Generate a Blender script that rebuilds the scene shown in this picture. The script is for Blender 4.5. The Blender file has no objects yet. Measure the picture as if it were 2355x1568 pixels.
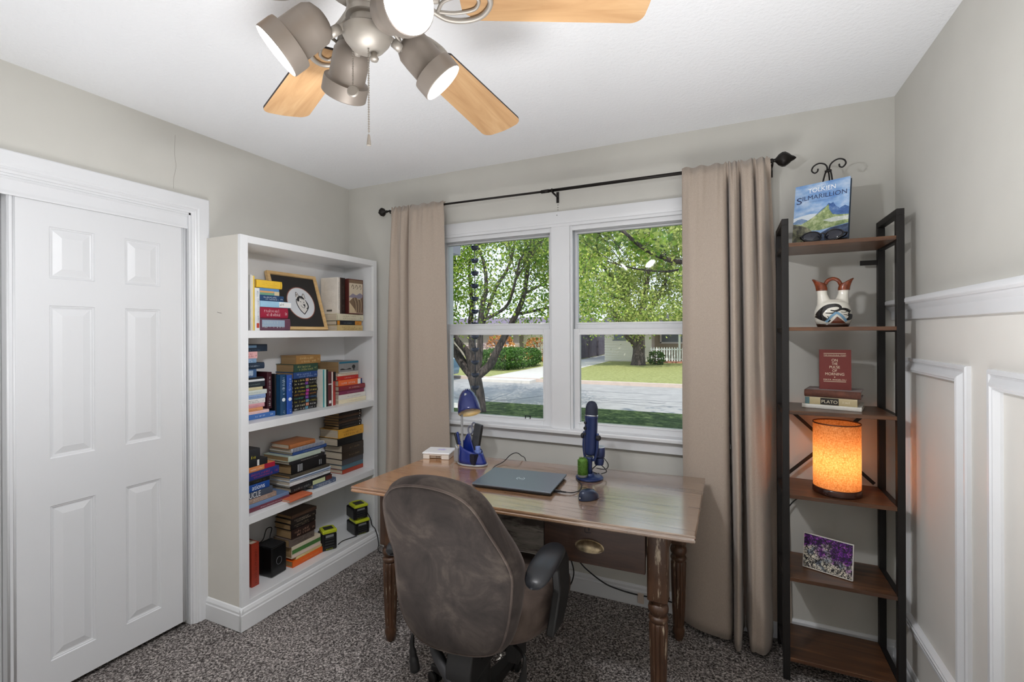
import bpy, bmesh, math, random
from mathutils import Vector, Matrix, Euler, noise
from mathutils.bvhtree import BVHTree
from mathutils.geometry import tessellate_polygon
PI = math.pi
SC = bpy.context.scene
COL = SC.collection
rnd = random.Random(7)

# ------------------------------------------------------------------ materials
def lin(c):
    if isinstance(c, str):
        c = [int(c[i:i+2], 16) for i in (0, 2, 4)]
    return tuple(((v/255)/12.92 if v/255 <= .04045 else ((v/255+.055)/1.055)**2.4) for v in c)
def nodes(name):
    m = bpy.data.materials.new(name); m.use_nodes = True
    nt = m.node_tree
    return m, nt, nt.nodes['Principled BSDF']
def N(nt, typ, **kw):
    n = nt.nodes.new(typ)
    for k, v in kw.items():
        if k in n.inputs.keys() if hasattr(n.inputs, 'keys') else False: n.inputs[k].default_value = v
        else: setattr(n, k, v)
    return n
def ramp(nt, fac, stops):
    r = nt.nodes.new('ShaderNodeValToRGB'); cr = r.color_ramp
    while len(cr.elements) < len(stops): cr.elements.new(.5)
    for e, (p, c) in zip(cr.elements, stops):
        e.position = p; e.color = (*c, 1)
    nt.links.new(fac, r.inputs[0]); return r.outputs[0]
def coords(nt, scale=(1, 1, 1), rot=(0, 0, 0)):
    t = nt.nodes.new('ShaderNodeTexCoord'); mp = nt.nodes.new('ShaderNodeMapping')
    mp.inputs['Scale'].default_value = scale; mp.inputs['Rotation'].default_value = rot
    nt.links.new(t.outputs['Object'], mp.inputs[0]); return mp.outputs[0]
def noise_tex(nt, vec, scale, detail=4, rough=.55, dist=0):
    n = nt.nodes.new('ShaderNodeTexNoise')
    n.inputs['Scale'].default_value = scale; n.inputs['Detail'].default_value = detail
    n.inputs['Roughness'].default_value = rough; n.inputs['Distortion'].default_value = dist
    nt.links.new(vec, n.inputs['Vector']); return n.outputs[0]
def bump(nt, b, h, strength=.2, dist=.002):
    n = nt.nodes.new('ShaderNodeBump'); n.inputs['Strength'].default_value = strength; n.inputs['Distance'].default_value = dist
    nt.links.new(h, n.inputs['Height']); nt.links.new(n.outputs[0], b.inputs['Normal'])
_mc = {}
def mat(col, rough=.5, metal=0., var=0., vscale=12., bmp=0., bscale=200., spec=.5, coat=0., sheen=0., name=None):
    key = (str(col), rough, metal, var, vscale, bmp, bscale, spec, coat, sheen)
    if key in _mc: return _mc[key]
    m, nt, b = nodes(name or 'surface'); c = lin(col)
    b.inputs['Roughness'].default_value = rough; b.inputs['Metallic'].default_value = metal
    b.inputs['Specular IOR Level'].default_value = spec; b.inputs['Coat Weight'].default_value = coat
    b.inputs['Sheen Weight'].default_value = sheen
    b.inputs['Base Color'].default_value = (*c, 1)
    v = None
    if var or bmp: v = coords(nt)
    if var:
        f = noise_tex(nt, v, vscale, 5)
        o = ramp(nt, f, [(.3, tuple(x*(1-var) for x in c)), (.7, tuple(min(1, x*(1+var)) for x in c))])
        nt.links.new(o, b.inputs['Base Color'])
    if bmp: bump(nt, b, noise_tex(nt, v, bscale, 3), bmp, .001)
    _mc[key] = m; return m
def emit(col, s):
    m, nt, b = nodes('glow'); b.inputs['Base Color'].default_value = (*lin(col), 1)
    b.inputs['Emission Color'].default_value = (*lin(col), 1); b.inputs['Emission Strength'].default_value = s
    return m
def wood(c1, c2, c3, axis=0, scale=6., rough=.35, spec=.5, stretch=9., bmp=.08):
    m, nt, b = nodes('wood'); s = [scale*stretch/3]*3; s[axis] = scale/3
    v = coords(nt, tuple(s)); f = noise_tex(nt, v, 1.2, 7, .6, 1.2)
    o = ramp(nt, f, [(.28, lin(c1)), (.5, lin(c2)), (.72, lin(c3))])
    nt.links.new(o, b.inputs['Base Color']); b.inputs['Roughness'].default_value = rough
    b.inputs['Specular IOR Level'].default_value = spec
    if bmp: bump(nt, b, f, bmp, .002)
    return m

# ------------------------------------------------------------------ mesh builder
class MB:
    def __init__(s): s.v = []; s.f = []; s.mi = []; s.sm = []
    def add(s, vs, fs, mi=0, sm=False, M=None):
        o = len(s.v)
        s.v += [tuple(M @ Vector(p)) if M else tuple(p) for p in vs]
        s.f += [tuple(i+o for i in f) for f in fs]; s.mi += [mi]*len(fs); s.sm += [sm]*len(fs); return s
    def box(s, x0, x1, y0, y1, z0, z1, mi=0, M=None):
        if x0 > x1: x0, x1 = x1, x0
        if y0 > y1: y0, y1 = y1, y0
        if z0 > z1: z0, z1 = z1, z0
        vs = [(x0,y0,z0),(x1,y0,z0),(x1,y1,z0),(x0,y1,z0),(x0,y0,z1),(x1,y0,z1),(x1,y1,z1),(x0,y1,z1)]
        return s.add(vs, [(0,3,2,1),(4,5,6,7),(0,1,5,4),(1,2,6,5),(2,3,7,6),(3,0,4,7)], mi, False, M)
    def quad(s, a, b, c, d, mi=0): return s.add([a, b, c, d], [(0,1,2,3)], mi)
    def tube(s, pts, r, seg=8, mi=0, cap=True, sm=True):
        pts = [Vector(p) for p in pts]; n = len(pts)
        rs = r if isinstance(r, (list, tuple)) else [r]*n
        t0 = (pts[1]-pts[0]).normalized()
        up = Vector((0,0,1)) if abs(t0.z) < .9 else Vector((1,0,0))
        a = t0.cross(up).normalized(); vs = []
        for i, p in enumerate(pts):
            t = (pts[min(i+1,n-1)]-pts[max(i-1,0)])
            t = t.normalized() if t.length > 1e-9 else t0
            a = (a - t*a.dot(t)); a = a.normalized() if a.length > 1e-6 else t.orthogonal().normalized()
            b = t.cross(a)
            for k in range(seg):
                th = 2*PI*k/seg; vs.append(p + a*(math.cos(th)*rs[i]) + b*(math.sin(th)*rs[i]))
        fs = [(i*seg+k, i*seg+(k+1)%seg, (i+1)*seg+(k+1)%seg, (i+1)*seg+k) for i in range(n-1) for k in range(seg)]
        s.add(vs, fs, mi, sm)
        if cap:
            o = len(s.v)-len(vs)
            s.f.append(tuple(o+k for k in range(seg))[::-1]); s.mi.append(mi); s.sm.append(False)
            s.f.append(tuple(o+(n-1)*seg+k for k in range(seg))); s.mi.append(mi); s.sm.append(False)
        return s
    def lathe(s, prof, seg=24, mi=0, M=None, flute=None, cap=True, sx=1, sy=1):
        vs = []
        for j, (r, z) in enumerate(prof):
            for k in range(seg):
                th = 2*PI*k/seg; rr = r*(flute(th, z) if flute else 1)
                vs.append((rr*math.cos(th)*sx, rr*math.sin(th)*sy, z))
        n = len(prof)
        fs = [(i*seg+k, i*seg+(k+1)%seg, (i+1)*seg+(k+1)%seg, (i+1)*seg+k) for i in range(n-1) for k in range(seg)]
        s.add(vs, fs, mi, True, M); o = len(s.v)-len(vs)
        if cap:
            if prof[0][0] > 1e-5: s.f.append(tuple(o+k for k in range(seg))[::-1]); s.mi.append(mi); s.sm.append(False)
            if prof[-1][0] > 1e-5: s.f.append(tuple(o+(n-1)*seg+k for k in range(seg))); s.mi.append(mi); s.sm.append(False)
        return s
    def prism(s, poly, h0, h1, M=None, mi=0, sm=False):      # polygon in local xy, extruded along local z
        n = len(poly)
        vs = [(x, y, h0) for x, y in poly]+[(x, y, h1) for x, y in poly]
        s.add(vs, [tuple(range(n))[::-1], tuple(range(n, 2*n))], mi, False, M)
        o = len(s.v)-2*n
        for i in range(n):
            j = (i+1) % n; s.f.append((o+i, o+j, o+n+j, o+n+i)); s.mi.append(mi); s.sm.append(sm)
        return s
    def grid(s, fn, nu, nv, mi=0, wrap=False):
        vs = [fn(i/(nu if wrap else nu-1), j/(nv-1)) for j in range(nv) for i in range(nu)]
        fs = []
        for j in range(nv-1):
            for i in range(nu if wrap else nu-1):
                i2 = (i+1) % nu
                fs.append((j*nu+i, j*nu+i2, (j+1)*nu+i2, (j+1)*nu+i))
        return s.add(vs, fs, mi, True)
    def build(s, name, mats, parent=None, bevel=0, seg=2, smooth=None, subdiv=0, solid=0, loc=None):
        me = bpy.data.meshes.new(name)
        vs = s.v
        Mp = world(parent).inverted() if parent else (Matrix.Translation(-Vector(loc)) if loc else None)
        if Mp: vs = [tuple(Mp @ Vector(p)) for p in vs]
        me.from_pydata(vs, [], s.f)
        for m in (mats if isinstance(mats, (list, tuple)) else [mats]): me.materials.append(m)
        me.polygons.foreach_set('material_index', s.mi)
        sm = [True]*len(s.f) if smooth else s.sm
        me.polygons.foreach_set('use_smooth', sm); me.update()
        if smooth and smooth is not True: me.set_sharp_from_angle(angle=math.radians(smooth))
        o = bpy.data.objects.new(name, me); COL.objects.link(o)
        if parent: o.parent = parent
        elif loc: o.location = loc
        if solid:
            d = o.modifiers.new('solid', 'SOLIDIFY'); d.thickness = solid; d.offset = 0
        if bevel:
            b = o.modifiers.new('bevel', 'BEVEL'); b.width = bevel; b.segments = seg; b.limit_method = 'ANGLE'; b.angle_limit = math.radians(40)
            if not smooth:
                for p in me.polygons: p.use_smooth = True
                b.harden_normals = True
        if subdiv:
            d = o.modifiers.new('sub', 'SUBSURF'); d.levels = subdiv; d.render_levels = subdiv
        return o
def world(o):
    M = Matrix.Identity(4)
    while o is not None:
        M = o.matrix_basis @ M; o = o.parent
    return M
def tag(o, label, cat, group=None, kind=None):
    o['label'] = label; o['category'] = cat
    if group: o['group'] = group
    if kind: o['kind'] = kind
    return o
def thing(name, label, cat, loc=(0,0,0), rotz=0, group=None, kind=None):
    o = bpy.data.objects.new(name, None); COL.objects.link(o); o.empty_display_size = .05
    o.location = loc; o.rotation_euler = (0, 0, rotz)
    return tag(o, label, cat, group, kind)
def catmull(pts, n=8, closed=False):
    P = [Vector(p) for p in pts]; out = []; m = len(P)
    for i in range(m if closed else m-1):
        p0 = P[(i-1) % m] if closed or i > 0 else P[0]*2-P[1]
        p1, p2 = P[i], P[(i+1) % m]
        p3 = P[(i+2) % m] if closed or i+2 < m else P[-1]*2-P[-2]
        for k in range(n):
            t = k/n
            out.append(.5*((2*p1)+(p2-p0)*t+(2*p0-5*p1+4*p2-p3)*t*t+(3*p1-p0-3*p2+p3)*t**3))
    if not closed: out.append(P[-1])
    return out
def frame3(origin, x, y):               # matrix from local xy-plane to world
    x = Vector(x).normalized(); y = Vector(y); y = (y-x*y.dot(x)).normalized(); z = x.cross(y)
    M = Matrix((x, y, z)).transposed().to_4x4(); M.translation = Vector(origin); return M
def rects(mb, M, x0, x1, y0, y1, prof, mi=0, fill=None, open_bottom=False):
    """nested rectangles: profile of (inset, height); M maps local xy to the surface, +z off it"""
    rings = []
    for o, h in prof:
        b = y0 if open_bottom else y0+o
        rings.append([(x0+o, b, h), (x1-o, b, h), (x1-o, y1-o, h), (x0+o, y1-o, h)])
    vs = [p for r in rings for p in r]; fs = []
    for i in range(len(rings)-1):
        for k in range(4):
            if open_bottom and k == 0: continue
            fs.append((i*4+k, i*4+(k+1)%4, (i+1)*4+(k+1)%4, (i+1)*4+k))
    if fill: fs.append(tuple(len(vs)-4+k for k in range(4)))
    mb.add(vs, fs, mi, False, M); return mb
def text_mesh(body, w, h, M, mt, parent, name='lettering', ext=.0003, space=1.0, keep=False):
    cu = bpy.data.curves.new('t', 'FONT'); cu.body = body; cu.align_x = 'CENTER'; cu.space_character = space
    ob = bpy.data.objects.new('t', cu); COL.objects.link(ob)
    dg = bpy.context.evaluated_depsgraph_get(); dg.update()
    me = bpy.data.meshes.new_from_object(ob.evaluated_get(dg))
    bpy.data.objects.remove(ob); bpy.data.curves.remove(cu)
    xs = [v.co.x for v in me.vertices]; ys = [v.co.y for v in me.vertices]
    cx, cy = (min(xs)+max(xs))/2, (min(ys)+max(ys))/2
    sx, sy = w/(max(xs)-min(xs)), h/(max(ys)-min(ys))
    Mp = world(parent).inverted() if parent else Matrix.Identity(4)
    for v in me.vertices: v.co = Mp @ M @ Vector(((v.co.x-cx)*sx, (v.co.y-cy)*sy, ext))
    me.materials.clear(); me.materials.append(mt); me.name = name
    o = bpy.data.objects.new(name, me); COL.objects.link(o); o.parent = parent
    return o
def glyphs(mb, M, x0, x1, y0, y1, R, mi=0, fill=.85, z=.0005):
    """rows of small unreadable strokes, as small print looks from afar"""
    h = y1-y0; cw = h*.55; x = x0
    while x < x1-cw*.5:
        if R.random() < fill:
            t = cw*.17
            for q in range(R.choice((1, 2, 2))):
                a = R.uniform(.05, .62)*cw; b0 = R.choice((0, 0, .12))*h; b1 = h*R.choice((.62, .7, .7, 1))
                mb.add([(x+a,y0+b0,z),(x+a+t,y0+b0,z),(x+a+t,y0+b1,z),(x+a,y0+b1,z)], [(0,1,2,3)], mi, False, M)
            if R.random() < .6:
                a, b0 = R.uniform(.05, .4)*cw, R.choice((0, .3, .52))*h
                mb.add([(x+a,y0+b0,z),(x+a+cw*.4,y0+b0,z),(x+a+cw*.4,y0+b0+h*.16,z),(x+a,y0+b0+h*.16,z)], [(0,1,2,3)], mi, False, M)
        x += cw
    return mb
def patch(mb, M, x0, x1, y0, y1, mi=0, z=.0004):
    return mb.add([(x0,y0,z),(x1,y0,z),(x1,y1,z),(x0,y1,z)], [(0,1,2,3)], mi, False, M)
def polyflat(mb, M, poly, mi=0, z=.0004):
    tri = tessellate_polygon([[Vector((x, y, 0)) for x, y in poly]])
    vs = [(x, y, z) for x, y in poly]
    fs = []
    for t in tri:
        a, b, c = [Vector(vs[i]) for i in t]
        fs.append(tuple(t) if (b-a).cross(c-a).z > 0 else tuple(t)[::-1])
    return mb.add(vs, fs, mi, False, M)
def stroke(mb, M, pts, w, mi=0, z=.0006, n=6):
    P = catmull([(x, y, 0) for x, y in pts], n) if len(pts) > 2 else [Vector((x, y, 0)) for x, y in pts]
    ws = w if callable(w) else (lambda t: w)
    vs = []
    for i, p in enumerate(P):
        t = P[min(i+1, len(P)-1)]-P[max(i-1, 0)]; t = t.normalized() if t.length else Vector((1,0,0))
        nrm = Vector((-t.y, t.x, 0))*ws(i/(len(P)-1))/2
        vs += [(p.x+nrm.x, p.y+nrm.y, z), (p.x-nrm.x, p.y-nrm.y, z)]
    return mb.add(vs, [(2*i, 2*i+1, 2*i+3, 2*i+2) for i in range(len(P)-1)], mi, False, M)
def circ(cx, cy, rx, ry=None, n=32, a0=0, a1=2*PI):
    ry = ry or rx
    return [(cx+rx*math.cos(a0+(a1-a0)*i/n), cy+ry*math.sin(a0+(a1-a0)*i/n)) for i in range(n)]
# ------------------------------------------------------------------ camera
XL, XR, YB, YF, H = -2.413, .655, 2.525, -.85, 2.44
YAW, ROLL, FPX = .4299, -.00441, 1082.93
CAM = Vector((0, 0, 1.4321))
_f = Vector((-math.sin(YAW), math.cos(YAW), 0)); _r0 = Vector((math.cos(YAW), math.sin(YAW), 0)); _u0 = Vector((0, 0, 1))
_r = _r0*math.cos(ROLL)+_u0*math.sin(ROLL); _u = _u0*math.cos(ROLL)-_r0*math.sin(ROLL)
cd = bpy.data.cameras.new('camera'); cam = bpy.data.objects.new('camera', cd); COL.objects.link(cam)
M = Matrix((_r, _u, -_f)).transposed().to_4x4(); M.translation = CAM; cam.matrix_world = M
cd.sensor_width = 36; cd.lens = 36*FPX/2355; cd.shift_y = -(784-764.9)/2355; cd.clip_start = .05; cd.clip_end = 400
SC.camera = cam
SC.view_settings.view_transform = 'Standard'; SC.view_settings.look = 'None'
SC.view_settings.exposure = 0; SC.view_settings.gamma = 1; SC.view_settings.use_curve_mapping = False

# ------------------------------------------------------------------ room shell
def wallmat(c, b=.25):
    m, nt, bs = nodes('painted wall'); v = coords(nt); cc = lin(c)
    f = noise_tex(nt, v, 3, 3); o = ramp(nt, f, [(.3, tuple(x*.97 for x in cc)), (.7, tuple(x*1.03 for x in cc))])
    nt.links.new(o, bs.inputs['Base Color']); bs.inputs['Roughness'].default_value = .6; bs.inputs['Specular IOR Level'].default_value = .3
    bump(nt, bs, noise_tex(nt, v, 260, 3), b, .0008); return m
M_wall = wallmat((201, 199, 192)); M_low = wallmat((222, 219, 213), .1)
M_white = mat((221, 222, 224), .32, var=.015, vscale=6, bmp=.03, bscale=60, name='white trim paint')
M_door = None
def mk_door():
    m, nt, b = nodes('white door paint'); v = coords(nt, (60, 60, 4)); f = noise_tex(nt, v, 3, 5, .6, .6)
    b.inputs['Base Color'].default_value = (*lin((217, 218, 220)), 1); b.inputs['Roughness'].default_value = .38
    bump(nt, b, f, .16, .001); return m
M_door = mk_door()
def mk_ceil():
    m, nt, b = nodes('ceiling paint'); v = coords(nt); b.inputs['Base Color'].default_value = (*lin((236, 237, 239)), 1)
    b.inputs['Roughness'].default_value = .75
    bump(nt, b, noise_tex(nt, v, 70, 4, .6), .55, .005); return m
M_ceil = mk_ceil()
def mk_carpet():
    m, nt, b = nodes('carpet'); v = coords(nt)
    f1 = noise_tex(nt, v, 120, 3, .75); f2 = noise_tex(nt, v, 2.2, 3)
    c1 = ramp(nt, f1, [(.36, lin((50, 46, 46))), (.46, lin((112, 106, 103))), (.55, lin((172, 164, 160))), (.66, lin((236, 228, 223)))])
    c2 = ramp(nt, f2, [(.3, (.8, .8, .8)), (.7, (1.12, 1.12, 1.12))])
    mx = nt.nodes.new('ShaderNodeMix'); mx.data_type = 'RGBA'; mx.blend_type = 'MULTIPLY'; mx.inputs[0].default_value = 1
    nt.links.new(c1, mx.inputs[6]); nt.links.new(c2, mx.inputs[7]); nt.links.new(mx.outputs[2], b.inputs['Base Color'])
    b.inputs['Roughness'].default_value = .95; b.inputs['Specular IOR Level'].default_value = .1
    bump(nt, b, f1, 1, .012); return m
M_carpet = mk_carpet()

def struct(name, mb, m, label, cat, **kw): return tag(mb.build(name, m, **kw), label, cat, kind='structure')
FX0 = -3.1
# carpet: a fine relief so that edges look like pile
g = MB(); nr = random.Random(3)
def fl(u, v):
    x = FX0+(XR+.1-FX0)*u; y = YF-.1+(YB+.1-YF+.1)*v
    return (x, y, .006*noise.noise(Vector((x*9, y*9, 0)))-.003)
g.grid(fl, 90, 90); g.box(FX0, XR+.1, YF-.1, YB+.1, -.15, -.02)
struct('floor', g, M_carpet, 'speckled grey brown carpet covering the floor', 'floor')
struct('ceiling', MB().box(FX0, XR+.15, YF-.15, YB+.15, H, H+.15), M_ceil, 'white textured ceiling', 'ceiling')
# back wall with the window opening
WX0, WX1, WZ0, WZ1 = -1.672, -.04, .87, 2.04
w = MB().box(XL-.15, WX0, YB, YB+.15, -.02, H).box(WX1, XR+.15, YB, YB+.15, -.02, H).box(WX0, WX1, YB, YB+.15, -.02, WZ0).box(WX0, WX1, YB, YB+.15, WZ1, H)
struct('wall_back', w, M_wall, 'greige wall around the window behind the desk', 'wall')
CY0, CY1, CZ = -.42, 1.455, 2.03
w = MB().box(XL-.12, XL, CY1, YB, -.02, H).box(XL-.12, XL, CY0, CY1, CZ, H).box(XL-.12, XL, YF, CY0, -.02, H)
# faint crack and nail marks above the closet
struct('wall_left', w, M_wall, 'greige wall above and beside the closet doors', 'wall')
wf = MB().box(FX0, FX0+.1, YF, 1.7, -.02, H).box(FX0, XL-.12, 1.6, 1.7, -.02, H)
struct('wall_closet', wf, M_wall, 'closet interior wall behind the sliding doors', 'wall')
w = MB().box(XR, XR+.12, YF, YB, -.02, H)
struct('wall_right', w, M_wall, 'right wall with white chair rail and picture frame mouldings', 'wall')
struct('wall_rear', MB().box(FX0, XR+.15, YF-.12, YF, -.02, H), M_wall, 'plain wall behind the viewer', 'wall')
crk = MB(); Mc = frame3((XL, 0, 0), (0, 1, 0), (0, 0, 1))
stroke(crk, Mc, [(1.385, 2.39), (1.382, 2.3), (1.388, 2.24), (1.378, 2.18), (1.376, 2.13)], .0016, 0, .0006)
struct('trim_crack', crk, mat((150, 146, 138), .8), 'hairline crack in the paint above the closet corner', 'crack')

# baseboards
def board(mb, M, L, h=.105, t=.014):
    mb.prism([(0, 0), (t, 0), (t, h*.72), (t*.75, h*.78), (t*.75, h*.9), (t*.35, h), (0, h)], 0, L, M)
b = MB(); board(b, frame3((XL+.27, YB, 0), (0, -1, 0), (0, 0, 1)).copy(), 0)
def base_along(p, d, L, off): # p start, d direction, off normal into room
    mb = MB(); M = frame3(p, off, (0, 0, 1)); z = M.col[2].to_3d()
    if z.dot(Vector(d)) < 0: p = Vector(p)+Vector(d)*L; M = frame3(p, off, (0, 0, 1))
    board(mb, M, L); return mb
struct('baseboard_back', base_along((XL+.3, YB, 0), (1, 0, 0), XR-XL-.3, (0, -1, 0)), M_white, 'white baseboard under the window', 'baseboard')
struct('baseboard_right', base_along((XR, YF, 0), (0, 1, 0), YB-YF, (-1, 0, 0)), M_white, 'white baseboard along the panelled right wall', 'baseboard')
# chair rail on the right wall
pr = [(0, 1.478), (.016, 1.478), (.018, 1.481), (.018, 1.512), (.02, 1.516), (.03, 1.524), (.036, 1.535), (.046, 1.537), (.05, 1.541), (.05, 1.553), (.046, 1.558), (0, 1.558)]
Mr = Matrix(((-1, 0, 0, XR), (0, 0, 1, YF), (0, 1, 0, 0), (0, 0, 0, 1)))
struct('trim_1', MB().prism(pr, 0, YB-YF, Mr), M_white, 'white chair rail running along the right wall', 'trim', bevel=.0015)
# picture-frame mouldings
pm = [(0, 0), (0, .012), (.004, .016), (.012, .016), (.014, .012), (.02, .012), (.034, .024), (.042, .026), (.046, .022), (.05, .022), (.055, .008), (.055, 0)]
Mw = frame3((XR, 0, 0), (0, -1, 0), (0, 0, 1))
for i, (a, c, lb) in enumerate(((1.832, 2.402, 'white picture frame moulding nearest the corner shelf'), (.86, 1.707, 'white picture frame moulding cut by the right picture edge'), (-.1, .73, 'third white picture frame moulding further along the right wall'))):
    m_ = MB(); rects(m_, Mw, -c, -a, .262, 1.327, pm)
    struct('trim_%d' % (i+2), m_, M_white, lb, 'trim')
# wainscot paint below the rail (thin coat of off-white)
struct('trim_5', MB().box(XR-.0015, XR, YF, YB, 0, 1.48), M_low, 'off white painted lower half of the right wall', 'wall paint')
# closet casing, valance
pc = [(0, 0), (0, .018), (.004, .02), (.05, .02), (.056, .016), (.06, .016), (.064, .018), (.068, .016), (.072, .01), (.081, .008), (.081, 0)]
Mk = frame3((XL, 0, 0), (0, 1, 0), (0, 0, 1))
m_ = MB(); rects(m_, Mk, CY0-.081, 1.536, 0, 2.11, pc, open_bottom=True)
m_.box(XL-.12, XL, 1.447, 1.457, 0, 2.03).box(XL-.12, XL, CY0, CY1, 2.02, 2.032)
struct('trim_6', m_, M_white, 'white casing around the closet opening', 'trim')
va = [(-.03, 1.955), (-.01, 1.952), (-.008, 1.958), (-.012, 1.968), (-.014, 1.975), (-.014, 2.01), (-.008, 2.016), (-.008, 2.026), (-.03, 2.026)]
Mv = Matrix(((1, 0, 0, XL), (0, 0, 1, CY0), (0, 1, 0, 0), (0, 0, 0, 1)))
struct('trim_7', MB().prism(va, 0, CY1-CY0-.008, Mv), M_white, 'glossy white valance hiding the closet door track', 'trim', bevel=.0012)

# six panel sliding doors
def panel_door(name, y0, y1, xf, label):
    mb = MB(); Md = frame3((xf, 0, 0), (0, 1, 0), (0, 0, 1))
    z0, z1 = .022, 1.962; W = y1-y0
    ys = [y0, y0+W*.193, y0+W*.424, y0+W*.596, y0+W*.82, y1]
    zs = [z0, .143, .754, .942, 1.548, 1.655, 1.86, z1]
    for i in range(5):
        for j in range(7):
            if i in (1, 3) and j in (1, 3, 5):
                rects(mb, Md, ys[i], ys[i+1], zs[j], zs[j+1], [(0, 0), (.003, -.004), (.007, -.0045), (.009, -.0075), (.014, -.0085), (.04, -.0015), (.041, -.0015)], fill=True)
            else:
                mb.add([(ys[i], zs[j], 0), (ys[i+1], zs[j], 0), (ys[i+1], zs[j+1], 0), (ys[i], zs[j+1], 0)], [(0, 1, 2, 3)], 0, False, Md)
    mb.add([(xf, y0, z0), (xf-.035, y0, z0), (xf-.035, y0, z1), (xf, y0, z1)], [(0, 3, 2, 1)])
    mb.add([(xf, y1, z0), (xf-.035, y1, z0), (xf-.035, y1, z1), (xf, y1, z1)], [(0, 1, 2, 3)])
    mb.add([(xf-.035, y0, z0), (xf-.035, y1, z0), (xf-.035, y1, z1), (xf-.035, y0, z1)], [(0, 3, 2, 1)])
    mb.add([(xf, y0, z1), (xf, y1, z1), (xf-.035, y1, z1), (xf-.035, y0, z1)], [(0, 1, 2, 3)])
    d = tag(mb.build(name, M_door), label, 'door', kind='structure')
    e = MB()
    for yy in (y0+.004, y0+.021, y1-.016, y1-.006):
        e.tube([(xf, yy, z0), (xf, yy, z1)], .0042, 8)
    e.build('edge_moulding', M_white, d)
    return d
panel_door('door_1', .805, 1.443, XL-.02, 'white six panel sliding closet door facing the room')
panel_door('door_2', -.1, .86, XL-.068, 'second sliding closet door behind, only a sliver visible at the left edge')

# ------------------------------------------------------------------ window
win = thing('window_1', 'white double hung twin window behind the desk', 'window', (-.855, YB, .87), kind='structure')
cas = [(0, 0), (0, .016), (.004, .018), (.05, .018), (.056, .014), (.066, .014), (.07, .018), (.085, .018), (.085, 0)]
Mb = frame3((0, YB, 0), (1, 0, 0), (0, 0, 1))
c_ = MB(); rects(c_, Mb, WX0-.073, WX1+.073, .895, 2.11, cas, open_bottom=True)
c_.build('casing', M_white, win, bevel=.001)
MX0, MX1 = -.905, -.797
mu = MB().box(MX0, MX1, YB-.016, YB+.13, .89, 2.03).box(MX0-.012, MX1+.012, YB-.004, YB+.012, .89, 2.03)
mu.build('mullion', M_white, win, bevel=.002)
jb = MB().box(WX0, WX0+.02, YB, YB+.15, WZ0, WZ1).box(WX1-.02, WX1, YB, YB+.15, WZ0, WZ1).box(WX0, WX1, YB, YB+.15, WZ1-.02, WZ1).box(WX0, WX1, YB+.02, YB+.17, WZ0-.02, WZ0+.012)
jb.box(WX0+.02, WX1-.02, YB-.002, YB+.012, 2.0, 2.025)
jb.build('jamb', M_white, win, bevel=.0015)
MB().box(WX0-.1, WX1+.1, YB-.055, YB+.03, .872, .895).build('stool', M_white, win, bevel=.006, seg=3)
MB().box(WX0-.06, WX1+.06, YB-.025, YB, .812, .872).build('apron', M_white, win, bevel=.003)
def mk_glass():
    m = bpy.data.materials.new('window glass'); m.use_nodes = True; nt = m.node_tree
    for n in list(nt.nodes):
        if n.type != 'OUTPUT_MATERIAL': nt.nodes.remove(n)
    out = [n for n in nt.nodes if n.type == 'OUTPUT_MATERIAL'][0]
    tr = nt.nodes.new('ShaderNodeBsdfTransparent'); tr.inputs[0].default_value = (.97, .985, .98, 1)
    gl = nt.nodes.new('ShaderNodeBsdfGlossy'); gl.inputs['Roughness'].default_value = .02
    fr = nt.nodes.new('ShaderNodeFresnel'); fr.inputs[0].default_value = 1.35
    mx = nt.nodes.new('ShaderNodeMixShader')
    nt.links.new(fr.outputs[0], mx.inputs[0]); nt.links.new(tr.outputs[0], mx.inputs[1]); nt.links.new(gl.outputs[0], mx.inputs[2])
    nt.links.new(mx.outputs[0], out.inputs[0]); return m
M_glass = mk_glass()
def sash(name, x0, x1, z0, z1, gx0, gx1, gz0, gz1, y0, y1):
    mb = MB()
    for ya, sgn in ((y0, -1), (y1, 1)):
        pass
    Ms = frame3((0, y0, 0), (1, 0, 0), (0, 0, 1))
    mb.box(x0, gx0, y0, y1, z0, z1).box(gx1, x1, y0, y1, z0, z1).box(gx0, gx1, y0, y1, z0, gz0).box(gx0, gx1, y0, y1, gz1, z1)
    # glazing bead
    bd = .008
    mb.box(gx0-bd, gx0+.002, y0-.003, y0, gz0-bd, gz1+bd).box(gx1-.002, gx1+bd, y0-.003, y0, gz0-bd, gz1+bd).box(gx0, gx1, y0-.003, y0, gz0-bd, gz0+.002).box(gx0, gx1, y0-.003, y0, gz1-.002, gz1+bd)
    s = mb.build(name, M_white, win, bevel=.0015)
    ym = (y0+y1)/2
    MB().box(gx0-.004, gx1+.004, ym-.002, ym+.002, gz0-.004, gz1+.004).build('glass_pane', M_glass, s)
    return s
YS1, YS2 = YB+.02, YB+.058
for (x0, x1, gx0, gx1, ux0, ux1) in ((-1.65, -.916, -1.595, -.968, -1.64, -.944), (-.786, -.062, -.753, -.115, -.775, -.07)):
    sash('upper_sash', x0-.004, x1+.004, 1.452, 2.02, ux0, ux1, 1.486, 1.992, YS2, YS2+.034)
    s = sash('lower_sash', x0, x1, .884, 1.452, gx0, gx1, .931, 1.421, YS1, YS1+.034)
    lx = -1.066 if gx0 < -1 else -.683
    lf = MB().box(lx-.017, lx-.013, YS1-.006, YS1+.002, .928, .945).box(lx+.013, lx+.017, YS1-.006, YS1+.002, .928, .945).box(lx-.017, lx+.017, YS1-.006, YS1+.001, .943, .947)
    lf.build('sash_lift', mat((28, 30, 28), .4), s)
nl = MB()
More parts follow.
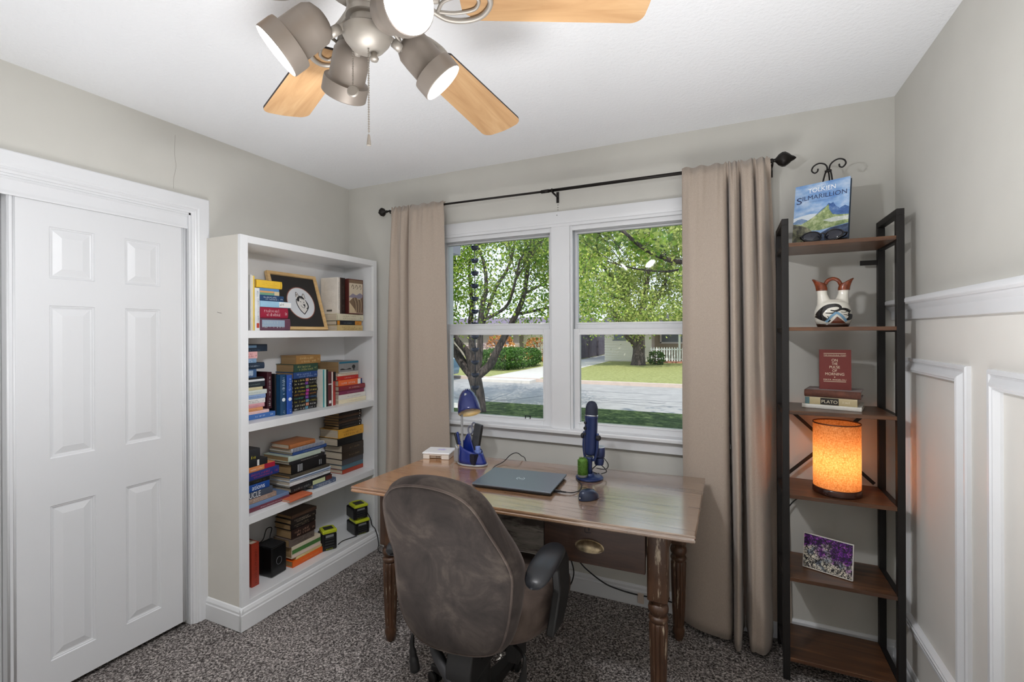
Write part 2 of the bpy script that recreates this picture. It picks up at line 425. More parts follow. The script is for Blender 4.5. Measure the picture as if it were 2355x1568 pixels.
for zz in (2.165, 2.151, 2.137, 2.124, 2.09):
    nl.lathe([(0, 0), (.0024, .0), (.0024, .001), (0, .0014)], 8, 0, frame3((-.869, YB-(.0181 if zz < 2.11 else 0), zz), (1, 0, 0), (0, 0, 1)))
struct('trim_8', nl, mat((40, 38, 34), .6), 'column of old nail holes under the curtain rod bracket', 'nail holes')
BOOKS = [
 ('V', 'slim grey and black book standing at the far left of the top shelf', None, 1.61, 1.616, 1.449, 1.654, -2.2, 0.13, '9a9a98', '3a3a3a', 'm'),
 ('V', 'slim tall white book standing between grey spine and yellow spine on top shelf', None, 1.618, 1.626, 1.449, 1.732, -2.2, 0.13, 'e8e6e0', 'b8b4ac', ''),
 ('V', 'tall yellow spined book standing beside the top shelf pile', None, 1.626, 1.642, 1.449, 1.728, -2.2, 0.13, 'f0cf5c', 'f4efe2', 'y'),
 ('V', 'white book with red square at spine foot standing on top shelf', None, 1.643, 1.671, 1.449, 1.668, -2.2, 0.15, 'e6e9ea', '6d7f96', 'r'),
 ('H', 'thick purple hardback at the bottom of the pile beside the dog picture', None, 1.672, 1.855, 1.449, 1.514, -2.2, 0.15, '6b4457', 'b9c4c8', 'P'),
 ('H', 'crimson hardback with silver lettering in the pile beside the dog picture', None, 1.673, 1.843, 1.514, 1.572, -2.2, 0.15, '9c1f3c', 'e6cdd0', 'L'),
 ('H', 'pale blue book with white spine end in the pile beside the dog picture', None, 1.673, 1.86, 1.572, 1.604, -2.2, 0.15, '9cc6e0', 'f0f0ee', 'e'),
 ('H', 'navy book with big pale lettering lying above the pale blue book, top shelf', None, 1.673, 1.815, 1.604, 1.634, -2.2, 0.15, '24466c', 'dfe6ee', 'L'),
 ('H', 'thin blue, orange and green striped book lying under the yellow book', None, 1.673, 1.788, 1.634, 1.671, -2.2, 0.15, '5f8fc0', 'd9a56a', 'b'),
 ('H', 'round backed yellow book lying topmost of the pile beside the dog picture', None, 1.652, 1.805, 1.671, 1.713, -2.2, 0.15, 'efc33e', 'a8842c', 's'),
 ('H', 'tan paperback with dark edge lying at the bottom right of the top shelf', None, 2.217, 2.44, 1.449, 1.485, -2.215, 0.16, 'cbb27c', '6b5536', 'L'),
 ('H', 'orange and black paperback lying between cream and tan books, top shelf', None, 2.217, 2.428, 1.485, 1.513, -2.215, 0.16, '20242c', 'c9872f', 'o'),
 ('H', 'cream hardback lying under two upright books, right of the dog picture', None, 2.217, 2.449, 1.513, 1.557, -2.215, 0.16, 'd9d2b8', 'a59c84', 'L'),
 ('V', 'white dust jacket book standing on the lying books right of the dog picture', None, 2.228, 2.252, 1.557, 1.785, -2.225, 0.14, 'e4ddd2', '7c8088', 'W'),
 ('V', 'dark brown book standing beside the white jacket book on top shelf', None, 2.254, 2.295, 1.557, 1.785, -2.225, 0.15, '2c211e', '6c5a50', 't'),
 ('H', 'big blue book at the bottom of the far left pile, second shelf', None, 1.578, 1.784, 0.9875, 1.0145, -2.232, 0.16, '3f6cae', 'e8eef6', 'B'),
 ('H', 'thin pale pink book lying directly on the big blue book, second shelf', None, 1.578, 1.746, 1.0145, 1.0305, -2.232, 0.16, 'ecc9c6', 'b06a6a', 'l'),
 ('H', 'orange and tan book near the bottom of the far left pile, second shelf', None, 1.578, 1.708, 1.0305, 1.0475, -2.232, 0.16, 'dc9a68', '8a5a32', 'l'),
 ('H', 'rose pink book lying below the white titled book, second shelf', None, 1.578, 1.721, 1.0475, 1.0685, -2.232, 0.16, 'd9a0a8', '8c3a4a', 'l'),
 ('H', 'white book with bold dark spine title in the far left pile, second shelf', None, 1.578, 1.726, 1.0685, 1.0935, -2.232, 0.16, 'e9e6e2', '3a3c44', 'L'),
 ('H', 'powder blue book below the mint book, second shelf left pile', None, 1.578, 1.727, 1.0935, 1.1155, -2.232, 0.16, '8fa8d0', '3e5688', 'l'),
 ('H', 'pale mint book in the middle of the far left pile, second shelf', None, 1.578, 1.734, 1.1155, 1.1385, -2.232, 0.16, 'd4dcd6', '8aa09a', 'l'),
 ('H', 'thin beige book in the middle of the far left pile, second shelf', None, 1.578, 1.711, 1.1385, 1.1545, -2.232, 0.16, 'cfc6a0', '8c8468', ''),
 ('H', 'charcoal book with pale green end in the far left pile, second shelf', None, 1.578, 1.724, 1.1545, 1.1835, -2.232, 0.16, '272f38', '8fa39c', 'l'),
 ('H', 'thin white book lying below the black hardback, second shelf left pile', None, 1.578, 1.719, 1.1835, 1.1955, -2.232, 0.16, 'dfe3e6', '8a8f96', ''),
 ('H', 'black hardback lying above a thin white book, second shelf left pile', None, 1.578, 1.714, 1.1955, 1.2055, -2.232, 0.16, '11161c', '88909a', ''),
 ('H', 'small blue patterned book lying in the far left pile, second shelf', None, 1.578, 1.674, 1.2055, 1.2485, -2.232, 0.16, '3d5c84', 'c9d6e4', 'P'),
 ('H', 'dark navy hardback jutting out of the far left pile, second shelf', None, 1.578, 1.723, 1.2485, 1.2815, -2.232, 0.16, '26364a', 'b9c4d0', 'l'),
 ('H', 'short sky blue paperback lying above the dark navy book, second shelf', None, 1.578, 1.672, 1.2815, 1.3045, -2.232, 0.16, '7f9fc0', 'dfe8f0', 'L'),
 ('H', 'pink and white book end under the topmost book, second shelf left pile', None, 1.578, 1.679, 1.3045, 1.3395, -2.232, 0.16, 'e9b4b4', '8c2f3a', 'L'),
 ('H', 'glossy black and blue book lying topmost of the far left pile, second shelf', None, 1.578, 1.737, 1.3395, 1.3765, -2.232, 0.16, '1d2a3a', '5f7c96', 'd'),
 ('V', 'maroon book with white lettering standing behind the big blue book', None, 1.742, 1.771, 1.0309, 1.2259, -2.24, 0.12, '3b1420', 'd9cfd0', 'm'),
 ('V', 'black book with faint grey lettering standing between maroon and teal blue spines', None, 1.788, 1.805, 0.9875, 1.2125, -2.238, 0.14, '17181b', '5c4a48', 'm'),
 ('V', 'dark teal blue hardback standing on the second shelf, left of the bright blue book', None, 1.796, 1.835, 0.9875, 1.2085, -2.205, 0.16, '1a4468', 'c8d8e6', 'T'),
 ('V', 'bright blue hardback standing against the pile of dark paperbacks', None, 1.837, 1.876, 0.9875, 1.2025, -2.205, 0.16, '2350a8', 'a9c4ea', 'T'),
 ('H', 'lowest of nine black paperbacks with white spine lettering, second shelf', None, 1.919, 2.088, 0.9875, 1.0075, -2.252, 0.115, '15161a', 'e6e6e0f0f0f0', 'N'),
 ('H', 'eighth of nine black paperbacks with ivory spine lettering, second shelf', None, 1.92, 2.088, 1.0075, 1.0285, -2.252, 0.115, '15161a', 'e6e0b8e8e8e8', 'N'),
 ('H', 'seventh of nine black paperbacks with mustard spine lettering, second shelf', None, 1.92, 2.088, 1.0285, 1.0485, -2.252, 0.115, '15161a', 'd8c84cc8b83c', 'N'),
 ('H', 'sixth of nine black paperbacks with green spine lettering, second shelf', None, 1.92, 2.088, 1.0485, 1.0695, -2.252, 0.115, '15161a', '4ca08c3f7fb8', 'N'),
 ('H', 'fifth of nine black paperbacks with amber spine lettering, second shelf', None, 1.92, 2.088, 1.0695, 1.0895, -2.252, 0.115, '15161a', 'd99a3cd08838', 'N'),
 ('H', 'fourth of nine black paperbacks with pale gold spine lettering, second shelf', None, 1.92, 2.089, 1.0895, 1.1095, -2.252, 0.115, '15161a', 'd8c850e0d060', 'N'),
 ('H', 'third of nine black paperbacks with lemon spine lettering, second shelf', None, 1.92, 2.089, 1.1095, 1.1305, -2.252, 0.115, '15161a', 'dcd24ce0d050', 'N'),
 ('H', 'second of nine black paperbacks with cream spine lettering, second shelf', None, 1.92, 2.089, 1.1305, 1.1505, -2.252, 0.115, '15161a', 'd9d4a8dcd8b0', 'N'),
 ('H', 'uppermost of nine black paperbacks with yellow spine lettering, second shelf', None, 1.92, 2.089, 1.1505, 1.1715, -2.252, 0.115, '15161a', 'e8dc78e6e6e6', 'N'),
 ('H', 'royal blue paperback above the run of black paperbacks, second shelf', None, 1.923, 2.094, 1.1715, 1.2085, -2.252, 0.15, '24447c', 'a8c0e6', 'L'),
 ('H', 'dark green paperback below the tan brown one, second shelf', None, 1.927, 2.099, 1.2085, 1.2555, -2.252, 0.15, '2e4a3c', 'b9b878', 'L'),
 ('H', 'tan brown thick paperback on top of the tall dark pile, second shelf', None, 1.939, 2.116, 1.2555, 1.3045, -2.252, 0.13, '9c7644', 'd8c090', 'L'),
 ('V', 'white book with teal spine standing right of the dark paperback pile', None, 2.098, 2.111, 0.9875, 1.2135, -2.215, 0.14, 'd9d6ce', '3f8f98', 'q'),
 ('V', 'pale mint book standing between the teal spine and a black spine', None, 2.112, 2.126, 0.9875, 1.2145, -2.215, 0.14, 'cfe0d6', '9fb4ac', ''),
 ('V', 'slim black book standing beside a maroon book, second shelf right', None, 2.127, 2.141, 0.9875, 1.2115, -2.215, 0.14, '1e2022', '8a8a88', ''),
 ('V', 'maroon book with white foot label standing, second shelf right', None, 2.142, 2.169, 0.9875, 1.1985, -2.215, 0.14, '5c2c30', 'e6dede', 'f'),
 ('V', 'thin off white book standing between maroon and red spines', None, 2.17, 2.179, 0.9875, 1.1955, -2.215, 0.14, 'dcd8d0', 'a8a49c', ''),
 ('V', 'red book with black top standing beside the right hand pile, second shelf', None, 2.18, 2.201, 0.9875, 1.1945, -2.215, 0.14, 'a83c38', '1c1c1e', 'k'),
 ('H', 'cream book at the bottom of the right hand pile, second shelf', None, 2.225, 2.463, 0.9875, 1.0135, -2.213, 0.16, 'e6dcc0', 'a89c7c', 'l'),
 ('H', 'white book second from the bottom of the right hand pile, second shelf', None, 2.225, 2.463, 1.0135, 1.0435, -2.213, 0.16, 'dedad2', '8a867e', 'l'),
 ('H', 'plum coloured slim book in the right hand pile, second shelf', None, 2.234, 2.452, 1.0435, 1.0685, -2.213, 0.16, '7c3050', 'c8a0b0', 'l'),
 ('H', 'dark red hardback with grey top edge in the right hand pile', None, 2.231, 2.46, 1.0685, 1.0995, -2.213, 0.16, '8a3038', 'e6d0d0', 'l'),
 ('H', 'orange paperback with navy and white end in the right hand pile', None, 2.226, 2.428, 1.0995, 1.1365, -2.213, 0.16, 'e8703c', 'f0ece4', 'O'),
 ('H', 'bright red book in the right hand pile, second shelf', None, 2.219, 2.399, 1.1365, 1.1625, -2.213, 0.16, 'c0302a', 'f0d8d0', 'l'),
 ('H', 'cream and red thin paperback under the grey book, second shelf right pile', None, 2.222, 2.394, 1.1625, 1.1795, -2.213, 0.16, 'dccdb8', 'b03a30', 'L'),
 ('H', 'thick grey paperback with teal top and dark silhouettes, top of second shelf right pile', None, 2.226, 2.394, 1.1795, 1.2545, -2.213, 0.189, '8c8c8c', '2a2a2c', 'G'),
 ('H', 'maroon paperback with white title at the bottom of third shelf left pile', None, 1.578, 1.831, 0.532, 0.554, -2.182, 0.2, '6c3444', 'e9dfe2', 'l'),
 ('H', 'grey blue paperback second from the bottom of third shelf left pile', None, 1.578, 1.828, 0.554, 0.573, -2.182, 0.2, '6c84a8', '3c4c6c', ''),
 ('H', 'tan paperback with red cover edge, third from the bottom of third shelf left pile', None, 1.578, 1.75, 0.573, 0.598, -2.182, 0.2, '9c8578', 'e0d2c4', 'L'),
 ('H', 'slate grey book with bold white capitals in the third shelf left pile', None, 1.578, 1.729, 0.598, 0.634, -2.182, 0.2, '4a5260', 'e9e9e9', 'U'),
 ('H', 'cobalt blue book with white title in the third shelf left pile', None, 1.578, 1.708, 0.634, 0.67, -2.182, 0.2, '1f4a94', 'eef2f6', 'A'),
 ('H', 'black and gold spined book below the big navy book, third shelf', None, 1.578, 1.709, 0.67, 0.692, -2.182, 0.2, '1b1c1c', '8c7a3c', 'l'),
 ('H', 'big navy book with red lettering in the third shelf left pile', None, 1.578, 1.764, 0.692, 0.732, -2.182, 0.2, '24367c', 'c0405c', 'L'),
 ('H', 'thin orange and red paperback on the navy book, third shelf left pile', None, 1.578, 1.743, 0.732, 0.759, -2.182, 0.2, 'd98a50', 'a8203c', 'd2'),
 ('H', 'black zip case with white tab lying second in the third shelf left pile', None, 1.578, 1.696, 0.759, 0.792, -2.182, 0.2, '1f2023', 'e0dfdc', 'w'),
 ('H', 'black book with yellow spine title lying topmost of the third shelf left pile', None, 1.578, 1.656, 0.792, 0.848, -2.182, 0.2, '2b2c2f', 'd8c83c', 'Y'),
 ('H', 'navy grey magazine with white title at the bottom of the third shelf middle pile', None, 1.992, 2.16, 0.532, 0.557, -2.175, 0.2, '4c5c78', 'eef0f2', 'L'),
 ('H', 'black book with pale green label and brown end, third shelf middle pile', None, 1.84, 2.131, 0.557, 0.584, -2.175, 0.2, '1e1f22', 'c8d0a0', 'g'),
 ('H', 'thin black book between the white and the green labelled books', None, 1.834, 2.123, 0.584, 0.595, -2.175, 0.2, '1c1c1e', '8c8c8c', ''),
 ('H', 'white book with dark title near the bottom of the third shelf middle pile', None, 1.832, 2.119, 0.595, 0.619, -2.175, 0.2, 'e0e2e4', '26282c', 'l'),
 ('H', 'white and blue striped book in the third shelf middle pile', None, 1.829, 2.111, 0.619, 0.637, -2.175, 0.2, 'b8c4d4', '4c6488', 'b3'),
 ('H', 'thin taupe and black book below the very thick black book', None, 1.829, 2.106, 0.637, 0.655, -2.175, 0.2, '4c463c', 'b8a888', 'l'),
 ('H', 'very thick black book with silver blocks on spine, third shelf middle pile', None, 1.843, 2.086, 0.655, 0.712, -2.175, 0.18, '141416', 'a8acb0', 'K'),
 ('H', 'black jacketed book with white script on spine, third shelf middle pile', None, 1.83, 2.076, 0.712, 0.73, -2.175, 0.17, '232326', 'd8d0c8', 'l'),
 ('H', 'mint green thick paperback in the third shelf middle pile', None, 1.824, 2.05, 0.73, 0.759, -2.175, 0.2, 'bccabc', '8ca494', 'l'),
 ('H', 'blue paperback under the spiral notebook, third shelf middle pile', None, 1.85, 2.087, 0.759, 0.778, -2.175, 0.19, '2c4c88', 'c9d4e4', 'l'),
 ('H', 'spiral bound white and grey notebook in the third shelf middle pile', None, 1.838, 2.067, 0.778, 0.799, -2.175, 0.18, 'b9bcc0', '3c4c70', 'Z'),
 ('H', 'orange brown hardback lying on top of the third shelf middle pile', None, 1.83, 2.003, 0.799, 0.824, -2.175, 0.15, 'a8683c', 'e0a870', 'l'),
 ('H', 'orange booklet overhanging the third shelf front edge', None, 1.782, 1.929, 0.532, 0.5435, -2.118, 0.13, 'd0704c', '8a3c28', 'l'),
 ('H', 'brick red book at the bottom of the third shelf right pile', None, 2.279, 2.463, 0.532, 0.558, -2.238, 0.155, 'a03c26', '6c2418', ''),
 ('H', 'slate blue book second from the bottom of third shelf right pile', None, 2.279, 2.463, 0.558, 0.586, -2.238, 0.155, '4a6a78', '6c8a96', ''),
 ('H', 'dark grey book in the third shelf right pile above the slate blue book', None, 2.279, 2.463, 0.586, 0.622, -2.238, 0.155, '45464a', '5c5c60', ''),
 ('H', 'dark brown book with gilt title, lower of two in third shelf right pile', None, 2.276, 2.463, 0.622, 0.669, -2.238, 0.155, '302419', '94805c', 'l'),
 ('H', 'dark brown book with gilt title, upper of two in third shelf right pile', None, 2.276, 2.463, 0.669, 0.716, -2.238, 0.155, '33281f', '94805c', 'l'),
 ('H', 'plain black thick book directly under the mustard yellow book', None, 2.243, 2.463, 0.716, 0.765, -2.238, 0.164, '0f0f10', '26262a', ''),
 ('H', 'mustard yellow thick book in the third shelf right pile', None, 2.243, 2.463, 0.765, 0.821, -2.238, 0.164, 'd9a23c', '8a5c18', 'L'),
 ('H', 'first dark paperback counting up from the yellow book, third shelf right pile', None, 2.253, 2.449, 0.821, 0.841, -2.238, 0.13, '1b1818', '8c7a6ae6e6e6', 'D'),
 ('H', 'second dark paperback counting up from the yellow book, third shelf right pile', None, 2.253, 2.449, 0.841, 0.857, -2.238, 0.13, '231d1c', '8c7a6ae6e6e6', 'D'),
 ('H', 'third dark paperback counting up from the yellow book, third shelf right pile', None, 2.253, 2.449, 0.857, 0.874, -2.238, 0.13, '543e30', '8c7a6ae6e6e6', 'D'),
 ('H', 'fourth dark paperback counting up from the yellow book, third shelf right pile', None, 2.253, 2.449, 0.874, 0.891, -2.238, 0.13, '1e1a19', '8c7a6ae6e6e6', 'D'),
 ('H', 'fifth dark paperback counting up from the yellow book, third shelf right pile', None, 2.254, 2.449, 0.891, 0.908, -2.238, 0.13, '5c4432', '8c7a6ae6e6e6', 'D'),
 ('H', 'sixth dark paperback counting up from the yellow book, third shelf right pile', None, 2.254, 2.45, 0.908, 0.925, -2.238, 0.13, '241e1c', '8c7a6ae6e6e6', 'D'),
 ('H', 'seventh dark paperback counting up from the yellow book, third shelf right pile', None, 2.254, 2.45, 0.925, 0.942, -2.238, 0.13, '4a3a30', '8c7a6ae6e6e6', 'D'),
 ('V', 'red clothbound book standing on the bottom shelf beside black speaker box', None, 1.636, 1.68, 0.128, 0.35, -2.225, 0.12, '9c3420', '6c2014', 'm'),
 ('H', 'orange and yellow paperback at the bottom of the bottom shelf pile', None, 1.869, 2.094, 0.128, 0.163, -2.205, 0.13, 'e0641c', 'f0a860', 'l'),
 ('H', 'thin pale yellow paperback in the bottom shelf pile', None, 1.895, 2.078, 0.163, 0.179, -2.205, 0.12, 'e0cf94', '8c7a44', 'l'),
 ('H', 'cream thick paperback with green stripe in the bottom shelf pile', None, 1.866, 2.065, 0.179, 0.245, -2.205, 0.13, 'd4c8b0', '4c7c40', 'E'),
 ('H', 'grey brown paperback above the green striped book, bottom shelf pile', None, 1.852, 2.024, 0.245, 0.287, -2.205, 0.13, '6c6058', '3a302c', 'L'),
 ('H', 'dark brown paperback with slanted lettering in the bottom shelf pile', None, 1.863, 2.027, 0.287, 0.337, -2.205, 0.13, '2c1c18', 'c09a84', 'L'),
 ('H', 'dark paperback with small lettering, third from the top of the bottom shelf pile', None, 1.861, 2.034, 0.337, 0.369, -2.205, 0.13, '1c1614', 'a89880', 'L'),
 ('H', 'dark paperback with cream capitals, second from the top of the bottom shelf pile', None, 1.862, 2.034, 0.369, 0.397, -2.205, 0.13, '1f1815', 'd0c0a8', 'L'),
 ('H', 'brown paperback with curled cover on top of the bottom shelf pile', None, 1.867, 2.041, 0.397, 0.417, -2.205, 0.12, '4c382c', '8a7460', 'l'),
]
# ------------------------------------------------------------------ bookcase
SX, CYA, CYB, CT = -2.138, 1.521, 2.489, 1.916
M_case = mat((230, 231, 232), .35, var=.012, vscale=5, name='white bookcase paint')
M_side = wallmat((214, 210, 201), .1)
bc = thing('bookcase', 'tall white bookcase filled with books beside the closet', 'bookcase', (-2.27, 2.0, 0))
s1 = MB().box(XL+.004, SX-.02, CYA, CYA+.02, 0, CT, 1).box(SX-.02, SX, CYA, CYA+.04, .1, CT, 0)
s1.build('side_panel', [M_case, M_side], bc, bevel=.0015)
s2 = MB().box(XL+.004, SX-.02, CYB-.02, CYB, 0, CT).box(SX-.02, SX, CYB-.03, CYB+.004, .1, CT)
s2.build('side_panel', M_case, bc, bevel=.0015)
MB().box(XL+.002, XL+.008, CYA+.02, CYB-.02, .1, CT).build('back_panel', M_case, bc)
MB().box(XL+.008, SX-.001, CYA+.02, CYB-.02, CT-.037, CT-.001).build('top_panel', M_case, bc, bevel=.0015)
SHZ = {1: 1.449, 2: .9875, 3: .532, 4: .128}
for i in (1, 2, 3, 4):
    MB().box(XL+.008, SX-.002, CYA+.02, CYB-.02, SHZ[i]-.038, SHZ[i]).build('shelf', M_case, bc, bevel=.002)
mb = MB()
for p0, off, L in (((SX, CYA-.014, 0), (1, 0, 0), CYB-CYA+.014),):
    M = frame3(p0, off, (0, 0, 1)); p = Vector(p0)
    if (M.col[2].to_3d()).y < 0: M = frame3(p+Vector((0, L, 0)), off, (0, 0, 1))
    mb.prism([(0, 0), (.014, 0), (.014, .075), (.011, .08), (.011, .09), (.005, .104), (.001, .107), (0, .107)], 0, L, M)
L = SX+.012-XL
M = frame3((XL, CYA, 0), (0, -1, 0), (0, 0, 1))
if M.col[2].to_3d().x < 0: M = frame3((SX+.012, CYA, 0), (0, -1, 0), (0, 0, 1))
mb.prism([(0, 0), (.014, 0), (.014, .075), (.011, .08), (.011, .09), (.005, .104), (.001, .107), (0, .107)], 0, L, M)
mb.box(XL+.02, SX, CYA+.02, CYB-.02, .002, .085)
mb.build('plinth', M_case, bc)
sc = MB(); Ms = frame3((XL, CYA-.0002, 0), (1, 0, 0), (0, 0, 1))
stroke(sc, Ms, [(.1, 1.541), (.115, 1.538), (.135, 1.535)], .002, 0, .0005)
sc.build('scuff_mark', mat((90, 84, 76), .8), bc)

# ------------------------------------------------------------------ books
M_page = None
def mk_pages(ax):
    m, nt, b = nodes('book pages'); s = [3, 3, 3]; s[ax] = 900
    f = noise_tex(nt, coords(nt, tuple(s)), 1, 2)
    nt.links.new(ramp(nt, f, [(.3, lin((170, 155, 130))), (.7, lin((224, 214, 196)))]), b.inputs['Base Color'])
    b.inputs['Roughness'].default_value = .9; return m
M_pageH, M_pageV = mk_pages(2), mk_pages(1)
def mk_pages2(ax):
    m, nt, b = nodes('aged book pages'); s = [3, 3, 3]; s[ax] = 900
    f = noise_tex(nt, coords(nt, tuple(s)), 1, 2)
    nt.links.new(ramp(nt, f, [(.3, lin((122, 96, 62))), (.7, lin((176, 146, 104)))]), b.inputs['Base Color'])
    b.inputs['Roughness'].default_value = .9; return m
M_pageA = mk_pages2(2)
OLD = ('paperback', 'brown', 'grey paperback with teal')
def book(M, L, D, T, cover, letter, style, label, group=None, hard=None, old=False, vertical=False):
    """local x along the spine, y into the shelf, z thickness; spine face at y=0"""
    R = random.Random(label)
    tb = min(.0028, T*.14); ins = .003
    bk = thing('book', label, 'book', M @ Vector((L/2, D/2, 0)), 0, group)
    cm = mat(cover, .42, var=.06, vscale=30, name='book cover')
    rnd_ = 'round' in label or 'hardback' in label
    nb = 7; bul = min(T*.22, .006) if rnd_ else min(T*.08, .0015)
    prof = [(D, 0), (0.004, 0)]
    for i in range(nb+1):
        a = -PI/2+PI*i/nb
        prof.append((-bul*math.cos(a)+bul, T/2+T/2*math.sin(a)))
    prof += [(0.004, T), (D, T), (D, T-tb), (tb+.002+bul, T-tb), (tb+.002+bul, tb), (D, tb)]
    pr = [(y, z) for y, z in prof]
    c = MB(); Mp = M @ Matrix(((0, 0, 1, 0), (1, 0, 0, 0), (0, 1, 0, 0), (0, 0, 0, 1)))   # profile (y,z) extruded along x
    n = len(pr); vs = [(0, y, z) for y, z in pr]+[(L, y, z) for y, z in pr]
    fs = [(i, (i+1) % n, n+(i+1) % n, n+i) for i in range(n)]
    # end caps as strips: boards and spine
    k = nb+1
    c.add(vs, [f[::-1] for f in fs], 0, False, M)
    for e, fl in ((0, False), (n, True)):
        def q(*ix):
            f = tuple(e+i for i in ix); c.f.append(f if not fl else f[::-1]); c.mi.append(0); c.sm.append(False)
        o = len(c.v)-2*n
        assert o == 0
        q(0, 1, n-2, n-1)                  # lower board... uses end vertices
        q(k+2, k+3, k+4, n-3)
        q(*([1]+list(range(2, k+3))+[n-3, n-2]))
    c.build('cover', cm, bk, smooth=30)
    MB().box(ins, L-ins, tb+.002+bul, D-.004, tb, T-tb, 0, M).build('pages', M_pageA if old else (M_pageV if vertical else M_pageH), bk)
    lm = mat(letter[:6], .4, name='book lettering')
    Ms = M @ Matrix(((1, 0, 0, 0), (0, 0, -1, bul*.0), (0, 1, 0, 0), (0, 0, 0, 1)))       # spine face: x along, y up, normal out
    m = MB(); zz = .0007
    def G(a, b, c0, d, mi=0): glyphs(m, Ms, L*a, L*b, T*c0, T*d, R, mi, .9, zz)
    def Pt(a, b, c0, d, mi=0): patch(m, Ms, L*a, L*b, T*c0, T*d, mi, zz*.8)
    mats = [lm]
    W_ = mat('e9e6df', .45)
    if style == 'l': G(.3, .8, .36, .62)
    elif style == 'L': G(.12, .7, .53, .82); G(.2, .78, .18, .46); G(.85, .94, .3, .6)
    elif style == 's': G(.25, .72, .55, .66); G(.2, .8, .36, .44); Pt(.93, .945, .05, .95)
    elif style == 'm': G(.06, .3, .3, .7); G(.36, .88, .3, .7)
    elif style == 'r': mats.append(mat('c84a38', .5)); G(.22, .75, .25, .5); G(.8, .93, .3, .7); Pt(.06, .17, .15, .7, 1)
    elif style == 'y': mats[0] = W_; Pt(.0, 1, .66, .98)
    elif style == 'b': mats += [mat('6f9f84', .5), mat('d8c8a0', .5)]; Pt(0, .72, .36, .62, 0); Pt(0, .72, .04, .34, 1); Pt(.74, 1, .04, .6, 2)
    elif style == 'P': mats += [mat('9fb4c8', .5)]; Pt(.05, .8, .3, .85, 1); G(.06, .8, .2, .5); G(.1, .7, .55, .8)
    elif style == 'e': Pt(.6, 1, .06, .94); mats.append(mat('3a4048', .5)); G(.62, .78, .25, .75, 1)
    elif style == 'o': mats.append(mat('5c3a1c', .5)); Pt(0, .1, .05, .95); Pt(.72, 1, .05, .95); G(.78, .9, .3, .7, 1); mats.append(mat('8c98a0', .5)); G(.25, .6, .35, .6, 2)
    elif style == 'W': G(.1, .9, .3, .65)
    elif style == 'q': Pt(0, 1, .02, .98)
    elif style == 't': G(.1, .25, .3, .7); G(.4, .8, .35, .6); Pt(0, 1, .9, .985)
    elif style == 'd': Pt(.0, .6, .55, .9); G(.35, .75, .12, .3)
    elif style == 'B': G(.42, .7, .35, .7); G(.85, .95, .35, .75)
    elif style == 'T': mats.append(mat('dfe8ee', .4)); G(.5, .95, .3, .75); m.add([(L*.38+.02*math.cos(t)*.5, T*.5+T*.28*math.sin(t), zz) for t in [2*PI*i/12 for i in range(12)]], [tuple(range(12))], 1, False, Ms); G(.03, .12, .3, .6)
    elif style == 'f': Pt(.08, .16, .15, .85); Pt(.62, .65, 0, 1)
    elif style == 'k': Pt(.72, 1, .02, .98); G(.4, .66, .3, .7, 0)
    elif style == 'G':
        mats += [mat('2f6f88', .5), mat('cfcac0', .5)]; Pt(0, 1, .82, .98, 1); Pt(0, 1, .02, .1, 2)
        m.add([(L*(.05+.55*t), T*(.36+.05*math.sin(t*9)), zz) for t in [i/10 for i in range(11)]]+[(L*.6, T*.28, zz), (L*.05, T*.28, zz)], [tuple(range(13))], 0, False, Ms)
        m.add([(L*(.74+.09*math.cos(t)), T*(.5+.17*math.sin(t)), zz) for t in [2*PI*i/10 for i in range(10)]], [tuple(range(10))], 0, False, Ms); Pt(.72, .78, .2, .45)
    elif style == 'O': mats.append(mat('24386c', .5)); Pt(.8, .93, .04, .96); Pt(.93, 1, .04, .96, 1); G(.1, .7, .3, .7, 0)
    elif style == 'd2': Pt(.62, 1, .05, .95); mats.append(W_); G(.12, .55, .3, .65, 1)
    elif style == 'Y': G(.35, .85, .12, .42)
    elif style == 'w': Pt(.5, .6, .05, .95)
    elif style == 'A': pass
    elif style == 'U': pass
    elif style == 'Z':
        for i in range(22): Pt(.04+i*.043, .06+i*.043, .05, 1.02)
    elif style == 'b3': Pt(0, 1, .35, .6); mats.append(W_); G(.2, .8, .62, .9, 1)
    elif style == 'K': Pt(.16, .19, .15, .85); Pt(.21, .24, .15, .85); Pt(.26, .29, .15, .85); Pt(.78, .8, .2, .7); Pt(.83, .85, .2, .7)
    elif style == 'g': mats.append(mat('5c2c26', .5)); Pt(.5, .82, .05, .95); Pt(.84, 1, .02, .98, 1); mats.append(mat('9a9a98', .5)); G(.06, .46, .25, .75, 2)
    elif style == 'N':
        mats.append(mat(letter[6:], .4)); mats.append(mat(R.choice(['5c8ca0', '7a4a9c', 'a83c8c', 'c08068', '6c8a70']), .4))
        G(.04, .46, .22, .78, 0); Pt(.5, .63, .1, .9, 2); G(.67, .97, .25, .75, 1)
    elif style == 'D': mats.append(mat('e6e6e2', .4)); G(.12, .75, .35, .65); Pt(.9, .935, .3, .7, 1)
    elif style == 'E': mats.append(mat('e6d0c0', .5)); Pt(0, 1, .38, .72); Pt(0, 1, .05, .3, 1)
    if m.v: m.build('lettering', mats, bk)
    if style == 'A': text_mesh('ations', L*.55, T*.62, Ms @ Matrix.Translation((L*.5, T*.52, 0)), lm, bk)
    if style == 'U': text_mesh('UCLE', L*.42, T*.8, Ms @ Matrix.Translation((L*.32, T*.5, 0)), lm, bk)
    return bk
RH = Matrix(((0, -1, 0, 0), (1, 0, 0, 0), (0, 0, 1, 0), (0, 0, 0, 1)))        # x->Y, y->-X, z->Z
RV = Matrix(((0, -1, 0, 0), (0, 0, -1, 0), (1, 0, 0, 0), (0, 0, 0, 1)))       # x->Z, y->-X, z->-Y
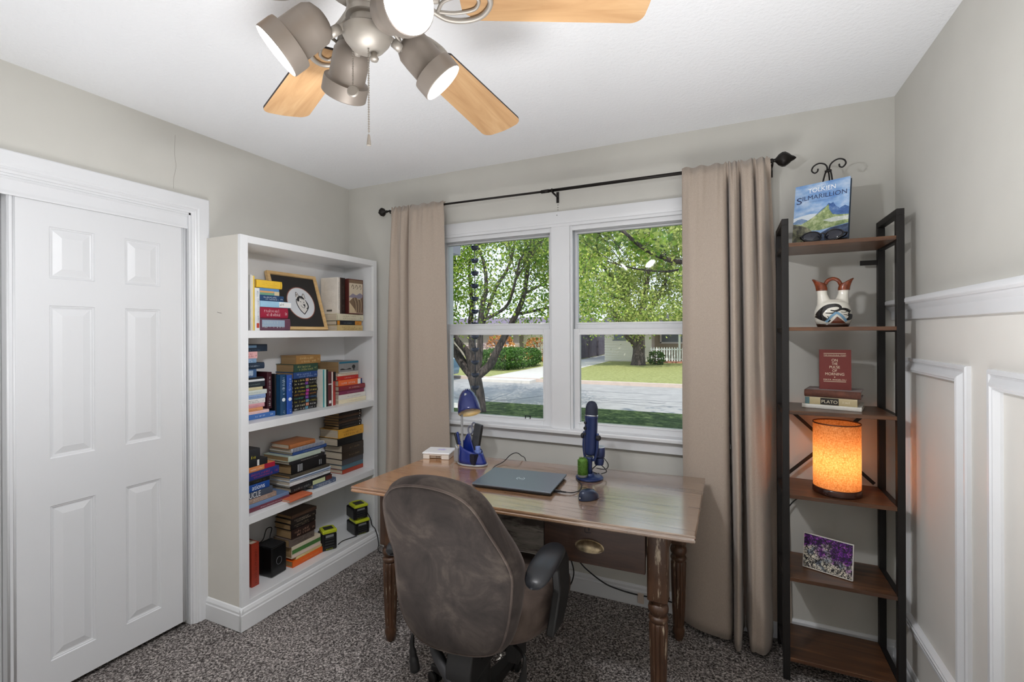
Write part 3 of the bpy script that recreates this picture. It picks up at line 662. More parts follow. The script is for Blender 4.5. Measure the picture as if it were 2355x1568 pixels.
for kind, label, grp, y0, y1, z0, z1, X, D, cv, lt, st in BOOKS:
    old = any(w in label for w in ('tan brown', 'dark green paperback', 'silhouettes', 'bottom shelf pile', 'mint green thick', 'very thick', 'counting up', 'royal blue'))
    Rj = random.Random(label)
    if kind == 'H':
        Xj = X+Rj.uniform(-.003, .003); a = Rj.uniform(-.9, .9)
        M = Matrix.Translation((Xj, y0, z0+.0006)) @ Matrix.Rotation(math.radians(a), 4, 'Z') @ RH
        book(M, y1-y0, D, z1-z0-.0002, cv, lt, st, label, 'books on the white bookcase', old=old)
    else:
        M = Matrix.Translation((X, y1-.0003, z0+.0006)) @ RV
        book(M, z1-z0, D, y1-y0-.0006, cv, lt, st, label, 'books on the white bookcase', old=old, vertical=True)
# the book facing the room on the top shelf, with a pale landscape on its cover
fb = thing('book', 'brown book with pale mountain picture facing out beside the dark brown book', 'book', (-2.24, 2.386, 1.557), 0, 'books on the white bookcase')
fz0 = 1.5578
Mf = Matrix.Translation((-2.212, 2.312, fz0)) @ Matrix.Rotation(math.radians(84), 4, 'Z')    # local x along the cover
MB().box(0, .114, .002, .03, .002, .224, 0, Mf).build('pages', M_pageV, fb)
MB().box(-.004, .116, -.0015, .001, 0, .226, 0, Mf).box(-.004, .116, .031, .033, 0, .226, 0, Mf).box(-.006, -.003, -.001, .033, 0, .226, 0, Mf).build('cover', mat('5c2c28', .45), fb)
Mc = Mf @ Matrix(((1, 0, 0, 0), (0, 0, -1, -.0016), (0, 1.33, 0, 0), (0, 0, 0, 1)))
pic = MB(); patch(pic, Mc, .002, .112, .004, .166, 0, .0002)
polyflat(pic, Mc, [(.002, .085), (.03, .1), (.06, .092), (.09, .104), (.112, .096), (.112, .075), (.002, .08)], 2, .0004)
polyflat(pic, Mc, [(.002, .06), (.03, .078), (.055, .082), (.08, .07), (.112, .085), (.112, .006), (.02, .006)], 1, .0005)
polyflat(pic, Mc, [(.002, .004), (.002, .058), (.05, .02), (.06, .006)], 3, .0006)
for k in range(7): stroke(pic, Mc, [(.03+.012*k, .078), (.045+.011*k, .05), (.05+.009*k, .01)], .0022, 3 if k % 2 else 4, .0007)
patch(pic, Mc, .002, .112, .15, .166, 1, .0005)
for k in range(3): stroke(pic, Mc, [(.02+.03*k, .128), (.03+.03*k, .142), (.04+.03*k, .128), (.033+.03*k, .122)], .003, 4, .0006)
pic.build('cover_picture', [mat('cdbfa8', .5), mat('7a6450', .5), mat('8a8494', .5), mat('c8b494', .5), mat('4c3a30', .5)], fb)
# back cover print on the white jacket book: thin lines of text on the side facing the room
for o in list(COL.objects):
    if o.get('label', '').startswith('white dust jacket'):
        pm_ = MB(); z0 = 1.5575
        Mq = frame3((-2.225-.135, 2.264-.0, z0), (1, 0, 0), (0, 0, 1))
        yy = [b for b in BOOKS if b[1].startswith('white dust jacket')][0]
        Mq = frame3((yy[7]-.13, yy[3]-.0004, z0), (1, 0, 0), (0, 0, 1))
        Hh = yy[6]-yy[5]
        for i in range(19):
            if i in (9,): continue
            glyphs(pm_, Mq, .012, .095+.01*math.sin(i*3), Hh*(.93-.036*i), Hh*(.93-.036*i)+.0026, rnd, 0, .9, .0003)
        pm_.box(.04, .085, -.0, .0003, Hh*.06, Hh*.11, 1, Mq @ Matrix(((1, 0, 0, 0), (0, 0, 1, 0), (0, 1, 0, 0), (0, 0, 0, 1))))
        pm_.build('back_cover_print', [mat('a89c90', .6), mat('5c5850', .6)], o)

# ------------------------------------------------------------------ framed dog drawing
fr = thing('picture_frame', 'light wood frame with dog head drawing leaning on the top shelf', 'picture', (-2.3, 2.01, 1.449))
Mfr = frame3((-2.274, 2.020, 1.4545), (math.sin(math.radians(-1)), math.cos(math.radians(-1)), 0), (-.107, .0, .338))
fw, fh = .353, .352
f_ = MB(); rects(f_, Mfr, -fw/2, fw/2, 0, fh, [(0, -.012), (0, .008), (.002, .01), (.016, .01), (.018, .007), (.02, -.002)])
f_.box(-fw/2+.001, fw/2-.001, .001, fh-.001, -.012, -.006, 0, Mfr)
f_.build('frame', wood((206, 164, 106), (222, 186, 130), (232, 200, 148), 1, 14, .4), fr)
p_ = MB(); patch(p_, Mfr, -fw/2+.018, fw/2-.018, .018, fh-.018, 0, .0002)
cx, cy, ra = .02, .168, .102
polyflat(p_, Mfr, circ(cx, cy, ra, ra, 48), 1, .0012); polyflat(p_, Mfr, circ(cx, cy, ra*.955, ra*.955, 48), 4, .0014)
polyflat(p_, Mfr, circ(cx, cy, ra*.93, ra*.93, 48), 2, .0018)
p_.build('mat_board', [mat('2c2a29', .8), mat('7c4a44', .7), mat('dfe3e8', .8), mat('2c2a29', .8), mat('d8c0b4', .7)], fr)
d_ = MB(); S = .058
def dp(pts): return [(cx+.004+x*S, cy+y*S) for x, y in pts]
polyflat(d_, Mfr, dp([(-.62, .62), (-.52, 1.08), (-.4, 1.12), (-.16, .72), (.2, .74), (.36, 1.0), (.5, .98), (.56, .55), (.5, .35), (.72, -.05), (.74, -.4), (.5, -.75), (.02, -1.22), (-.35, -.8), (-.6, -.35), (-.66, .1), (-.55, .38)]), 1, .0021)
polyflat(d_, Mfr, dp([(-.56, .4), (-.42, .62), (-.14, .78), (.2, .76), (.44, .5), (.36, .3), (.25, .52), (.14, .36), (.06, .6), (-.02, .4), (-.1, .62), (-.22, .3), (-.42, .12), (-.52, .2)]), 0, .0024)
polyflat(d_, Mfr, dp([(-.2, .5), (-.06, .36), (-.16, .3), (-.26, .32)]), 1, .0027)
for pts, ww in (([(-.62, .62), (-.52, 1.08), (-.4, 1.12), (-.16, .74)], .055), ([(.22, .76), (.36, 1.0), (.5, .98), (.56, .5)], .055), ([(-.46, .66), (-.44, .94), (-.36, .8)], .05),
                ([(-.6, .4), (-.66, .05), (-.58, -.35), (-.36, -.8), (.02, -1.22)], .09), ([(.52, .34), (.72, -.05), (.74, -.4), (.5, -.75), (.02, -1.22)], .09), ([(.6, .1), (.7, -.2), (.66, -.45), (.45, -.62)], .09),
                ([(-.2, -.25), (-.05, -.45), (.15, -.52), (.28, -.42)], .05), ([(-.22, .18), (-.06, .1)], .06)):
    stroke(d_, Mfr, dp(pts), ww*S, 0, .0026)
polyflat(d_, Mfr, dp(circ(.26, .1, .055, .06, 10)), 0, .0027); polyflat(d_, Mfr, dp([(.1, -.06), (.2, -.12), (.36, -.08), (.36, -.3), (.28, -.44), (.16, -.3)]), 0, .0027)
polyflat(d_, Mfr, dp([(.2, -.16), (.3, -.14), (.28, -.22)]), 2, .0029)
d_.build('dog_drawing', [mat('26252a', .8), mat('e6e4e0', .8), mat('8c8a88', .8)], fr)

# ------------------------------------------------------------------ bottom shelf gadgets
M_blk = mat((22, 22, 24), .35, name='black plastic'); M_blkm = mat((26, 26, 28), .6, bmp=.1, bscale=300, name='matte black plastic')
Z4 = .1286
sp = thing('speaker_box', 'black square speaker box with ring mark on the bottom shelf', 'speaker', (-2.27, 1.77, Z4))
Msp = Matrix.Translation((-2.212, 1.742, Z4)) @ Matrix.Rotation(math.radians(3), 4, 'Z')
MB().box(-.12, 0, 0, .098, .003, .158, 0, Msp).build('body', mat((14, 14, 15), .25, name='gloss black'), sp, bevel=.006, seg=3)
MB().box(-.117, -.004, .004, .094, .158, .162, 0, Msp).build('top_grille', M_blkm, sp, bevel=.004)
rg = MB(); rg.tube([(.0006, .048+.017*math.cos(t), .078+.02*math.sin(t)) for t in [2*PI*i/28 for i in range(29)]], .0011, 6)
rg.v = [tuple(Msp @ Vector(p)) for p in rg.v]
rg.build('ring_mark', mat((120, 120, 124), .3), sp)
tag(MB().box(-2.335, -2.28, 1.585, 1.64, Z4, Z4+.205).build('power_adapter', M_blkm, bevel=.004, loc=(-2.31, 1.61, Z4)), 'tall black power adapter behind the red clothbound book', 'adapter')
cb = MB(); cb.tube(catmull([(-2.3, 1.61, .33), (-2.31, 1.625, .37), (-2.31, 1.66, .37), (-2.31, 1.70, .32), (-2.32, 1.74, .298), (-2.34, 1.79, .296), (-2.35, 1.82, .34), (-2.36, 1.86, .33), (-2.36, 1.85, .29), (-2.3, 1.8, .293)], 6), .0028, 6)
tag(cb.build('power_cable', M_blk, loc=(-2.3, 1.61, .3)), 'black cable curling over the speaker box', 'cable')
M_lime = mat((190, 200, 40), .4, name='lime plastic')
def battery(name, loc, rz, label, w=.075, l=.11, h=.062, cap=.022):
    b = thing(name, label, 'battery', loc, rz, 'lime and black tool batteries on the bottom shelf'); W = world(b)
    MB().box(-w/2, w/2, -l/2, l/2, 0, h, 0, W).build('body', M_blk, b, bevel=.009, seg=3)
    MB().box(-w*.44, w*.44, -l*.56, l*.3, h, h+.006, 0, W).build('neck', M_blkm, b, bevel=.002)
    mb = MB(); mb.prism([(-w*.48, -l*.58), (w*.48, -l*.58), (w*.48, l*.18), (w*.2, l*.32), (-w*.2, l*.32), (-w*.48, l*.18)], h+.006, h+cap, W)
    mb.build('lime_cap', M_lime, b, bevel=.004, smooth=35)
    mb = MB().box(-w*.3, w*.3, -l*.4, l*.06, h+cap, h+cap+.002, 0, W); mb.build('label_plate', mat((44, 46, 40), .5), b)
    mb = MB()
    for k in range(4): mb.box(w/2-.002, w/2+.0035, -l*.3, l*.3, h*(.2+.17*k), h*(.27+.17*k), 0, W)
    for k in range(4): mb.box(-w*.3, w*.3, -l/2-.003, -l/2+.002, h*(.2+.17*k), h*(.27+.17*k), 0, W)
    mb.build('grip_rib', mat((52, 53, 54), .45), b)
    MB().box(-w*.26, w*.26, -l/2-.0035, -l/2, h*.82, h*.97, 0, W).box(w/2, w/2+.0035, -l*.2, l*.2, h*.84, h*.97, 0, W).build('release_button', mat((128, 130, 132), .5), b)
    g = MB(); glyphs(g, frame3(W @ Vector((0, -l/2-.0005, 0)), W.to_3x3() @ Vector((1, 0, 0)), (0, 0, 1)), -w*.25, w*.22, h*.06, h*.15, rnd, 0, 1); g.build('lettering', M_lime, b)
    return b
battery('tool_battery', (-2.225, 2.137, Z4), math.radians(62), 'single lime and black tool battery in front on the bottom shelf', .088, .1, .098, .026)
battery('tool_battery', (-2.222, 2.395, Z4), math.radians(68), 'lower of two stacked lime and black tool batteries', .1, .13, .074, .022)
battery('tool_battery', (-2.226, 2.392, Z4+.0985), math.radians(66), 'upper of two stacked lime and black tool batteries', .096, .125, .072, .022)
cb = MB(); cb.tube(catmull([(-2.19, 2.19, .132), (-2.2, 2.24, .132), (-2.18, 2.3, .133), (-2.17, 2.33, .132)], 6), .0025, 6)
tag(cb.build('charger_cable', M_blk, loc=(-2.19, 2.25, .13)), 'short black cable between the tool batteries', 'cable')
cb = MB(); cb.tube(catmull([(-2.175, 2.43, .25), (-2.16, 2.447, .2), (-2.15, 2.45, .16), (-2.128, 2.452, .14), (-2.112, 2.455, .1), (-2.105, 2.46, .04), (-2.09, 2.44, .006), (-2.0, 2.42, .006)], 6), .0028, 6)
tag(cb.build('charger_cable', M_blk, loc=(-2.15, 2.45, .13)), 'black cable running over the bookcase plinth to the floor', 'cable')
# ------------------------------------------------------------------ old wooden desk
DZ = .76
FL, FR, BR, BL = (-1.512, 1.588), (-.100, 1.656), (-.098, 2.335), (-1.478, 2.235)
def mk_desktop():
    m, nt, b = nodes('worn desk top'); v = coords(nt, (1.2, 16, 16), (0, 0, math.radians(-3)))
    v2 = coords(nt); f = noise_tex(nt, v, 2.2, 8, .62, 1.4)
    o1 = ramp(nt, f, [(.25, lin((92, 58, 30))), (.45, lin((152, 101, 54))), (.62, lin((180, 124, 70))), (.8, lin((204, 150, 92)))])
    o2 = ramp(nt, f, [(.25, lin((70, 55, 44))), (.45, lin((116, 93, 75))), (.62, lin((140, 117, 97))), (.8, lin((172, 149, 129)))])
    sx = nt.nodes.new('ShaderNodeSeparateXYZ'); nt.links.new(v2, sx.inputs[0])
    mr = nt.nodes.new('ShaderNodeMapRange'); mr.inputs[1].default_value = -.75; mr.inputs[2].default_value = .35
    n2 = noise_tex(nt, v2, 2.5, 4); ad = nt.nodes.new('ShaderNodeMath'); ad.operation = 'MULTIPLY_ADD'; ad.inputs[1].default_value = .5
    nt.links.new(n2, ad.inputs[0]); nt.links.new(sx.outputs[0], ad.inputs[2])
    sb = nt.nodes.new('ShaderNodeMath'); sb.operation = 'SUBTRACT'; sb.inputs[1].default_value = .25
    nt.links.new(ad.outputs[0], sb.inputs[0]); nt.links.new(sb.outputs[0], mr.inputs[0])
    mx = nt.nodes.new('ShaderNodeMix'); mx.data_type = 'RGBA'
    nt.links.new(mr.outputs[0], mx.inputs[0]); nt.links.new(o1, mx.inputs[6]); nt.links.new(o2, mx.inputs[7])
    # paint specks
    sp_ = noise_tex(nt, v2, 26, 6, .7); cl = noise_tex(nt, v2, 2.6, 2)
    mu = nt.nodes.new('ShaderNodeMath'); mu.operation = 'MULTIPLY'; nt.links.new(sp_, mu.inputs[0]); nt.links.new(cl, mu.inputs[1])
    fk = ramp(nt, mu.outputs[0], [(.405, (0, 0, 0)), (.425, (1, 1, 1))])
    m2 = nt.nodes.new('ShaderNodeMix'); m2.data_type = 'RGBA'; m2.inputs[7].default_value = (*lin((206, 196, 184)), 1)
    nt.links.new(fk, m2.inputs[0]); nt.links.new(mx.outputs[2], m2.inputs[6])
    nt.links.new(m2.outputs[2], b.inputs['Base Color'])
    rr = ramp(nt, f, [(.3, (.3, .3, .3)), (.7, (.2, .2, .2))]); nt.links.new(rr, b.inputs['Roughness'])
    b.inputs['Specular IOR Level'].default_value = 1; b.inputs['Coat Weight'].default_value = 1; b.inputs['Coat Roughness'].default_value = .15; b.inputs['Coat IOR'].default_value = 2.4
    bump(nt, b, f, .22, .003); return m
M_top = mk_desktop()
def mk_distress(base, chip, amt, axis, name):
    m, nt, b = nodes(name); s = [20, 20, 20]; s[axis] = 3
    v = coords(nt, tuple(s)); v2 = coords(nt, tuple((34 if 'turned' in name else 9) if i != axis else (5 if 'turned' in name else 2) for i in range(3)))
    f = noise_tex(nt, v, 1.6, 6, .65, .8); g = noise_tex(nt, v2, 1.1, 6, .7)
    a = ramp(nt, f, [(.3, tuple(x*.5 for x in lin(base))), (.6, lin(base)), (.8, tuple(min(1, x*1.4) for x in lin(base)))])
    k = ramp(nt, g, [(amt, (0, 0, 0)), (amt+.07, (1, 1, 1))])
    mx = nt.nodes.new('ShaderNodeMix'); mx.data_type = 'RGBA'; mx.inputs[7].default_value = (*lin(chip), 1)
    nt.links.new(k, mx.inputs[0]); nt.links.new(a, mx.inputs[6]); nt.links.new(mx.outputs[2], b.inputs['Base Color'])
    b.inputs['Roughness'].default_value = .45; bump(nt, b, g, .3, .003); return m
M_leg = mk_distress((84, 57, 39), (176, 160, 138), .57, 2, 'worn turned wood')
M_apr = mk_distress((136, 130, 122), (58, 50, 45), .49, 0, 'weathered apron paint')
M_drw = mk_distress((70, 48, 37), (172, 158, 142), .66, 0, 'worn drawer front')
dk = thing('desk', 'old worn wooden desk with drawer and turned fluted legs', 'desk', (-.8, 1.95, 0))
def inset(q, d):
    c = Vector((sum(p[0] for p in q)/4, sum(p[1] for p in q)/4))
    return [tuple(Vector(p)+(c-Vector(p)).normalized()*d) for p in q]
Q = [FL, FR, BR, BL]; Q1 = inset(Q, .007)
t_ = MB()
lay = [(Q1, DZ-.026), (Q, DZ-.022), (Q, DZ-.016), (inset(Q, .004), DZ-.013), (inset(Q, .004), DZ-.011), (Q, DZ-.008), (Q, DZ-.003), (inset(Q, .003), DZ)]
vs = [(x, y, z) for q, z in lay for x, y in q]
fs = [(0, 3, 2, 1)]+[(i*4+k, i*4+(k+1) % 4, (i+1)*4+(k+1) % 4, (i+1)*4+k) for i in range(len(lay)-1) for k in range(4)]+[tuple(len(vs)-4+k for k in range(4))]
t_.add(vs, fs); t_.build('table_top', M_top, dk)
LG = {'fl': (-1.438, 1.762), 'fr': (-.237, 1.80), 'br': (-.214, 2.318), 'bl': (-1.405, 2.235)}
def flute(th, z): return 1-.15*max(0, math.cos(10*th))**2 if .075 < z < .365 else 1
for k, (x, y) in LG.items():
    L = MB(); Ml = Matrix.Translation((x, y, 0))
    w = .036
    L.prism([(-w, -w*.8), (-w*.8, -w), (w*.8, -w), (w, -w*.8), (w, w*.8), (w*.8, w), (-w*.8, w), (-w, w*.8)], .455, DZ-.026, Ml)
    pf = [(.0, .0), (.016, 0), (.021, .012), (.026, .035), (.027, .052), (.022, .064), (.024, .07), (.0255, .078), (.029, .15), (.032, .25), (.034, .34), (.034, .362), (.029, .368), (.033, .374), (.036, .382), (.033, .39), (.025, .394), (.029, .4), (.036, .41), (.037, .42), (.034, .432), (.026, .438), (.03, .442), (.031, .45), (.04, .458)]
    L.lathe(pf, 60, 0, Ml, flute)
    L.build('leg', M_leg, dk, smooth=50)
def apron(p, q, z0, z1, t, m, name='apron', off=0):
    p, q = Vector((*p, 0)), Vector((*q, 0)); d = (q-p).normalized(); n = Vector((0, 0, 1)).cross(d)
    M = Matrix((d, n, Vector((0, 0, 1)))).transposed().to_4x4(); M.translation = p
    return MB().box(0, (q-p).length, -t/2+off, t/2+off, z0, z1, 0, M).build(name, m, dk, bevel=.002)
xs = lambda t: (LG['fl'][0]+(LG['fr'][0]-LG['fl'][0])*t, LG['fl'][1]+(LG['fr'][1]-LG['fl'][1])*t-.022)
A0, A1 = xs(.03), xs(.64)
apron(A0, A1, .545, DZ-.026, .02, M_apr)
apron(LG['fl'], LG['bl'], .56, DZ-.026, .02, M_apr); apron(LG['fr'], LG['br'], .56, DZ-.026, .02, M_leg); apron(LG['bl'], LG['br'], .56, DZ-.026, .02, M_apr)
D0, D1 = xs(.642), xs(.966)
apron(xs(.635), xs(.97), DZ-.055, DZ-.026, .022, M_apr, 'drawer_rail')
p, q = Vector((*D0, 0)), Vector((*D1, 0)); d = (q-p).normalized(); n = Vector((0, 0, 1)).cross(d)
MD = Matrix((d, n, Vector((0, 0, 1)))).transposed().to_4x4(); MD.translation = p; DL = (q-p).length
dr = MB().box(0, DL, -.014, .006, .545, DZ-.058, 0, MD).box(.01, DL-.01, .006, .4, .56, DZ-.07, 0, MD).build('drawer', M_drw, dk, bevel=.003)
hx, hz = DL*.47, .617
cup = MB()
def shell(u, v):
    a = PI*(u); e = v*PI/2
    return tuple(MD @ Vector((hx+.052*math.cos(a)*math.sin(e), -.016-.024*math.cos(e)*math.sin(a)**.5, hz+.03*math.sin(a)*math.sin(e)-.012)))
cup.grid(lambda u, v: tuple(MD @ Vector((hx-.055*math.cos(PI*u)*(1-.2*v), -.014-.034*math.sin(v*PI/2)*(.3+.7*math.sin(PI*u)), hz-.012+.034*math.sin(PI*u)*math.cos(v*PI/2*.98)))), 21, 9)
cup.add([tuple(MD @ Vector(p)) for p in [(hx+.056*math.cos(t), -.0155, hz-.002+.026*math.sin(t)) for t in [2*PI*i/28 for i in range(28)]]+[(hx+.056*math.cos(t), -.0135, hz-.002+.026*math.sin(t)) for t in [2*PI*i/28 for i in range(28)]]], [tuple(range(28))]+[(i, i+28, (i+1) % 28+28, (i+1) % 28) for i in range(28)])
M_brass = mat('a8987c', .38, .85, var=.35, vscale=60, bmp=.5, bscale=120, name='tarnished brass')
cup.build('cup_pull', M_brass, dr, smooth=60)
kh = MB(); Mk_ = MD @ Matrix(((1, 0, 0, 0), (0, 0, -1, -.0145), (0, 1, 0, 0), (0, 0, 0, 1)))
stroke(kh, Mk_, [(hx-.016, .69), (hx-.016, .668), (hx+.006, .668)], .003, 0, .0006); polyflat(kh, Mk_, circ(hx-.002, .682, .004, n=10), 0, .0006); stroke(kh, Mk_, [(hx-.002, .682), (hx-.002, .672)], .003, 0, .0006)
kh.build('keyhole', mat((18, 14, 12), .6), dr)

# ------------------------------------------------------------------ laptop
lp = thing('laptop', 'closed black laptop lying on the desk', 'laptop', (-.845, 1.93, DZ))
lc = [(-1.016, 1.788), (-.66, 1.812), (-.678, 2.078), (-1.034, 2.045)]
def quadslab(mb, q, z0, z1, mi=0):
    vs = [(x, y, z0) for x, y in q]+[(x, y, z1) for x, y in q]
    mb.add(vs, [(0, 3, 2, 1), (4, 5, 6, 7), (0, 1, 5, 4), (1, 2, 6, 5), (2, 3, 7, 6), (3, 0, 4, 7)], mi)
M_lap = mat((112, 119, 128), .36, .55, name='dark laptop lid'); M_lapb = mat((24, 25, 27), .4, name='laptop base')
qb = MB(); vb = inset(lc, .012); vs = [(x, y, DZ+.002) for x, y in vb]+[(x, y, DZ+.012) for x, y in lc]
qb.add(vs, [(0, 3, 2, 1), (4, 5, 6, 7), (0, 1, 5, 4), (1, 2, 6, 5), (2, 3, 7, 6), (3, 0, 4, 7)])
for x, y in inset(lc, .06): qb.lathe([(.008, DZ), (.008, DZ+.003)], 10, 0, Matrix.Translation((x, y, 0)))
qb.build('base', M_lapb, lp, bevel=.002)
ql = MB(); quadslab(ql, lc, DZ+.0125, DZ+.0195); ql.build('lid', M_lap, lp, bevel=.0025, seg=3)
Ml = frame3((-.846, 1.9305, DZ+.0197), (.356, .024, 0), (-.018, .262, 0))
lg = MB(); S = .018
for i in range(28):
    a0, a1 = 2*PI*i/28, 2*PI*(i+1)/28
    if i in (5, 6, 19, 20): continue
    lg.add([(S*math.cos(a0), S*math.sin(a0), 0), (S*math.cos(a1), S*math.sin(a1), 0), (S*.55*math.cos(a1), S*.55*math.sin(a1), 0), (S*.55*math.cos(a0), S*.55*math.sin(a0), 0)], [(0, 3, 2, 1)] if False else [(0, 1, 2, 3)], 0, False, Ml)
M_chr = mat((208, 212, 216), .18, 1., name='chrome'); M_lgo = mat((206, 212, 218), .35, name='logo silver')
lg = MB()
text_mesh('hp', .021, .021, Ml @ Matrix(((1, .25, 0, 0), (0, 1, 0, -.001), (0, 0, 1, 0), (0, 0, 0, 1))), M_lgo, lp, 'logo_letters', .0003)
for k in range(2):
    a = [(.0175*math.cos(t), .0175*math.sin(t)) for t in [math.radians(-62+180*k+i*9) for i in range(15)]]
    stroke(lg, Ml, a, .003, 0, .0003)
lg.build('logo_ring', M_lgo, lp)
cbl = MB(); cbl.tube([(-1.026, 2.04, DZ+.009), (-1.045, 2.046, DZ+.009)], .004, 8)
cbl.tube(catmull([(-1.045, 2.046, DZ+.009), (-1.06, 2.1, DZ+.006), (-1.05, 2.18, DZ+.01), (-1.04, 2.235, DZ+.03), (-1.02, 2.268, DZ+.038), (-1.0, 2.29, DZ+.02), (-1.0, 2.36, DZ-.04), (-1.0, 2.40, DZ-.3)], 6), .0022, 8)
tag(cbl.build('power_cable', M_blk, loc=(-1.045, 2.046, DZ)), 'thin dark cable rising from behind the laptop over the desk back', 'cable')
usb = MB(); usb.box(-.668, -.64, 1.868, 1.88, DZ+.004, DZ+.011); usb.box(-.642, -.615, 1.871, 1.877, DZ+.005, DZ+.01)
usb.tube(catmull([(-.616, 1.874, DZ+.0075), (-.59, 1.885, DZ+.006), (-.575, 1.93, DZ+.003), (-.585, 2.0, DZ+.003), (-.62, 2.06, DZ+.003), (-.64, 2.11, DZ+.006), (-.63, 2.15, DZ+.004), (-.59, 2.17, DZ+.006), (-.55, 2.172, DZ+.012)], 6), .0022, 8)
tag(usb.build('usb_cable', M_blk, loc=(-.6, 1.95, DZ)), 'black cable joining the laptop side to the blue microphone', 'cable')

# ------------------------------------------------------------------ mouse
ms = thing('computer_mouse', 'dark blue wireless mouse on the desk', 'mouse', (-.515, 1.86, DZ), math.radians(-28)); W = world(ms)
def mouse(u, v):
    th = 2*PI*u; ph = v*PI/2
    x = .031*math.cos(th)*(1+.08*math.sin(th)); y = .05*math.sin(th)
    k = math.cos(ph)**.55; z = .036*math.sin(ph)*(1-.3*math.sin(th)*math.cos(ph))
    return tuple(W @ Vector((x*k, y*k-.004*v, .002+z)))
mb = MB(); mb.grid(mouse, 32, 12, wrap=True); mb.build('body', mat((38, 46, 66), .3, .2, name='navy plastic'), ms)
mb = MB(); mb.lathe([(.0, -.003), (.007, -.003), (.0085, 0), (.007, .003), (0, .003)], 16, 0, W @ Matrix.Translation((0, .024, .026)) @ Matrix.Rotation(PI/2, 4, 'Y')); mb.build('scroll_wheel', M_blkm, ms)
mb = MB(); mb.box(-.003, .003, -.0515, -.044, .010, .014, 0, W); mb.build('logo_mark', mat('d8d8d0', .4), ms, bevel=.002)

# ------------------------------------------------------------------ microphone
M_navy = mat((36, 50, 92), .32, .25, name='midnight blue metal'); M_navyd = mat((26, 32, 52), .7, bmp=.5, bscale=700, name='dark mesh')
mc = thing('microphone', 'midnight blue desktop microphone on round stand', 'microphone', (-.582, 2.118, DZ), math.radians(-18)); W = world(mc)
mb = MB(); mb.lathe([(.0, 0), (.06, 0), (.063, .003), (.063, .008), (.058, .012), (.05, .0135), (.03, .015), (.022, .02), (.02, .026), (0, .027)], 40, 0, W); mb.build('stand_base', M_navy, mc, smooth=50)
mb = MB(); mb.lathe([(.016, .02), (.012, .05), (.014, .09), (.018, .1)], 20, 0, W); mb.build('stand_stem', M_navy, mc)
TI = W @ Matrix.Translation((0, .006, .105)) @ Matrix.Rotation(math.radians(-4), 4, 'X')
mb = MB(); mb.lathe([(.0, 0), (.022, .002), (.028, .01), (.0295, .03), (.0295, .17), (.0305, .174), (.0305, .18), (.0285, .183)], 32, 0, TI); mb.build('body', M_navy, mc, smooth=50)
mb = MB(); mb.lathe([(.0285, .183), (.0285, .205), (.0275, .22), (.023, .236), (.014, .247), (.0, .25)], 32, 0, TI); mb.build('mesh_head', M_navyd, mc, smooth=70)
mb = MB(); mb.lathe([(.0305, .181), (.0312, .183), (.0305, .186)], 32, 0, TI); mb.build('chrome_band', M_chr, mc)
for sx in (-1, 1):
    mb = MB(); pts = [(sx*.036, .0, .205-.1), (sx*.037, 0, .14-.08), (sx*.036, 0, .03), (sx*.026, 0, -.012), (sx*.01, 0, -.02)]
    pts = catmull([TI @ Vector(p) for p in pts], 5)
    mb.tube(pts, .0065, 8); mb.build('yoke_arm', M_navy, mc)
    mb = MB(); mb.lathe([(0, -.006), (.012, -.006), (.013, -.003), (.013, .006), (.009, .01), (0, .01)], 18, 0, TI @ Matrix.Translation((sx*.04, 0, .085)) @ Matrix.Rotation(sx*PI/2, 4, 'Y')); mb.build('side_knob', M_blkm, mc, smooth=40)
for zz, rr in ((.125, .0075), (.15, .006), (.1, .006)):
    mb = MB(); mb.lathe([(0, -.001), (rr, -.001), (rr, .005), (0, .006)], 14, 0, TI @ Matrix.Translation((-.012, -.0285, zz)) @ Matrix.Rotation(PI/2, 4, 'X')); mb.build('control_knob', M_blkm, mc, smooth=40)
wc = thing('webcam', 'small blue webcam on wire stand behind the grass topped pot', 'webcam', (-.548, 2.162, DZ+.0148), math.radians(15)); W = world(wc)
mb = MB(); mb.lathe([(.0, 0), (.022, 0), (.026, .004), (.0275, .02), (.0275, .048), (.0255, .05), (.0235, .048), (.0225, .03), (0, .03)], 28, 0, W @ Matrix.Translation((0, 0, .075))); mb.build('barrel', M_navy, wc, smooth=50)
mb = MB(); mb.lathe([(.0255, .05), (.0275, .0515), (.0285, .049)], 28, 0, W @ Matrix.Translation((0, 0, .075))); mb.build('rim', mat((200, 206, 220), .3), wc)
mb = MB(); mb.lathe([(.0, .0), (.02, .002), (.024, .02), (.02, .034), (.0, .036)], 24, 0, W @ Matrix.Translation((0, 0, .04))); mb.build('swivel', M_navy, wc, smooth=60)
mb = MB()
for sx in (-1, 1): mb.tube(catmull([W @ Vector(p) for p in ((sx*.008, 0, .042), (sx*.03, 0, .02), (sx*.032, 0, .008), (sx*.01, -.012, .0022))], 5), .0024, 6)
mb.tube(catmull([W @ Vector(p) for p in ((.02, .0, .075), (.04, -.01, .05), (.038, -.01, .03), (.02, -.01, .022), (-.012, -.02, .03))], 6), .002, 6)
mb.build('wire_legs', M_blk, wc)
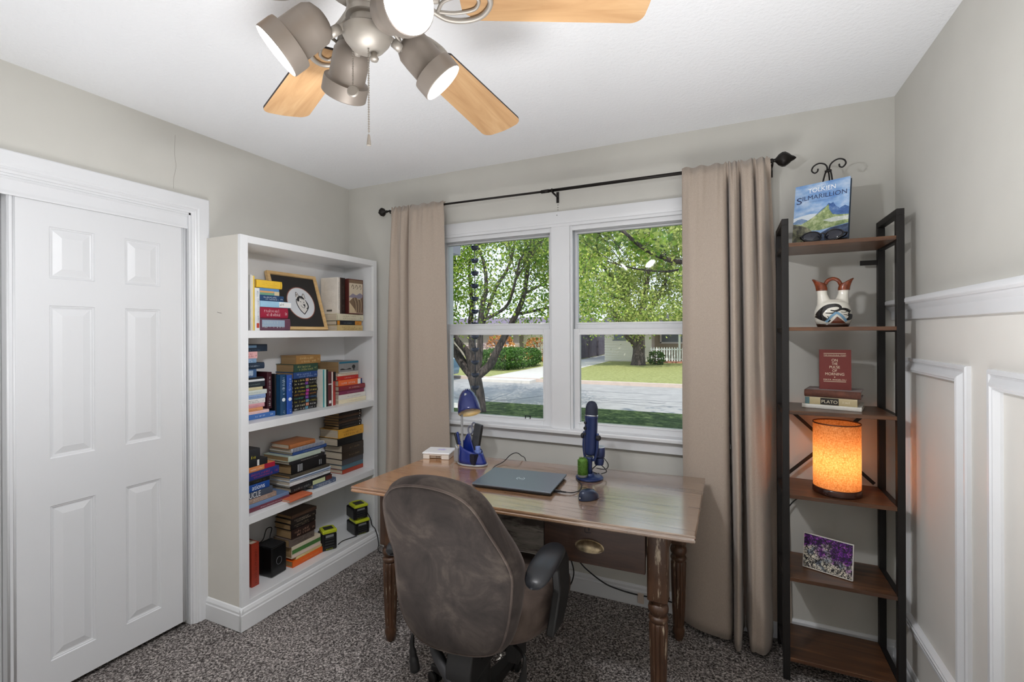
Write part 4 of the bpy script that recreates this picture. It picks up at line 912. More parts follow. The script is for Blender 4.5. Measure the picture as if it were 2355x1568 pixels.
# grass topped tumbler in front of the mic
pp = thing('grass_pot', 'clear little pot of fake green grass before the microphone', 'potted plant', (-.604, 2.083, DZ+.0125)); W = world(pp)
mb = MB(); mb.lathe([(0, 0), (.019, 0), (.022, .004), (.023, .013), (.022, .014), (.021, .006), (0, .005)], 24, 0, W)
m_cl = mat((222, 226, 228), .08, name='clear plastic'); m_cl.node_tree.nodes['Principled BSDF'].inputs['Transmission Weight'].default_value = .8
mb.build('pot', m_cl, pp)
mb = MB(); mb.lathe([(0, .003), (.019, .004), (.02, .03), (.0205, .075), (.017, .085), (0, .088)], 20, 0, W)
R = random.Random(5)
for i in range(1500):
    a, z = R.uniform(0, 2*PI), R.uniform(.006, .088)
    r = .0195 if z < .078 else .016*R.random()
    p = Vector((r*math.cos(a), r*math.sin(a), z)); nrm = Vector((math.cos(a), math.sin(a), .5 if z < .078 else 2)).normalized()
    e = p+nrm*R.uniform(.003, .007)+Vector((R.uniform(-.002, .002), R.uniform(-.002, .002), R.uniform(-.001, .003)))
    s_ = nrm.orthogonal().normalized()*.0008
    mb.add([W @ (p-s_), W @ (p+s_), W @ e], [(0, 1, 2)], 0)
M_grs = mat((74, 112, 34), .7, var=.5, vscale=400, name='fake grass'); mb.build('grass', M_grs, pp)

# ------------------------------------------------------------------ router
ro = thing('router', 'small white square router on the desk left end', 'router', (-1.43, 2.165, DZ), math.radians(14)); W = world(ro)
mb = MB(); mb.box(-.072, -.036, -.06, .06, 0, .026, 0, W).box(.03, .072, -.06, .06, 0, .026, 0, W).box(-.036, .03, -.045, .06, .002, .026, 0, W).box(-.036, .03, -.06, -.045, .018, .026, 0, W).build('body', mat((228, 222, 212), .4), ro, bevel=.003)
MB().box(-.076, .076, -.064, .064, .026, .036, 0, W).build('lid', mat((238, 238, 240), .3), ro, bevel=.005, seg=3)
mb = MB(); polyflat(mb, W @ Matrix.Translation((.012, .01, .0362)), [(x*(1+.25*math.sin(i*2.1)), y*(1+.3*math.cos(i*1.7))) for i, (x, y) in enumerate(circ(0, 0, .025, .016, 18))], 0, .0003); mb.build('lilac_mark', mat('cfc8ea', .5), ro)
mb = MB()
for k in range(3): mb.box(-.004+.009*k, .001+.009*k, -.0455, -.0445, .004, .016, 0, W)
mb.build('port', mat((150, 140, 130), .5), ro)

# ------------------------------------------------------------------ lamp organiser
M_blue = mat((20, 40, 120), .22, coat=.3, name='royal blue plastic'); M_silv = mat((168, 170, 172), .35, .3, name='silver plastic')
og = thing('desk_lamp', 'blue desk lamp with pen organiser base on the desk', 'desk lamp', (-1.205, 2.12, DZ), math.radians(-14)); W = world(og)
def egg(s=1, n=36, rx=.085, ry=.066):
    return [(rx*s*math.cos(t)*(1+.18*math.cos(t)), ry*s*math.sin(t)*(1-.12*math.cos(t))) for t in [2*PI*i/n for i in range(n)]]
mb = MB(); mb.prism(egg(1), 0, .01, W); mb.build('base_rim', M_silv, og, bevel=.003, smooth=40)
# slanted blue well: loft of egg sections, front cut low and back high
mb = MB(); n = 36
def well(u, v):
    t = 2*PI*u; x, y = .08*math.cos(t)*(1+.18*math.cos(t)), .061*math.sin(t)*(1-.12*math.cos(t))
    top = .05+.055*max(0, .5-.5*math.cos(t))**1.0*0+.05*(.5-.5*math.cos(t))
    k = 1-.2*v
    return tuple(W @ Vector((x*k-.008*v, y*k, .01+top*v)))
mb.grid(well, 36, 6, wrap=True); mb.build('well', M_blue, og, solid=.003)
mb = MB(); mb.prism([(-.075, 0), (-.07, .04), (-.055, .085), (-.035, .125), (-.02, .145), (-.008, .14), (.004, .11), (.02, .07), (.036, .03), (.05, .01)], -.004, .004, W @ Matrix(((1, 0, 0, 0), (0, 0, 1, -.005), (0, 1, 0, .008), (0, 0, 0, 1)))); mb.build('fin', M_blue, og, bevel=.003, smooth=40)
mb = MB(); mb.prism([(-.088, 0), (-.092, .03), (-.084, .06), (-.078, .075), (-.082, .088), (-.062, .07), (-.058, 0)], -.04, .04, W @ Matrix(((1, 0, 0, 0), (0, 0, 1, 0), (0, 1, 0, .006), (0, 0, 0, 1)))); mb.build('side_fin', M_silv, og, bevel=.003, smooth=40)
mb = MB(); mb.box(.02, .06, -.03, .03, .01, .06, 0, W); mb.build('front_pocket', M_blue, og, bevel=.006)
mb = MB(); mb.box(.034, .066, -.05, -.018, .01, .062, 0, W); mb.build('dark_pocket', mat((14, 16, 34), .4), og, bevel=.003)
mb = MB(); mb.lathe([(.0, .06), (.016, .06), (.018, .064), (.018, .072), (.0, .074)], 20, 0, W @ Matrix.Translation((.045, .0, 0))); mb.lathe([(.0, .074), (.013, .074), (.013, .092), (.01, .095), (0, .095)], 20, 0, W @ Matrix.Translation((.045, 0, 0))); mb.build('switch_knob', mat((120, 140, 200), .3), og, smooth=40)
px = W.inverted() @ Vector((-1.252, 2.105, DZ))
mb = MB(); pole = catmull([W @ Vector((px.x, px.y, .05)), W @ Vector((px.x, px.y, .16)), W @ Vector((px.x, px.y, .25)), W @ Vector((px.x+.002, px.y+.004, .3)), W @ Vector((px.x+.02, px.y+.008, .36))], 6)
mb.tube(pole, .0062, 10); mb.build('pole', M_silv, og)
ax = -(Vector((.46, -.89, 0))*.47-Vector((0, 0, .87))+Vector((math.cos(YAW), math.sin(YAW), 0))*.14).normalized(); hd = frame3(Vector((-1.212, 2.115, 1.02)), ax.orthogonal(), ax.cross(ax.orthogonal())) @ Matrix.Scale(.9, 4)
mb = MB(); mb.lathe([(.0635, 0), (.066, .002), (.0665, .012), (.064, .04), (.057, .075), (.045, .11), (.03, .132), (.014, .144), (0, .147)], 40, 0, hd); sh = mb.build('lamp_shade', mat((32, 44, 104), .2, .2, coat=.5, name='glossy blue enamel'), og, smooth=70)
mb = MB(); mb.lathe([(.0635, 0), (.062, .01), (.059, .04), (.05, .08), (.03, .12), (0, .13)], 40, 0, hd); mb.build('shade_lining', mat('f2e6c0', .5), sh)
mb = MB(); mb.lathe([(0, .008), (.014, .01), (.024, .03), (.018, .06), (.012, .08)], 20, 0, hd); mb.build('bulb', emit('ffeec4', 9), sh)
for k in range(4):
    a = math.radians(230+22*k); mb = MB()
    mb.tube([hd @ Vector((.033*math.cos(a), .033*math.sin(a), .131)), hd @ Vector((.022*math.cos(a), .022*math.sin(a), .1415))], .0016, 6); mb.build('vent_slot', mat((205, 208, 214), .3), sh)
# things standing in the organiser
rm = thing('remote_control', 'dark grey remote standing upright in the organiser', 'remote control', W @ Vector((.012, .004, .03)), math.radians(-14)); Wr = world(rm) @ Matrix.Rotation(math.radians(7), 4, 'Y') @ Matrix.Rotation(math.radians(-6), 4, 'X')
MB().box(-.024, .024, -.011, .011, 0, .175, 0, Wr).build('body', mat((52, 54, 58), .4), rm, bevel=.006, seg=3)
MB().box(.0225, .0245, -.008, .008, .02, .16, 0, Wr).box(-.015, .015, -.0115, -.0105, .11, .1112, 0, Wr).build('side_strip', M_blk, rm)
sx_ = thing('scissors', 'scissors with grey loop handles standing in the organiser', 'scissors', W @ Vector((-.012, .02, .03)), math.radians(-14)); Wr = world(sx_)
for a, b_ in (((-.014, 0, .135), (0, 0, .02)), ((.012, 0, .155), (-.004, 0, .02))):
    mb = MB(); c0 = Vector(a)
    mb.tube([Wr @ (c0+Vector((.0155*math.cos(t), 0, .021*math.sin(t)))) for t in [2*PI*i/24 for i in range(25)]], .0042, 8)
    mb.tube([Wr @ (c0+Vector((0, 0, -.021))), Wr @ Vector(b_)], .004, 8); mb.build('handle', mat((118, 122, 140), .35), sx_)
for lab, ox, oy, le, c1, c2, tl in (('black capped marker leaning in the organiser left slot', -.056, -.02, .125, (22, 22, 26), (206, 168, 112), -20), ('blue capped marker leaning in the organiser left slot', -.044, -.026, .13, (24, 44, 110), (224, 198, 160), -14)):
    pn = thing('marker', lab, 'marker', W @ Vector((ox, oy, .03)), math.radians(-14)); Wr = world(pn) @ Matrix.Rotation(math.radians(tl), 4, 'Y')
    mb = MB(); mb.lathe([(.0045, 0), (.0062, .004), (.0062, le*.55)], 12, 0, Wr); mb.build('barrel', mat(c2, .4), pn)
    mb = MB(); mb.lathe([(.007, le*.5), (.0074, le*.52), (.0074, le*.92), (.005, le), (0, le)], 12, 0, Wr); mb.build('cap', mat(c1, .35), pn)

# ------------------------------------------------------------------ cords and outlet under the desk
ot = thing('wall_outlet', 'white outlet with plug in adapter below the desk', 'outlet', (-.822, YB-.004, .16))
MB().box(-.857, -.787, YB-.006, YB, .115, .235).build('cover_plate', M_white, ot, bevel=.003)
MB().box(-.845, -.80, YB-.05, YB-.006, .125, .185).build('adapter', mat((236, 236, 236), .4), ot, bevel=.004)
cb = MB(); cb.tube(catmull([(-.81, YB-.03, .19), (-.79, YB-.05, .2), (-.77, YB-.05, .12), (-.79, YB-.06, .05), (-.83, YB-.06, .012), (-.9, YB-.08, .01)], 8), .0036, 8)
tag(cb.build('outlet_cable', M_blk, loc=(-.8, YB-.05, .1)), 'black cord dropping from the outlet to the floor vent', 'cable')
cb = MB(); cb.tube(catmull([(-.81, YB-.03, .21), (-.76, YB-.04, .2), (-.70, YB-.05, .155), (-.6, YB-.05, .1), (-.52, YB-.035, .075), (-.46, YB-.024, .064), (-.418, YB-.02, .062), (-.3, YB-.02, .064), (-.15, YB-.03, .06), (0, YB-.03, .05)], 8), .0036, 8)
tag(cb.build('lamp_cable', M_blk, loc=(-.45, YB-.03, .06)), 'black cord running right along the baseboard behind the desk leg', 'cable')
mb = MB(); mb.box(-.434, -.402, YB-.024, YB-.0145, .02, .072)
tag(mb.build('cord_clip', mat((206, 190, 176), .3), bevel=.003, loc=(-.418, YB-.02, .045)), 'clear cord clip stuck on the baseboard', 'clip')
vt = thing('floor_vent', 'white slatted vent cover at the baseboard under the desk', 'vent', (-.97, YB-.05, 0))
MB().box(-1.13, -.845, YB-.075, YB-.0145, .0, .014).box(-1.13, -.845, YB-.028, YB-.0145, .014, .118).box(-1.13, -1.118, YB-.07, YB-.0145, .01, .11).box(-.857, -.845, YB-.07, YB-.0145, .01, .11).build('housing', M_white, vt, bevel=.002)
mb = MB()
for k in range(22):
    x = -1.112+.0118*k
    mb.add([(x, YB-.072, .014), (x+.005, YB-.072, .014), (x+.005, YB-.03, .108), (x, YB-.03, .108), (x, YB-.068, .012), (x+.005, YB-.068, .012), (x+.005, YB-.027, .104), (x, YB-.027, .104)], [(0, 1, 2, 3), (5, 4, 7, 6), (0, 3, 7, 4), (1, 5, 6, 2)])
mb.build('louver', M_white, vt)
MB().box(-1.118, -.857, YB-.029, YB-.0282, .014, .108).build('painted_gap_shade', mat((40, 40, 40), .8), vt)  # dark sheet: shade between the louvers put into its colour

# ------------------------------------------------------------------ curtain rod and curtains
M_iron = mat((30, 25, 22), .38, .5, name='oil rubbed bronze')
RY, RZ = YB-.09, 2.209
rz = lambda x: 2.213-.006*(x+.9)
rd = thing('curtain_rod', 'dark bronze curtain rod with ball finials above the window', 'curtain rod', (-.87, RY, RZ))
mb = MB(); mb.tube([(-2.0, RY, rz(-2.0)), (-.9, RY, rz(-.9)-.004)], .0062, 12); mb.tube([(-.91, RY, rz(-.9)-.004), (.185, RY, rz(.18))], .0085, 12); mb.build('rod', M_iron, rd)
mb = MB(); mb.tube([(-.935, RY, rz(-.9)-.004), (-.89, RY, rz(-.9)-.004)], .0098, 12); mb.build('collar', M_iron, rd)
fin = [(.006, 0), (.009, .004), (.009, .01), (.006, .014), (.008, .02), (.02, .03), (.027, .042), (.027, .052), (.02, .064), (.012, .072), (.008, .08), (.003, .086), (0, .088)]
for x, sg in ((-2.0, -1), (.175, 1)):
    F = frame3((x, RY, rz(x)), (0, 0, -sg), (0, 1, 0)); 
    if F.col[2].to_3d().x*sg < 0: F = frame3((x, RY, rz(x)), (0, 0, sg), (0, 1, 0))
    mb = MB(); mb.lathe([(r*(1.15 if sg > 0 else 1), z*(1.2 if sg > 0 else .85)) for r, z in fin], 24, 0, F, flute=lambda th, z: 1-.07*math.cos(8*th) if .025 < z < .075 else 1); mb.build('finial', M_iron, rd, smooth=60)
for x in (-.869, -1.972, .187):
    mb = MB(); z = rz(x); mb.box(x-.007, x+.007, YB-.006, YB, z-.05, z+.01); mb.tube([(x, YB-.004, z-.02), (x, RY, z-.014)], .005, 8); mb.tube([(x, RY-.012, z+.004), (x, RY-.008, z-.012), (x, RY, z-.015), (x, RY+.012, z-.01)], .004, 8); mb.build('bracket', M_iron, rd)
def mk_curt():
    m, nt, b = nodes('curtain cloth'); v = coords(nt, (700, 700, 500)); f = noise_tex(nt, v, 1, 2)
    nt.links.new(ramp(nt, f, [(.3, lin((158, 144, 131))), (.7, lin((186, 171, 157)))]), b.inputs['Base Color'])
    b.inputs['Roughness'].default_value = .65; b.inputs['Sheen Weight'].default_value = .25; b.inputs['Specular IOR Level'].default_value = .3
    bump(nt, b, f, .15, .001); return m
M_curt = mk_curt()
def curtain(name, label, top, bot, zb, ruff, seed, hem):
    """top, bot: lists of (x, y offset from the rod towards the room) control points of the pleats"""
    nu, nv = 220, 46; R = random.Random(seed); ph = [R.uniform(0, 6.3) for _ in range(4)]
    T = catmull([(x, y, 0) for x, y in top], 24); Bt = catmull([(x, y, 0) for x, y in bot], 24)
    def smp(P, u):
        f = u*(len(P)-1); i = min(int(f), len(P)-2); return P[i].lerp(P[i+1], f-i)
    cr = thing(name, label, 'curtain', (sum(x for x, _ in top)/len(top), RY, RZ), 0, 'pair of taupe curtains')
    def fn(u, v):
        a, b = smp(T, u), smp(Bt, u)
        k = min(1, v*1.05)**.8; p = a.lerp(b, k)
        zt = rz(a.x)+.016+.005*math.sin(u*ruff*6.3+ph[0])
        z = zt+(zb-zt)*v
        e = math.exp(-v*14)
        y = RY-1.3*p.y*(1-.55*e)-.006*e*math.sin(u*ruff*6.3+ph[1])-.0035*e*math.sin(u*ruff*14+ph[2])
        if v < .015: y = RY-.009
        if v < .04: y = min(y, RY-.0108)
        y -= .006*math.sin(v*3.1+u*9+ph[3])*v
        x = p.x+.004*math.sin(v*9+u*20)*v
        return (x, min(y, YB-.012), z)
    mb = MB(); mb.grid(fn, nu, nv)
    mb.build('fabric', M_curt, cr, solid=.0025)
    mb = MB()
    mb.grid(lambda u, v: (lambda q: (q[0], RY+.0112, q[2]-.03*v))(fn(u, 0)), 60, 3); mb.build('rod_pocket', M_curt, cr, solid=.002)
    return cr
curtain('curtain', 'taupe curtain panel left of the window beside the bookcase',
    [(-1.957, .0), (-1.93, .035), (-1.90, .02), (-1.865, .045), (-1.83, .035), (-1.816, -.035), (-1.80, .045), (-1.72, .05), (-1.65, .035), (-1.566, .015)],
    [(-2.05, -.02), (-2.0, .035), (-1.945, .05), (-1.90, -.01), (-1.86, .06), (-1.80, .05), (-1.778, -.05), (-1.755, .075), (-1.66, .06), (-1.60, .03), (-1.52, .0)], .03, 9, 1, 0)
curtain('curtain', 'taupe curtain panel right of the window beside the corner shelf',
    [(-.2, .01), (-.15, .035), (-.1, .025), (-.05, .035), (-.012, .03), (.0, -.03), (.012, .045), (.03, .045), (.045, .03), (.053, -.035), (.063, .045), (.1, .045), (.11, -.025), (.12, .045), (.15, .045), (.163, -.045), (.176, -.05)],
    [(-.2, .0), (-.17, .02), (-.12, .04), (-.06, .05), (.002, .045), (.015, -.05), (.027, .08), (.05, .085), (.062, -.045), (.074, -.05), (.086, .075), (.11, .085), (.145, .09), (.172, .03), (.186, -.062), (.225, -.062), (.264, -.062)], .022, 12, 2, 0)
# ------------------------------------------------------------------ office chair
def mk_suede(c0, c1, c2):
    m, nt, b = nodes('brown suede'); v = coords(nt); f = noise_tex(nt, v, 7, 6, .65, .6)
    nt.links.new(ramp(nt, f, [(.3, lin(c0)), (.52, lin(c1)), (.75, lin(c2))]), b.inputs['Base Color'])
    b.inputs['Roughness'].default_value = .85; b.inputs['Sheen Weight'].default_value = .3; b.inputs['Sheen Roughness'].default_value = .4
    b.inputs['Sheen Tint'].default_value = (*lin((170, 155, 148)), 1); b.inputs['Specular IOR Level'].default_value = .15
    bump(nt, b, noise_tex(nt, v, 420, 3), .15, .001); return m
M_sue = mk_suede((27, 23, 21), (46, 40, 37), (76, 68, 61)); M_sue2 = mk_suede((64, 54, 48), (86, 74, 67), (110, 97, 88))
M_arm = mat((34, 35, 38), .35, bmp=.12, bscale=500, name='black armrest'); M_cblk = mat((24, 23, 23), .5, name='black chair plastic')
CX, CYc = -.83, 1.33
ch = thing('office_chair', 'dark brown suede office chair pulled up to the desk', 'office chair', (CX, 1.52, 0))
Rt = [(.04, .958), (.103, .936), (.143, .895), (.175, .83), (.212, .753), (.23, .689), (.224, .625), (.212, .56), (.198, .503), (.172, .43), (.14, .39), (.08, .366), (0, .352), (-.109, .341), (-.175, .35), (-.222, .385), (-.243, .44), (-.246, .5), (-.232, .6), (-.223, .68), (-.236, .744), (-.238, .829), (-.223, .881), (-.18, .925), (-.12, .95), (-.04, .962)]
OUT = catmull([(x, z, 0) for x, z in Rt], 5, True)
def bk(x, z, d): return (CX+x, CYc-.25*(z-.45)+d+.03*(x/.22)**2, z)
cxz = Vector((-.015, .65, 0))
mb = MB(); no = len(OUT)
prof = [(.0, .0), (.6, -.004), (.9, -.003), (.965, .0), (.985, .004), (1.0, .012), (1.035, .03), (1.045, .055), (1.03, .08), (.96, .1), (.8, .112), (.4, .118), (0, .12)]
rings = []
for s_, d in prof:
    rings.append([bk(*(cxz+(p-cxz)*s_).to_2d(), d) for p in OUT] if s_ > 0 else None)
vs = []; idx = []
for r_, (s_, d) in zip(rings, prof):
    if r_ is None: idx.append(('c', len(vs))); vs.append(bk(cxz.x, cxz.y, d))
    else: idx.append(('r', len(vs))); vs += r_
fs = []
for a, b in zip(idx, idx[1:]):
    for k in range(no):
        k2 = (k+1) % no
        if a[0] == 'c': fs.append((a[1], b[1]+k2, b[1]+k))
        elif b[0] == 'c': fs.append((a[1]+k, a[1]+k2, b[1]))
        else: fs.append((a[1]+k, a[1]+k2, b[1]+k2, b[1]+k))
mb.add(vs, [f[::-1] for f in fs], 0, True); back = mb.build('backrest', M_sue, ch)
mb = MB(); mb.tube([bk(*(cxz+(p-cxz)*.983).to_2d(), .0035) for p in OUT+[OUT[0]]], .0042, 8, cap=False); mb.build('piping', mk_suede((46, 39, 36), (66, 57, 52), (94, 84, 77)), back)
mb = MB(); mb.lathe([(0, 0), (.004, 0), (.004, .004), (0, .005)], 10, 0, frame3(bk(.165, .40, -.004), (1, 0, 0), (0, 0, 1))); mb.tube([bk(.16, .385, .0), bk(.145, .374, .0)], .0025, 6); mb.build('zip_pull', mat((190, 186, 180), .3, .8), back)
# seat cushion
def seat(u, v):
    th = 2*PI*u; n_ = 3.2
    c, s = math.cos(th), math.sin(th); r = (abs(c)**n_+abs(s)**n_)**(-1/n_)
    pr_ = [(.0, .0), (.78, .0), (.93, .012), (1., .045), (1.0, .075), (.94, .104), (.8, .118), (.5, .124), (0, .122)]
    f = v*(len(pr_)-1); i = min(int(f), len(pr_)-2); a, z = [pr_[i][k]+(pr_[i+1][k]-pr_[i][k])*(f-i) for k in (0, 1)]
    y = .26*s*r*a
    return (CX-.005+.262*c*r*a*(1+.04*s), 1.68+y, .345+z*1.2-.02*max(0, s*r*a)**3*1.2+.012*(abs(c*r*a))**2)
mb = MB(); mb.grid(seat, 56, 25, wrap=True); mb.build('seat', M_sue2, ch)
# arms
for sg in (-1, 1):
    xx = CX+sg*.275
    arm = MB()
    def pad(u, v):
        t = 2*PI*u; yv = 1.345+.305*v; w = (.041+.006*math.sin(PI*v))*max(.02, 1-abs(2*v-1)**5)**.5
        cxo = -sg*.02*v*v
        return (xx+cxo+w*math.cos(t), yv, .648+.014*math.sin(PI*v)+.02*math.sin(t)*max(.02, 1-abs(2*v-1)**6)**.5-.03*max(0, .25-v))
    arm.grid(pad, 22, 22, wrap=True)
    for e in (0, 21*22): arm.f.append(tuple(e+k for k in range(22))); arm.mi.append(0); arm.sm.append(True)
    arm.build('armrest', M_arm, ch)
    br = MB(); Mx = Matrix(((0, 0, 1, xx-.014*1), (1, 0, 0, 0), (0, 1, 0, 0), (0, 0, 0, 1)))
    br.prism([(1.50, .64), (1.64, .645), (1.675, .6), (1.685, .5), (1.66, .44), (1.60, .395), (1.50, .40), (1.54, .46), (1.575, .52), (1.56, .6)], 0, .03, Mx)
    br.build('arm_bracket', M_cblk, ch, bevel=.006, smooth=40)
# mechanism and base
mb = MB(); mb.box(CX-.11, CX+.11, 1.50, 1.74, .30, .35); mb.box(CX+.11, CX+.16, 1.50, 1.58, .27, .345).box(CX-.16, CX-.11, 1.50, 1.58, .27, .345); mb.build('seat_plate', M_cblk, ch, bevel=.006)
mb = MB(); mb.prism([(1.37, .37), (1.42, .37), (1.43, .31), (1.56, .30), (1.56, .262), (1.40, .25), (1.37, .2), (1.35, .2), (1.35, .3)], -.045, .055, Matrix(((0, 0, 1, CX+.0), (1, 0, 0, 0), (0, 1, 0, 0), (0, 0, 0, 1)))); mb.build('back_bar', M_cblk, ch, bevel=.008)
mb = MB(); mb.tube([(CX-.16, 1.44, .335), (CX-.11, 1.40, .30), (CX-.02, 1.36, .245), (CX+.0, 1.37, .215)], [.018, .02, .02, .018], 12); mb.build('tilt_arm', mat((48, 48, 50), .5), ch)
mb = MB(); mb.lathe([(.028, .12), (.028, .28), (.02, .285), (.02, .33)], 24, 0, Matrix.Translation((CX+.005, 1.53, 0))); mb.build('gas_column', M_cblk, ch, smooth=50)
for lx, ly, side in ((CX-.2, 1.41, -1), (CX+.18, 1.46, 1)):
    mb = MB(); mb.tube(catmull([(lx*1-side*.06, ly+.06, .335), (lx+side*.012, ly+.01, .338), (lx+side*.022, ly-.002, .31), (lx+side*.018, ly-.004, .27), (lx+side*.01, ly-.006, .235), (lx+side*.004, ly-.008, .205)], 5), [.006]*6+[.007]*4+[.009]*4+[.013]*4+[.017]*4+[.018]*3+[.012], 12)
    mb.build('lever', M_cblk, ch)
for k in range(5):
    a = math.radians(90+72*k); d = Vector((math.cos(a), math.sin(a), 0)); c0 = Vector((CX+.005, 1.53, 0))
    mb = MB(); n = Vector((-d.y, d.x, 0)); p0, p1 = c0+d*.02, c0+d*.29
    vs = [p0+n*.03+Vector((0, 0, .085)), p0-n*.03+Vector((0, 0, .085)), p0-n*.03+Vector((0, 0, .14)), p0+n*.03+Vector((0, 0, .14)), p1+n*.018+Vector((0, 0, .06)), p1-n*.018+Vector((0, 0, .06)), p1-n*.018+Vector((0, 0, .085)), p1+n*.018+Vector((0, 0, .085))]
    mb.add(vs, [(0, 1, 2, 3), (7, 6, 5, 4), (0, 4, 5, 1), (1, 5, 6, 2), (2, 6, 7, 3), (3, 7, 4, 0)]); mb.build('base_leg', M_cblk, ch, bevel=.006)
    mb = MB(); cp = c0+d*.285
    for sg in (-1, 1): mb.lathe([(0, -.008), (.02, -.008), (.025, -.004), (.025, .004), (.02, .008), (0, .008)], 20, 0, Matrix.Translation(cp+n*sg*.013+Vector((0, 0, .027))) @ frame3((0, 0, 0), d, (0, 0, 1)))
    mb.tube([cp+Vector((0, 0, .03)), cp+Vector((0, 0, .065))], .006, 8); mb.build('caster', M_cblk, ch, smooth=40)
# ------------------------------------------------------------------ corner shelf unit
M_mtl = mat((26, 23, 22), .5, .2, name='black powder coated steel')
M_rus = wood((48, 31, 21), (84, 55, 36), (118, 80, 54), 0, 7, .3, .6, 9, .05)
sh = thing('shelving_unit', 'six tier corner shelf with black metal frame and rustic brown boards', 'shelf', (.405, 2.36, 0))
T = .0125; FYl, BYl = 2.2425, 2.485; HT = 1.896
TZ = [1.795, 1.450, 1.108, .763, .424, .094]
for x in (.2155, .5945):
    s = MB()
    s.box(x-T, x+T, FYl-T, FYl+T, 0, HT-.025).box(x-T, x+T, BYl-T, BYl+T, 0, HT-.025).box(x-T, x+T, FYl-T, BYl+T, HT-.025, HT)
    for z in TZ: s.box(x-T*.8, x+T*.8, FYl+T, BYl-T, z-.022, z-.002)
    s.build('side_frame', M_mtl, sh, bevel=.0015)
for z in TZ:
    MB().box(.228, .582, FYl-T+.001, BYl+T-.002, z-.0155, z).build('shelf_board', M_rus, sh, bevel=.0012)
for p, q in (((.24, 1.09), (.57, .775)), ((.24, .775), (.55, 1.085))):
    d = (Vector((q[0], 0, q[1]))-Vector((p[0], 0, p[1]))); L = d.length
    M = frame3((p[0], BYl+.004, p[1]), d, (0, 1, 0))
    MB().box(0, L, -.0015, .0015, -.007, .007, 0, M).build('cross_brace', M_mtl, sh)
MB().box(.522, .585, BYl-.004, BYl+.004, 1.716, 1.736).build('wall_strap', M_mtl, sh)

# easel with book
ez = TZ[0]+.0006
A = math.radians(-24); ct, stt = math.cos(A), math.sin(A)
Me = Matrix.Translation((.37, 2.352, ez)) @ Matrix.Rotation(A, 4, 'Z')
es = thing('display_easel', 'black wrought iron easel with scroll top on the top corner shelf', 'easel', (.37, 2.36, ez))
WI = mat((24, 20, 19), .5, .3, name='wrought iron')
mb = MB()
for sg in (-1, 1):
    leg = [(sg*.055, .0, .008), (sg*.04, .022, .12), (sg*.014, .055, .30), (sg*.004, .062, .335)]
    scr = [(sg*(.004), .0625, .336), (sg*.012, .063, .357), (sg*.035, .064, .368), (sg*.056, .064, .36), (sg*.063, .064, .343), (sg*.052, .064, .33), (sg*.041, .064, .335), (sg*.039, .064, .346)]
    mb.tube(catmull([Me @ Vector(p) for p in leg+scr[1:]], 6), .0032, 8)
    mb.tube(catmull([Me @ Vector(p) for p in ((sg*.055, 0, .008), (sg*.058, -.03, .006), (sg*.058, -.05, .01), (sg*.06, -.055, .03))], 4), .0032, 8)
mb.tube([Me @ Vector((0, .062, .335)), Me @ Vector((.02, .105, .004))], .003, 8); mb.tube([Me @ Vector((-.058, -.02, .006)), Me @ Vector((.058, -.02, .006))], .003, 8)
mb.tube([Me @ Vector((-.012, .061, .325)), Me @ Vector((.012, .061, .325))], .0055, 8)
mb.build('scroll_frame', WI, es)
Mb_ = Me @ Matrix.Translation((-.01, -.035, .0138)) @ Matrix.Rotation(math.radians(-11), 4, 'X')
bw, bh = .202, .262
bt = thing('book', 'large hardcover with blue mountain landscape on the iron easel', 'book', Mb_ @ Vector((0, 0, 0)))
MB().box(-bw/2+.003, bw/2-.005, .003, .019, .003, bh-.003, 0, Mb_).build('pages', M_pageV, bt)
MB().box(-bw/2, bw/2, 0, .0028, 0, bh, 0, Mb_).box(-bw/2, bw/2, .0192, .022, 0, bh, 0, Mb_).box(-bw/2, -bw/2+.003, 0, .022, 0, bh, 0, Mb_).build('cover', mat((60, 78, 98), .3, coat=.3), bt)
Mc = Mb_ @ Matrix(((1, 0, 0, 0), (0, 0, -1, -.0003), (0, 1, 0, 0), (0, 0, 0, 1)))
def skymat():
    m, nt, b = nodes('cover sky'); v = coords(nt, (9, 9, 16)); f = noise_tex(nt, v, 1.5, 4)
    nt.links.new(ramp(nt, f, [(.3, lin((92, 136, 196))), (.5, lin((138, 172, 214))), (.7, lin((196, 212, 230)))]), b.inputs['Base Color']); b.inputs['Roughness'].default_value = .25; return m
def hillmat(a, b_, c, sc=40):
    m, nt, b = nodes('cover hills'); f = noise_tex(nt, coords(nt), sc, 5, .65)
    nt.links.new(ramp(nt, f, [(.35, lin(a)), (.5, lin(b_)), (.65, lin(c))]), b.inputs['Base Color']); b.inputs['Roughness'].default_value = .25; return m
pc = MB()
patch(pc, Mc, -bw/2, bw/2, 0, bh, 0, .0002)
X = lambda f: -bw/2+bw*f
Y = lambda f: bh*f
P_ = lambda l: [(X(a), Y(b)) for a, b in l]
polyflat(pc, Mc, P_([(0, .44), (.12, .46), (.3, .48), (.5, .47), (.75, .5), (1, .5), (1, .38), (0, .36)]), 1, .0003)
polyflat(pc, Mc, P_([(0, .37), (.08, .41), (.16, .42), (.24, .39), (.3, .36), (0, .3)]), 4, .0004)
polyflat(pc, Mc, P_([(.3, .34), (.42, .45), (.52, .53), (.6, .57), (.64, .62), (.68, .6), (.72, .62), (.77, .55), (.84, .5), (.88, .52), (.93, .54), (1, .5), (1, .36), (.6, .3)]), 2, .0005)
polyflat(pc, Mc, P_([(.15, .32), (.3, .38), (.45, .46), (.55, .53), (.62, .58), (.645, .6), (.65, .52), (.72, .42), (.8, .4), (1, .38), (1, .24), (.5, .18), (.0, .22), (0, .34)]), 3, .0006)
polyflat(pc, Mc, P_([(.55, .34), (.75, .37), (1, .36), (1, .3), (.7, .29)]), 5, .0007)
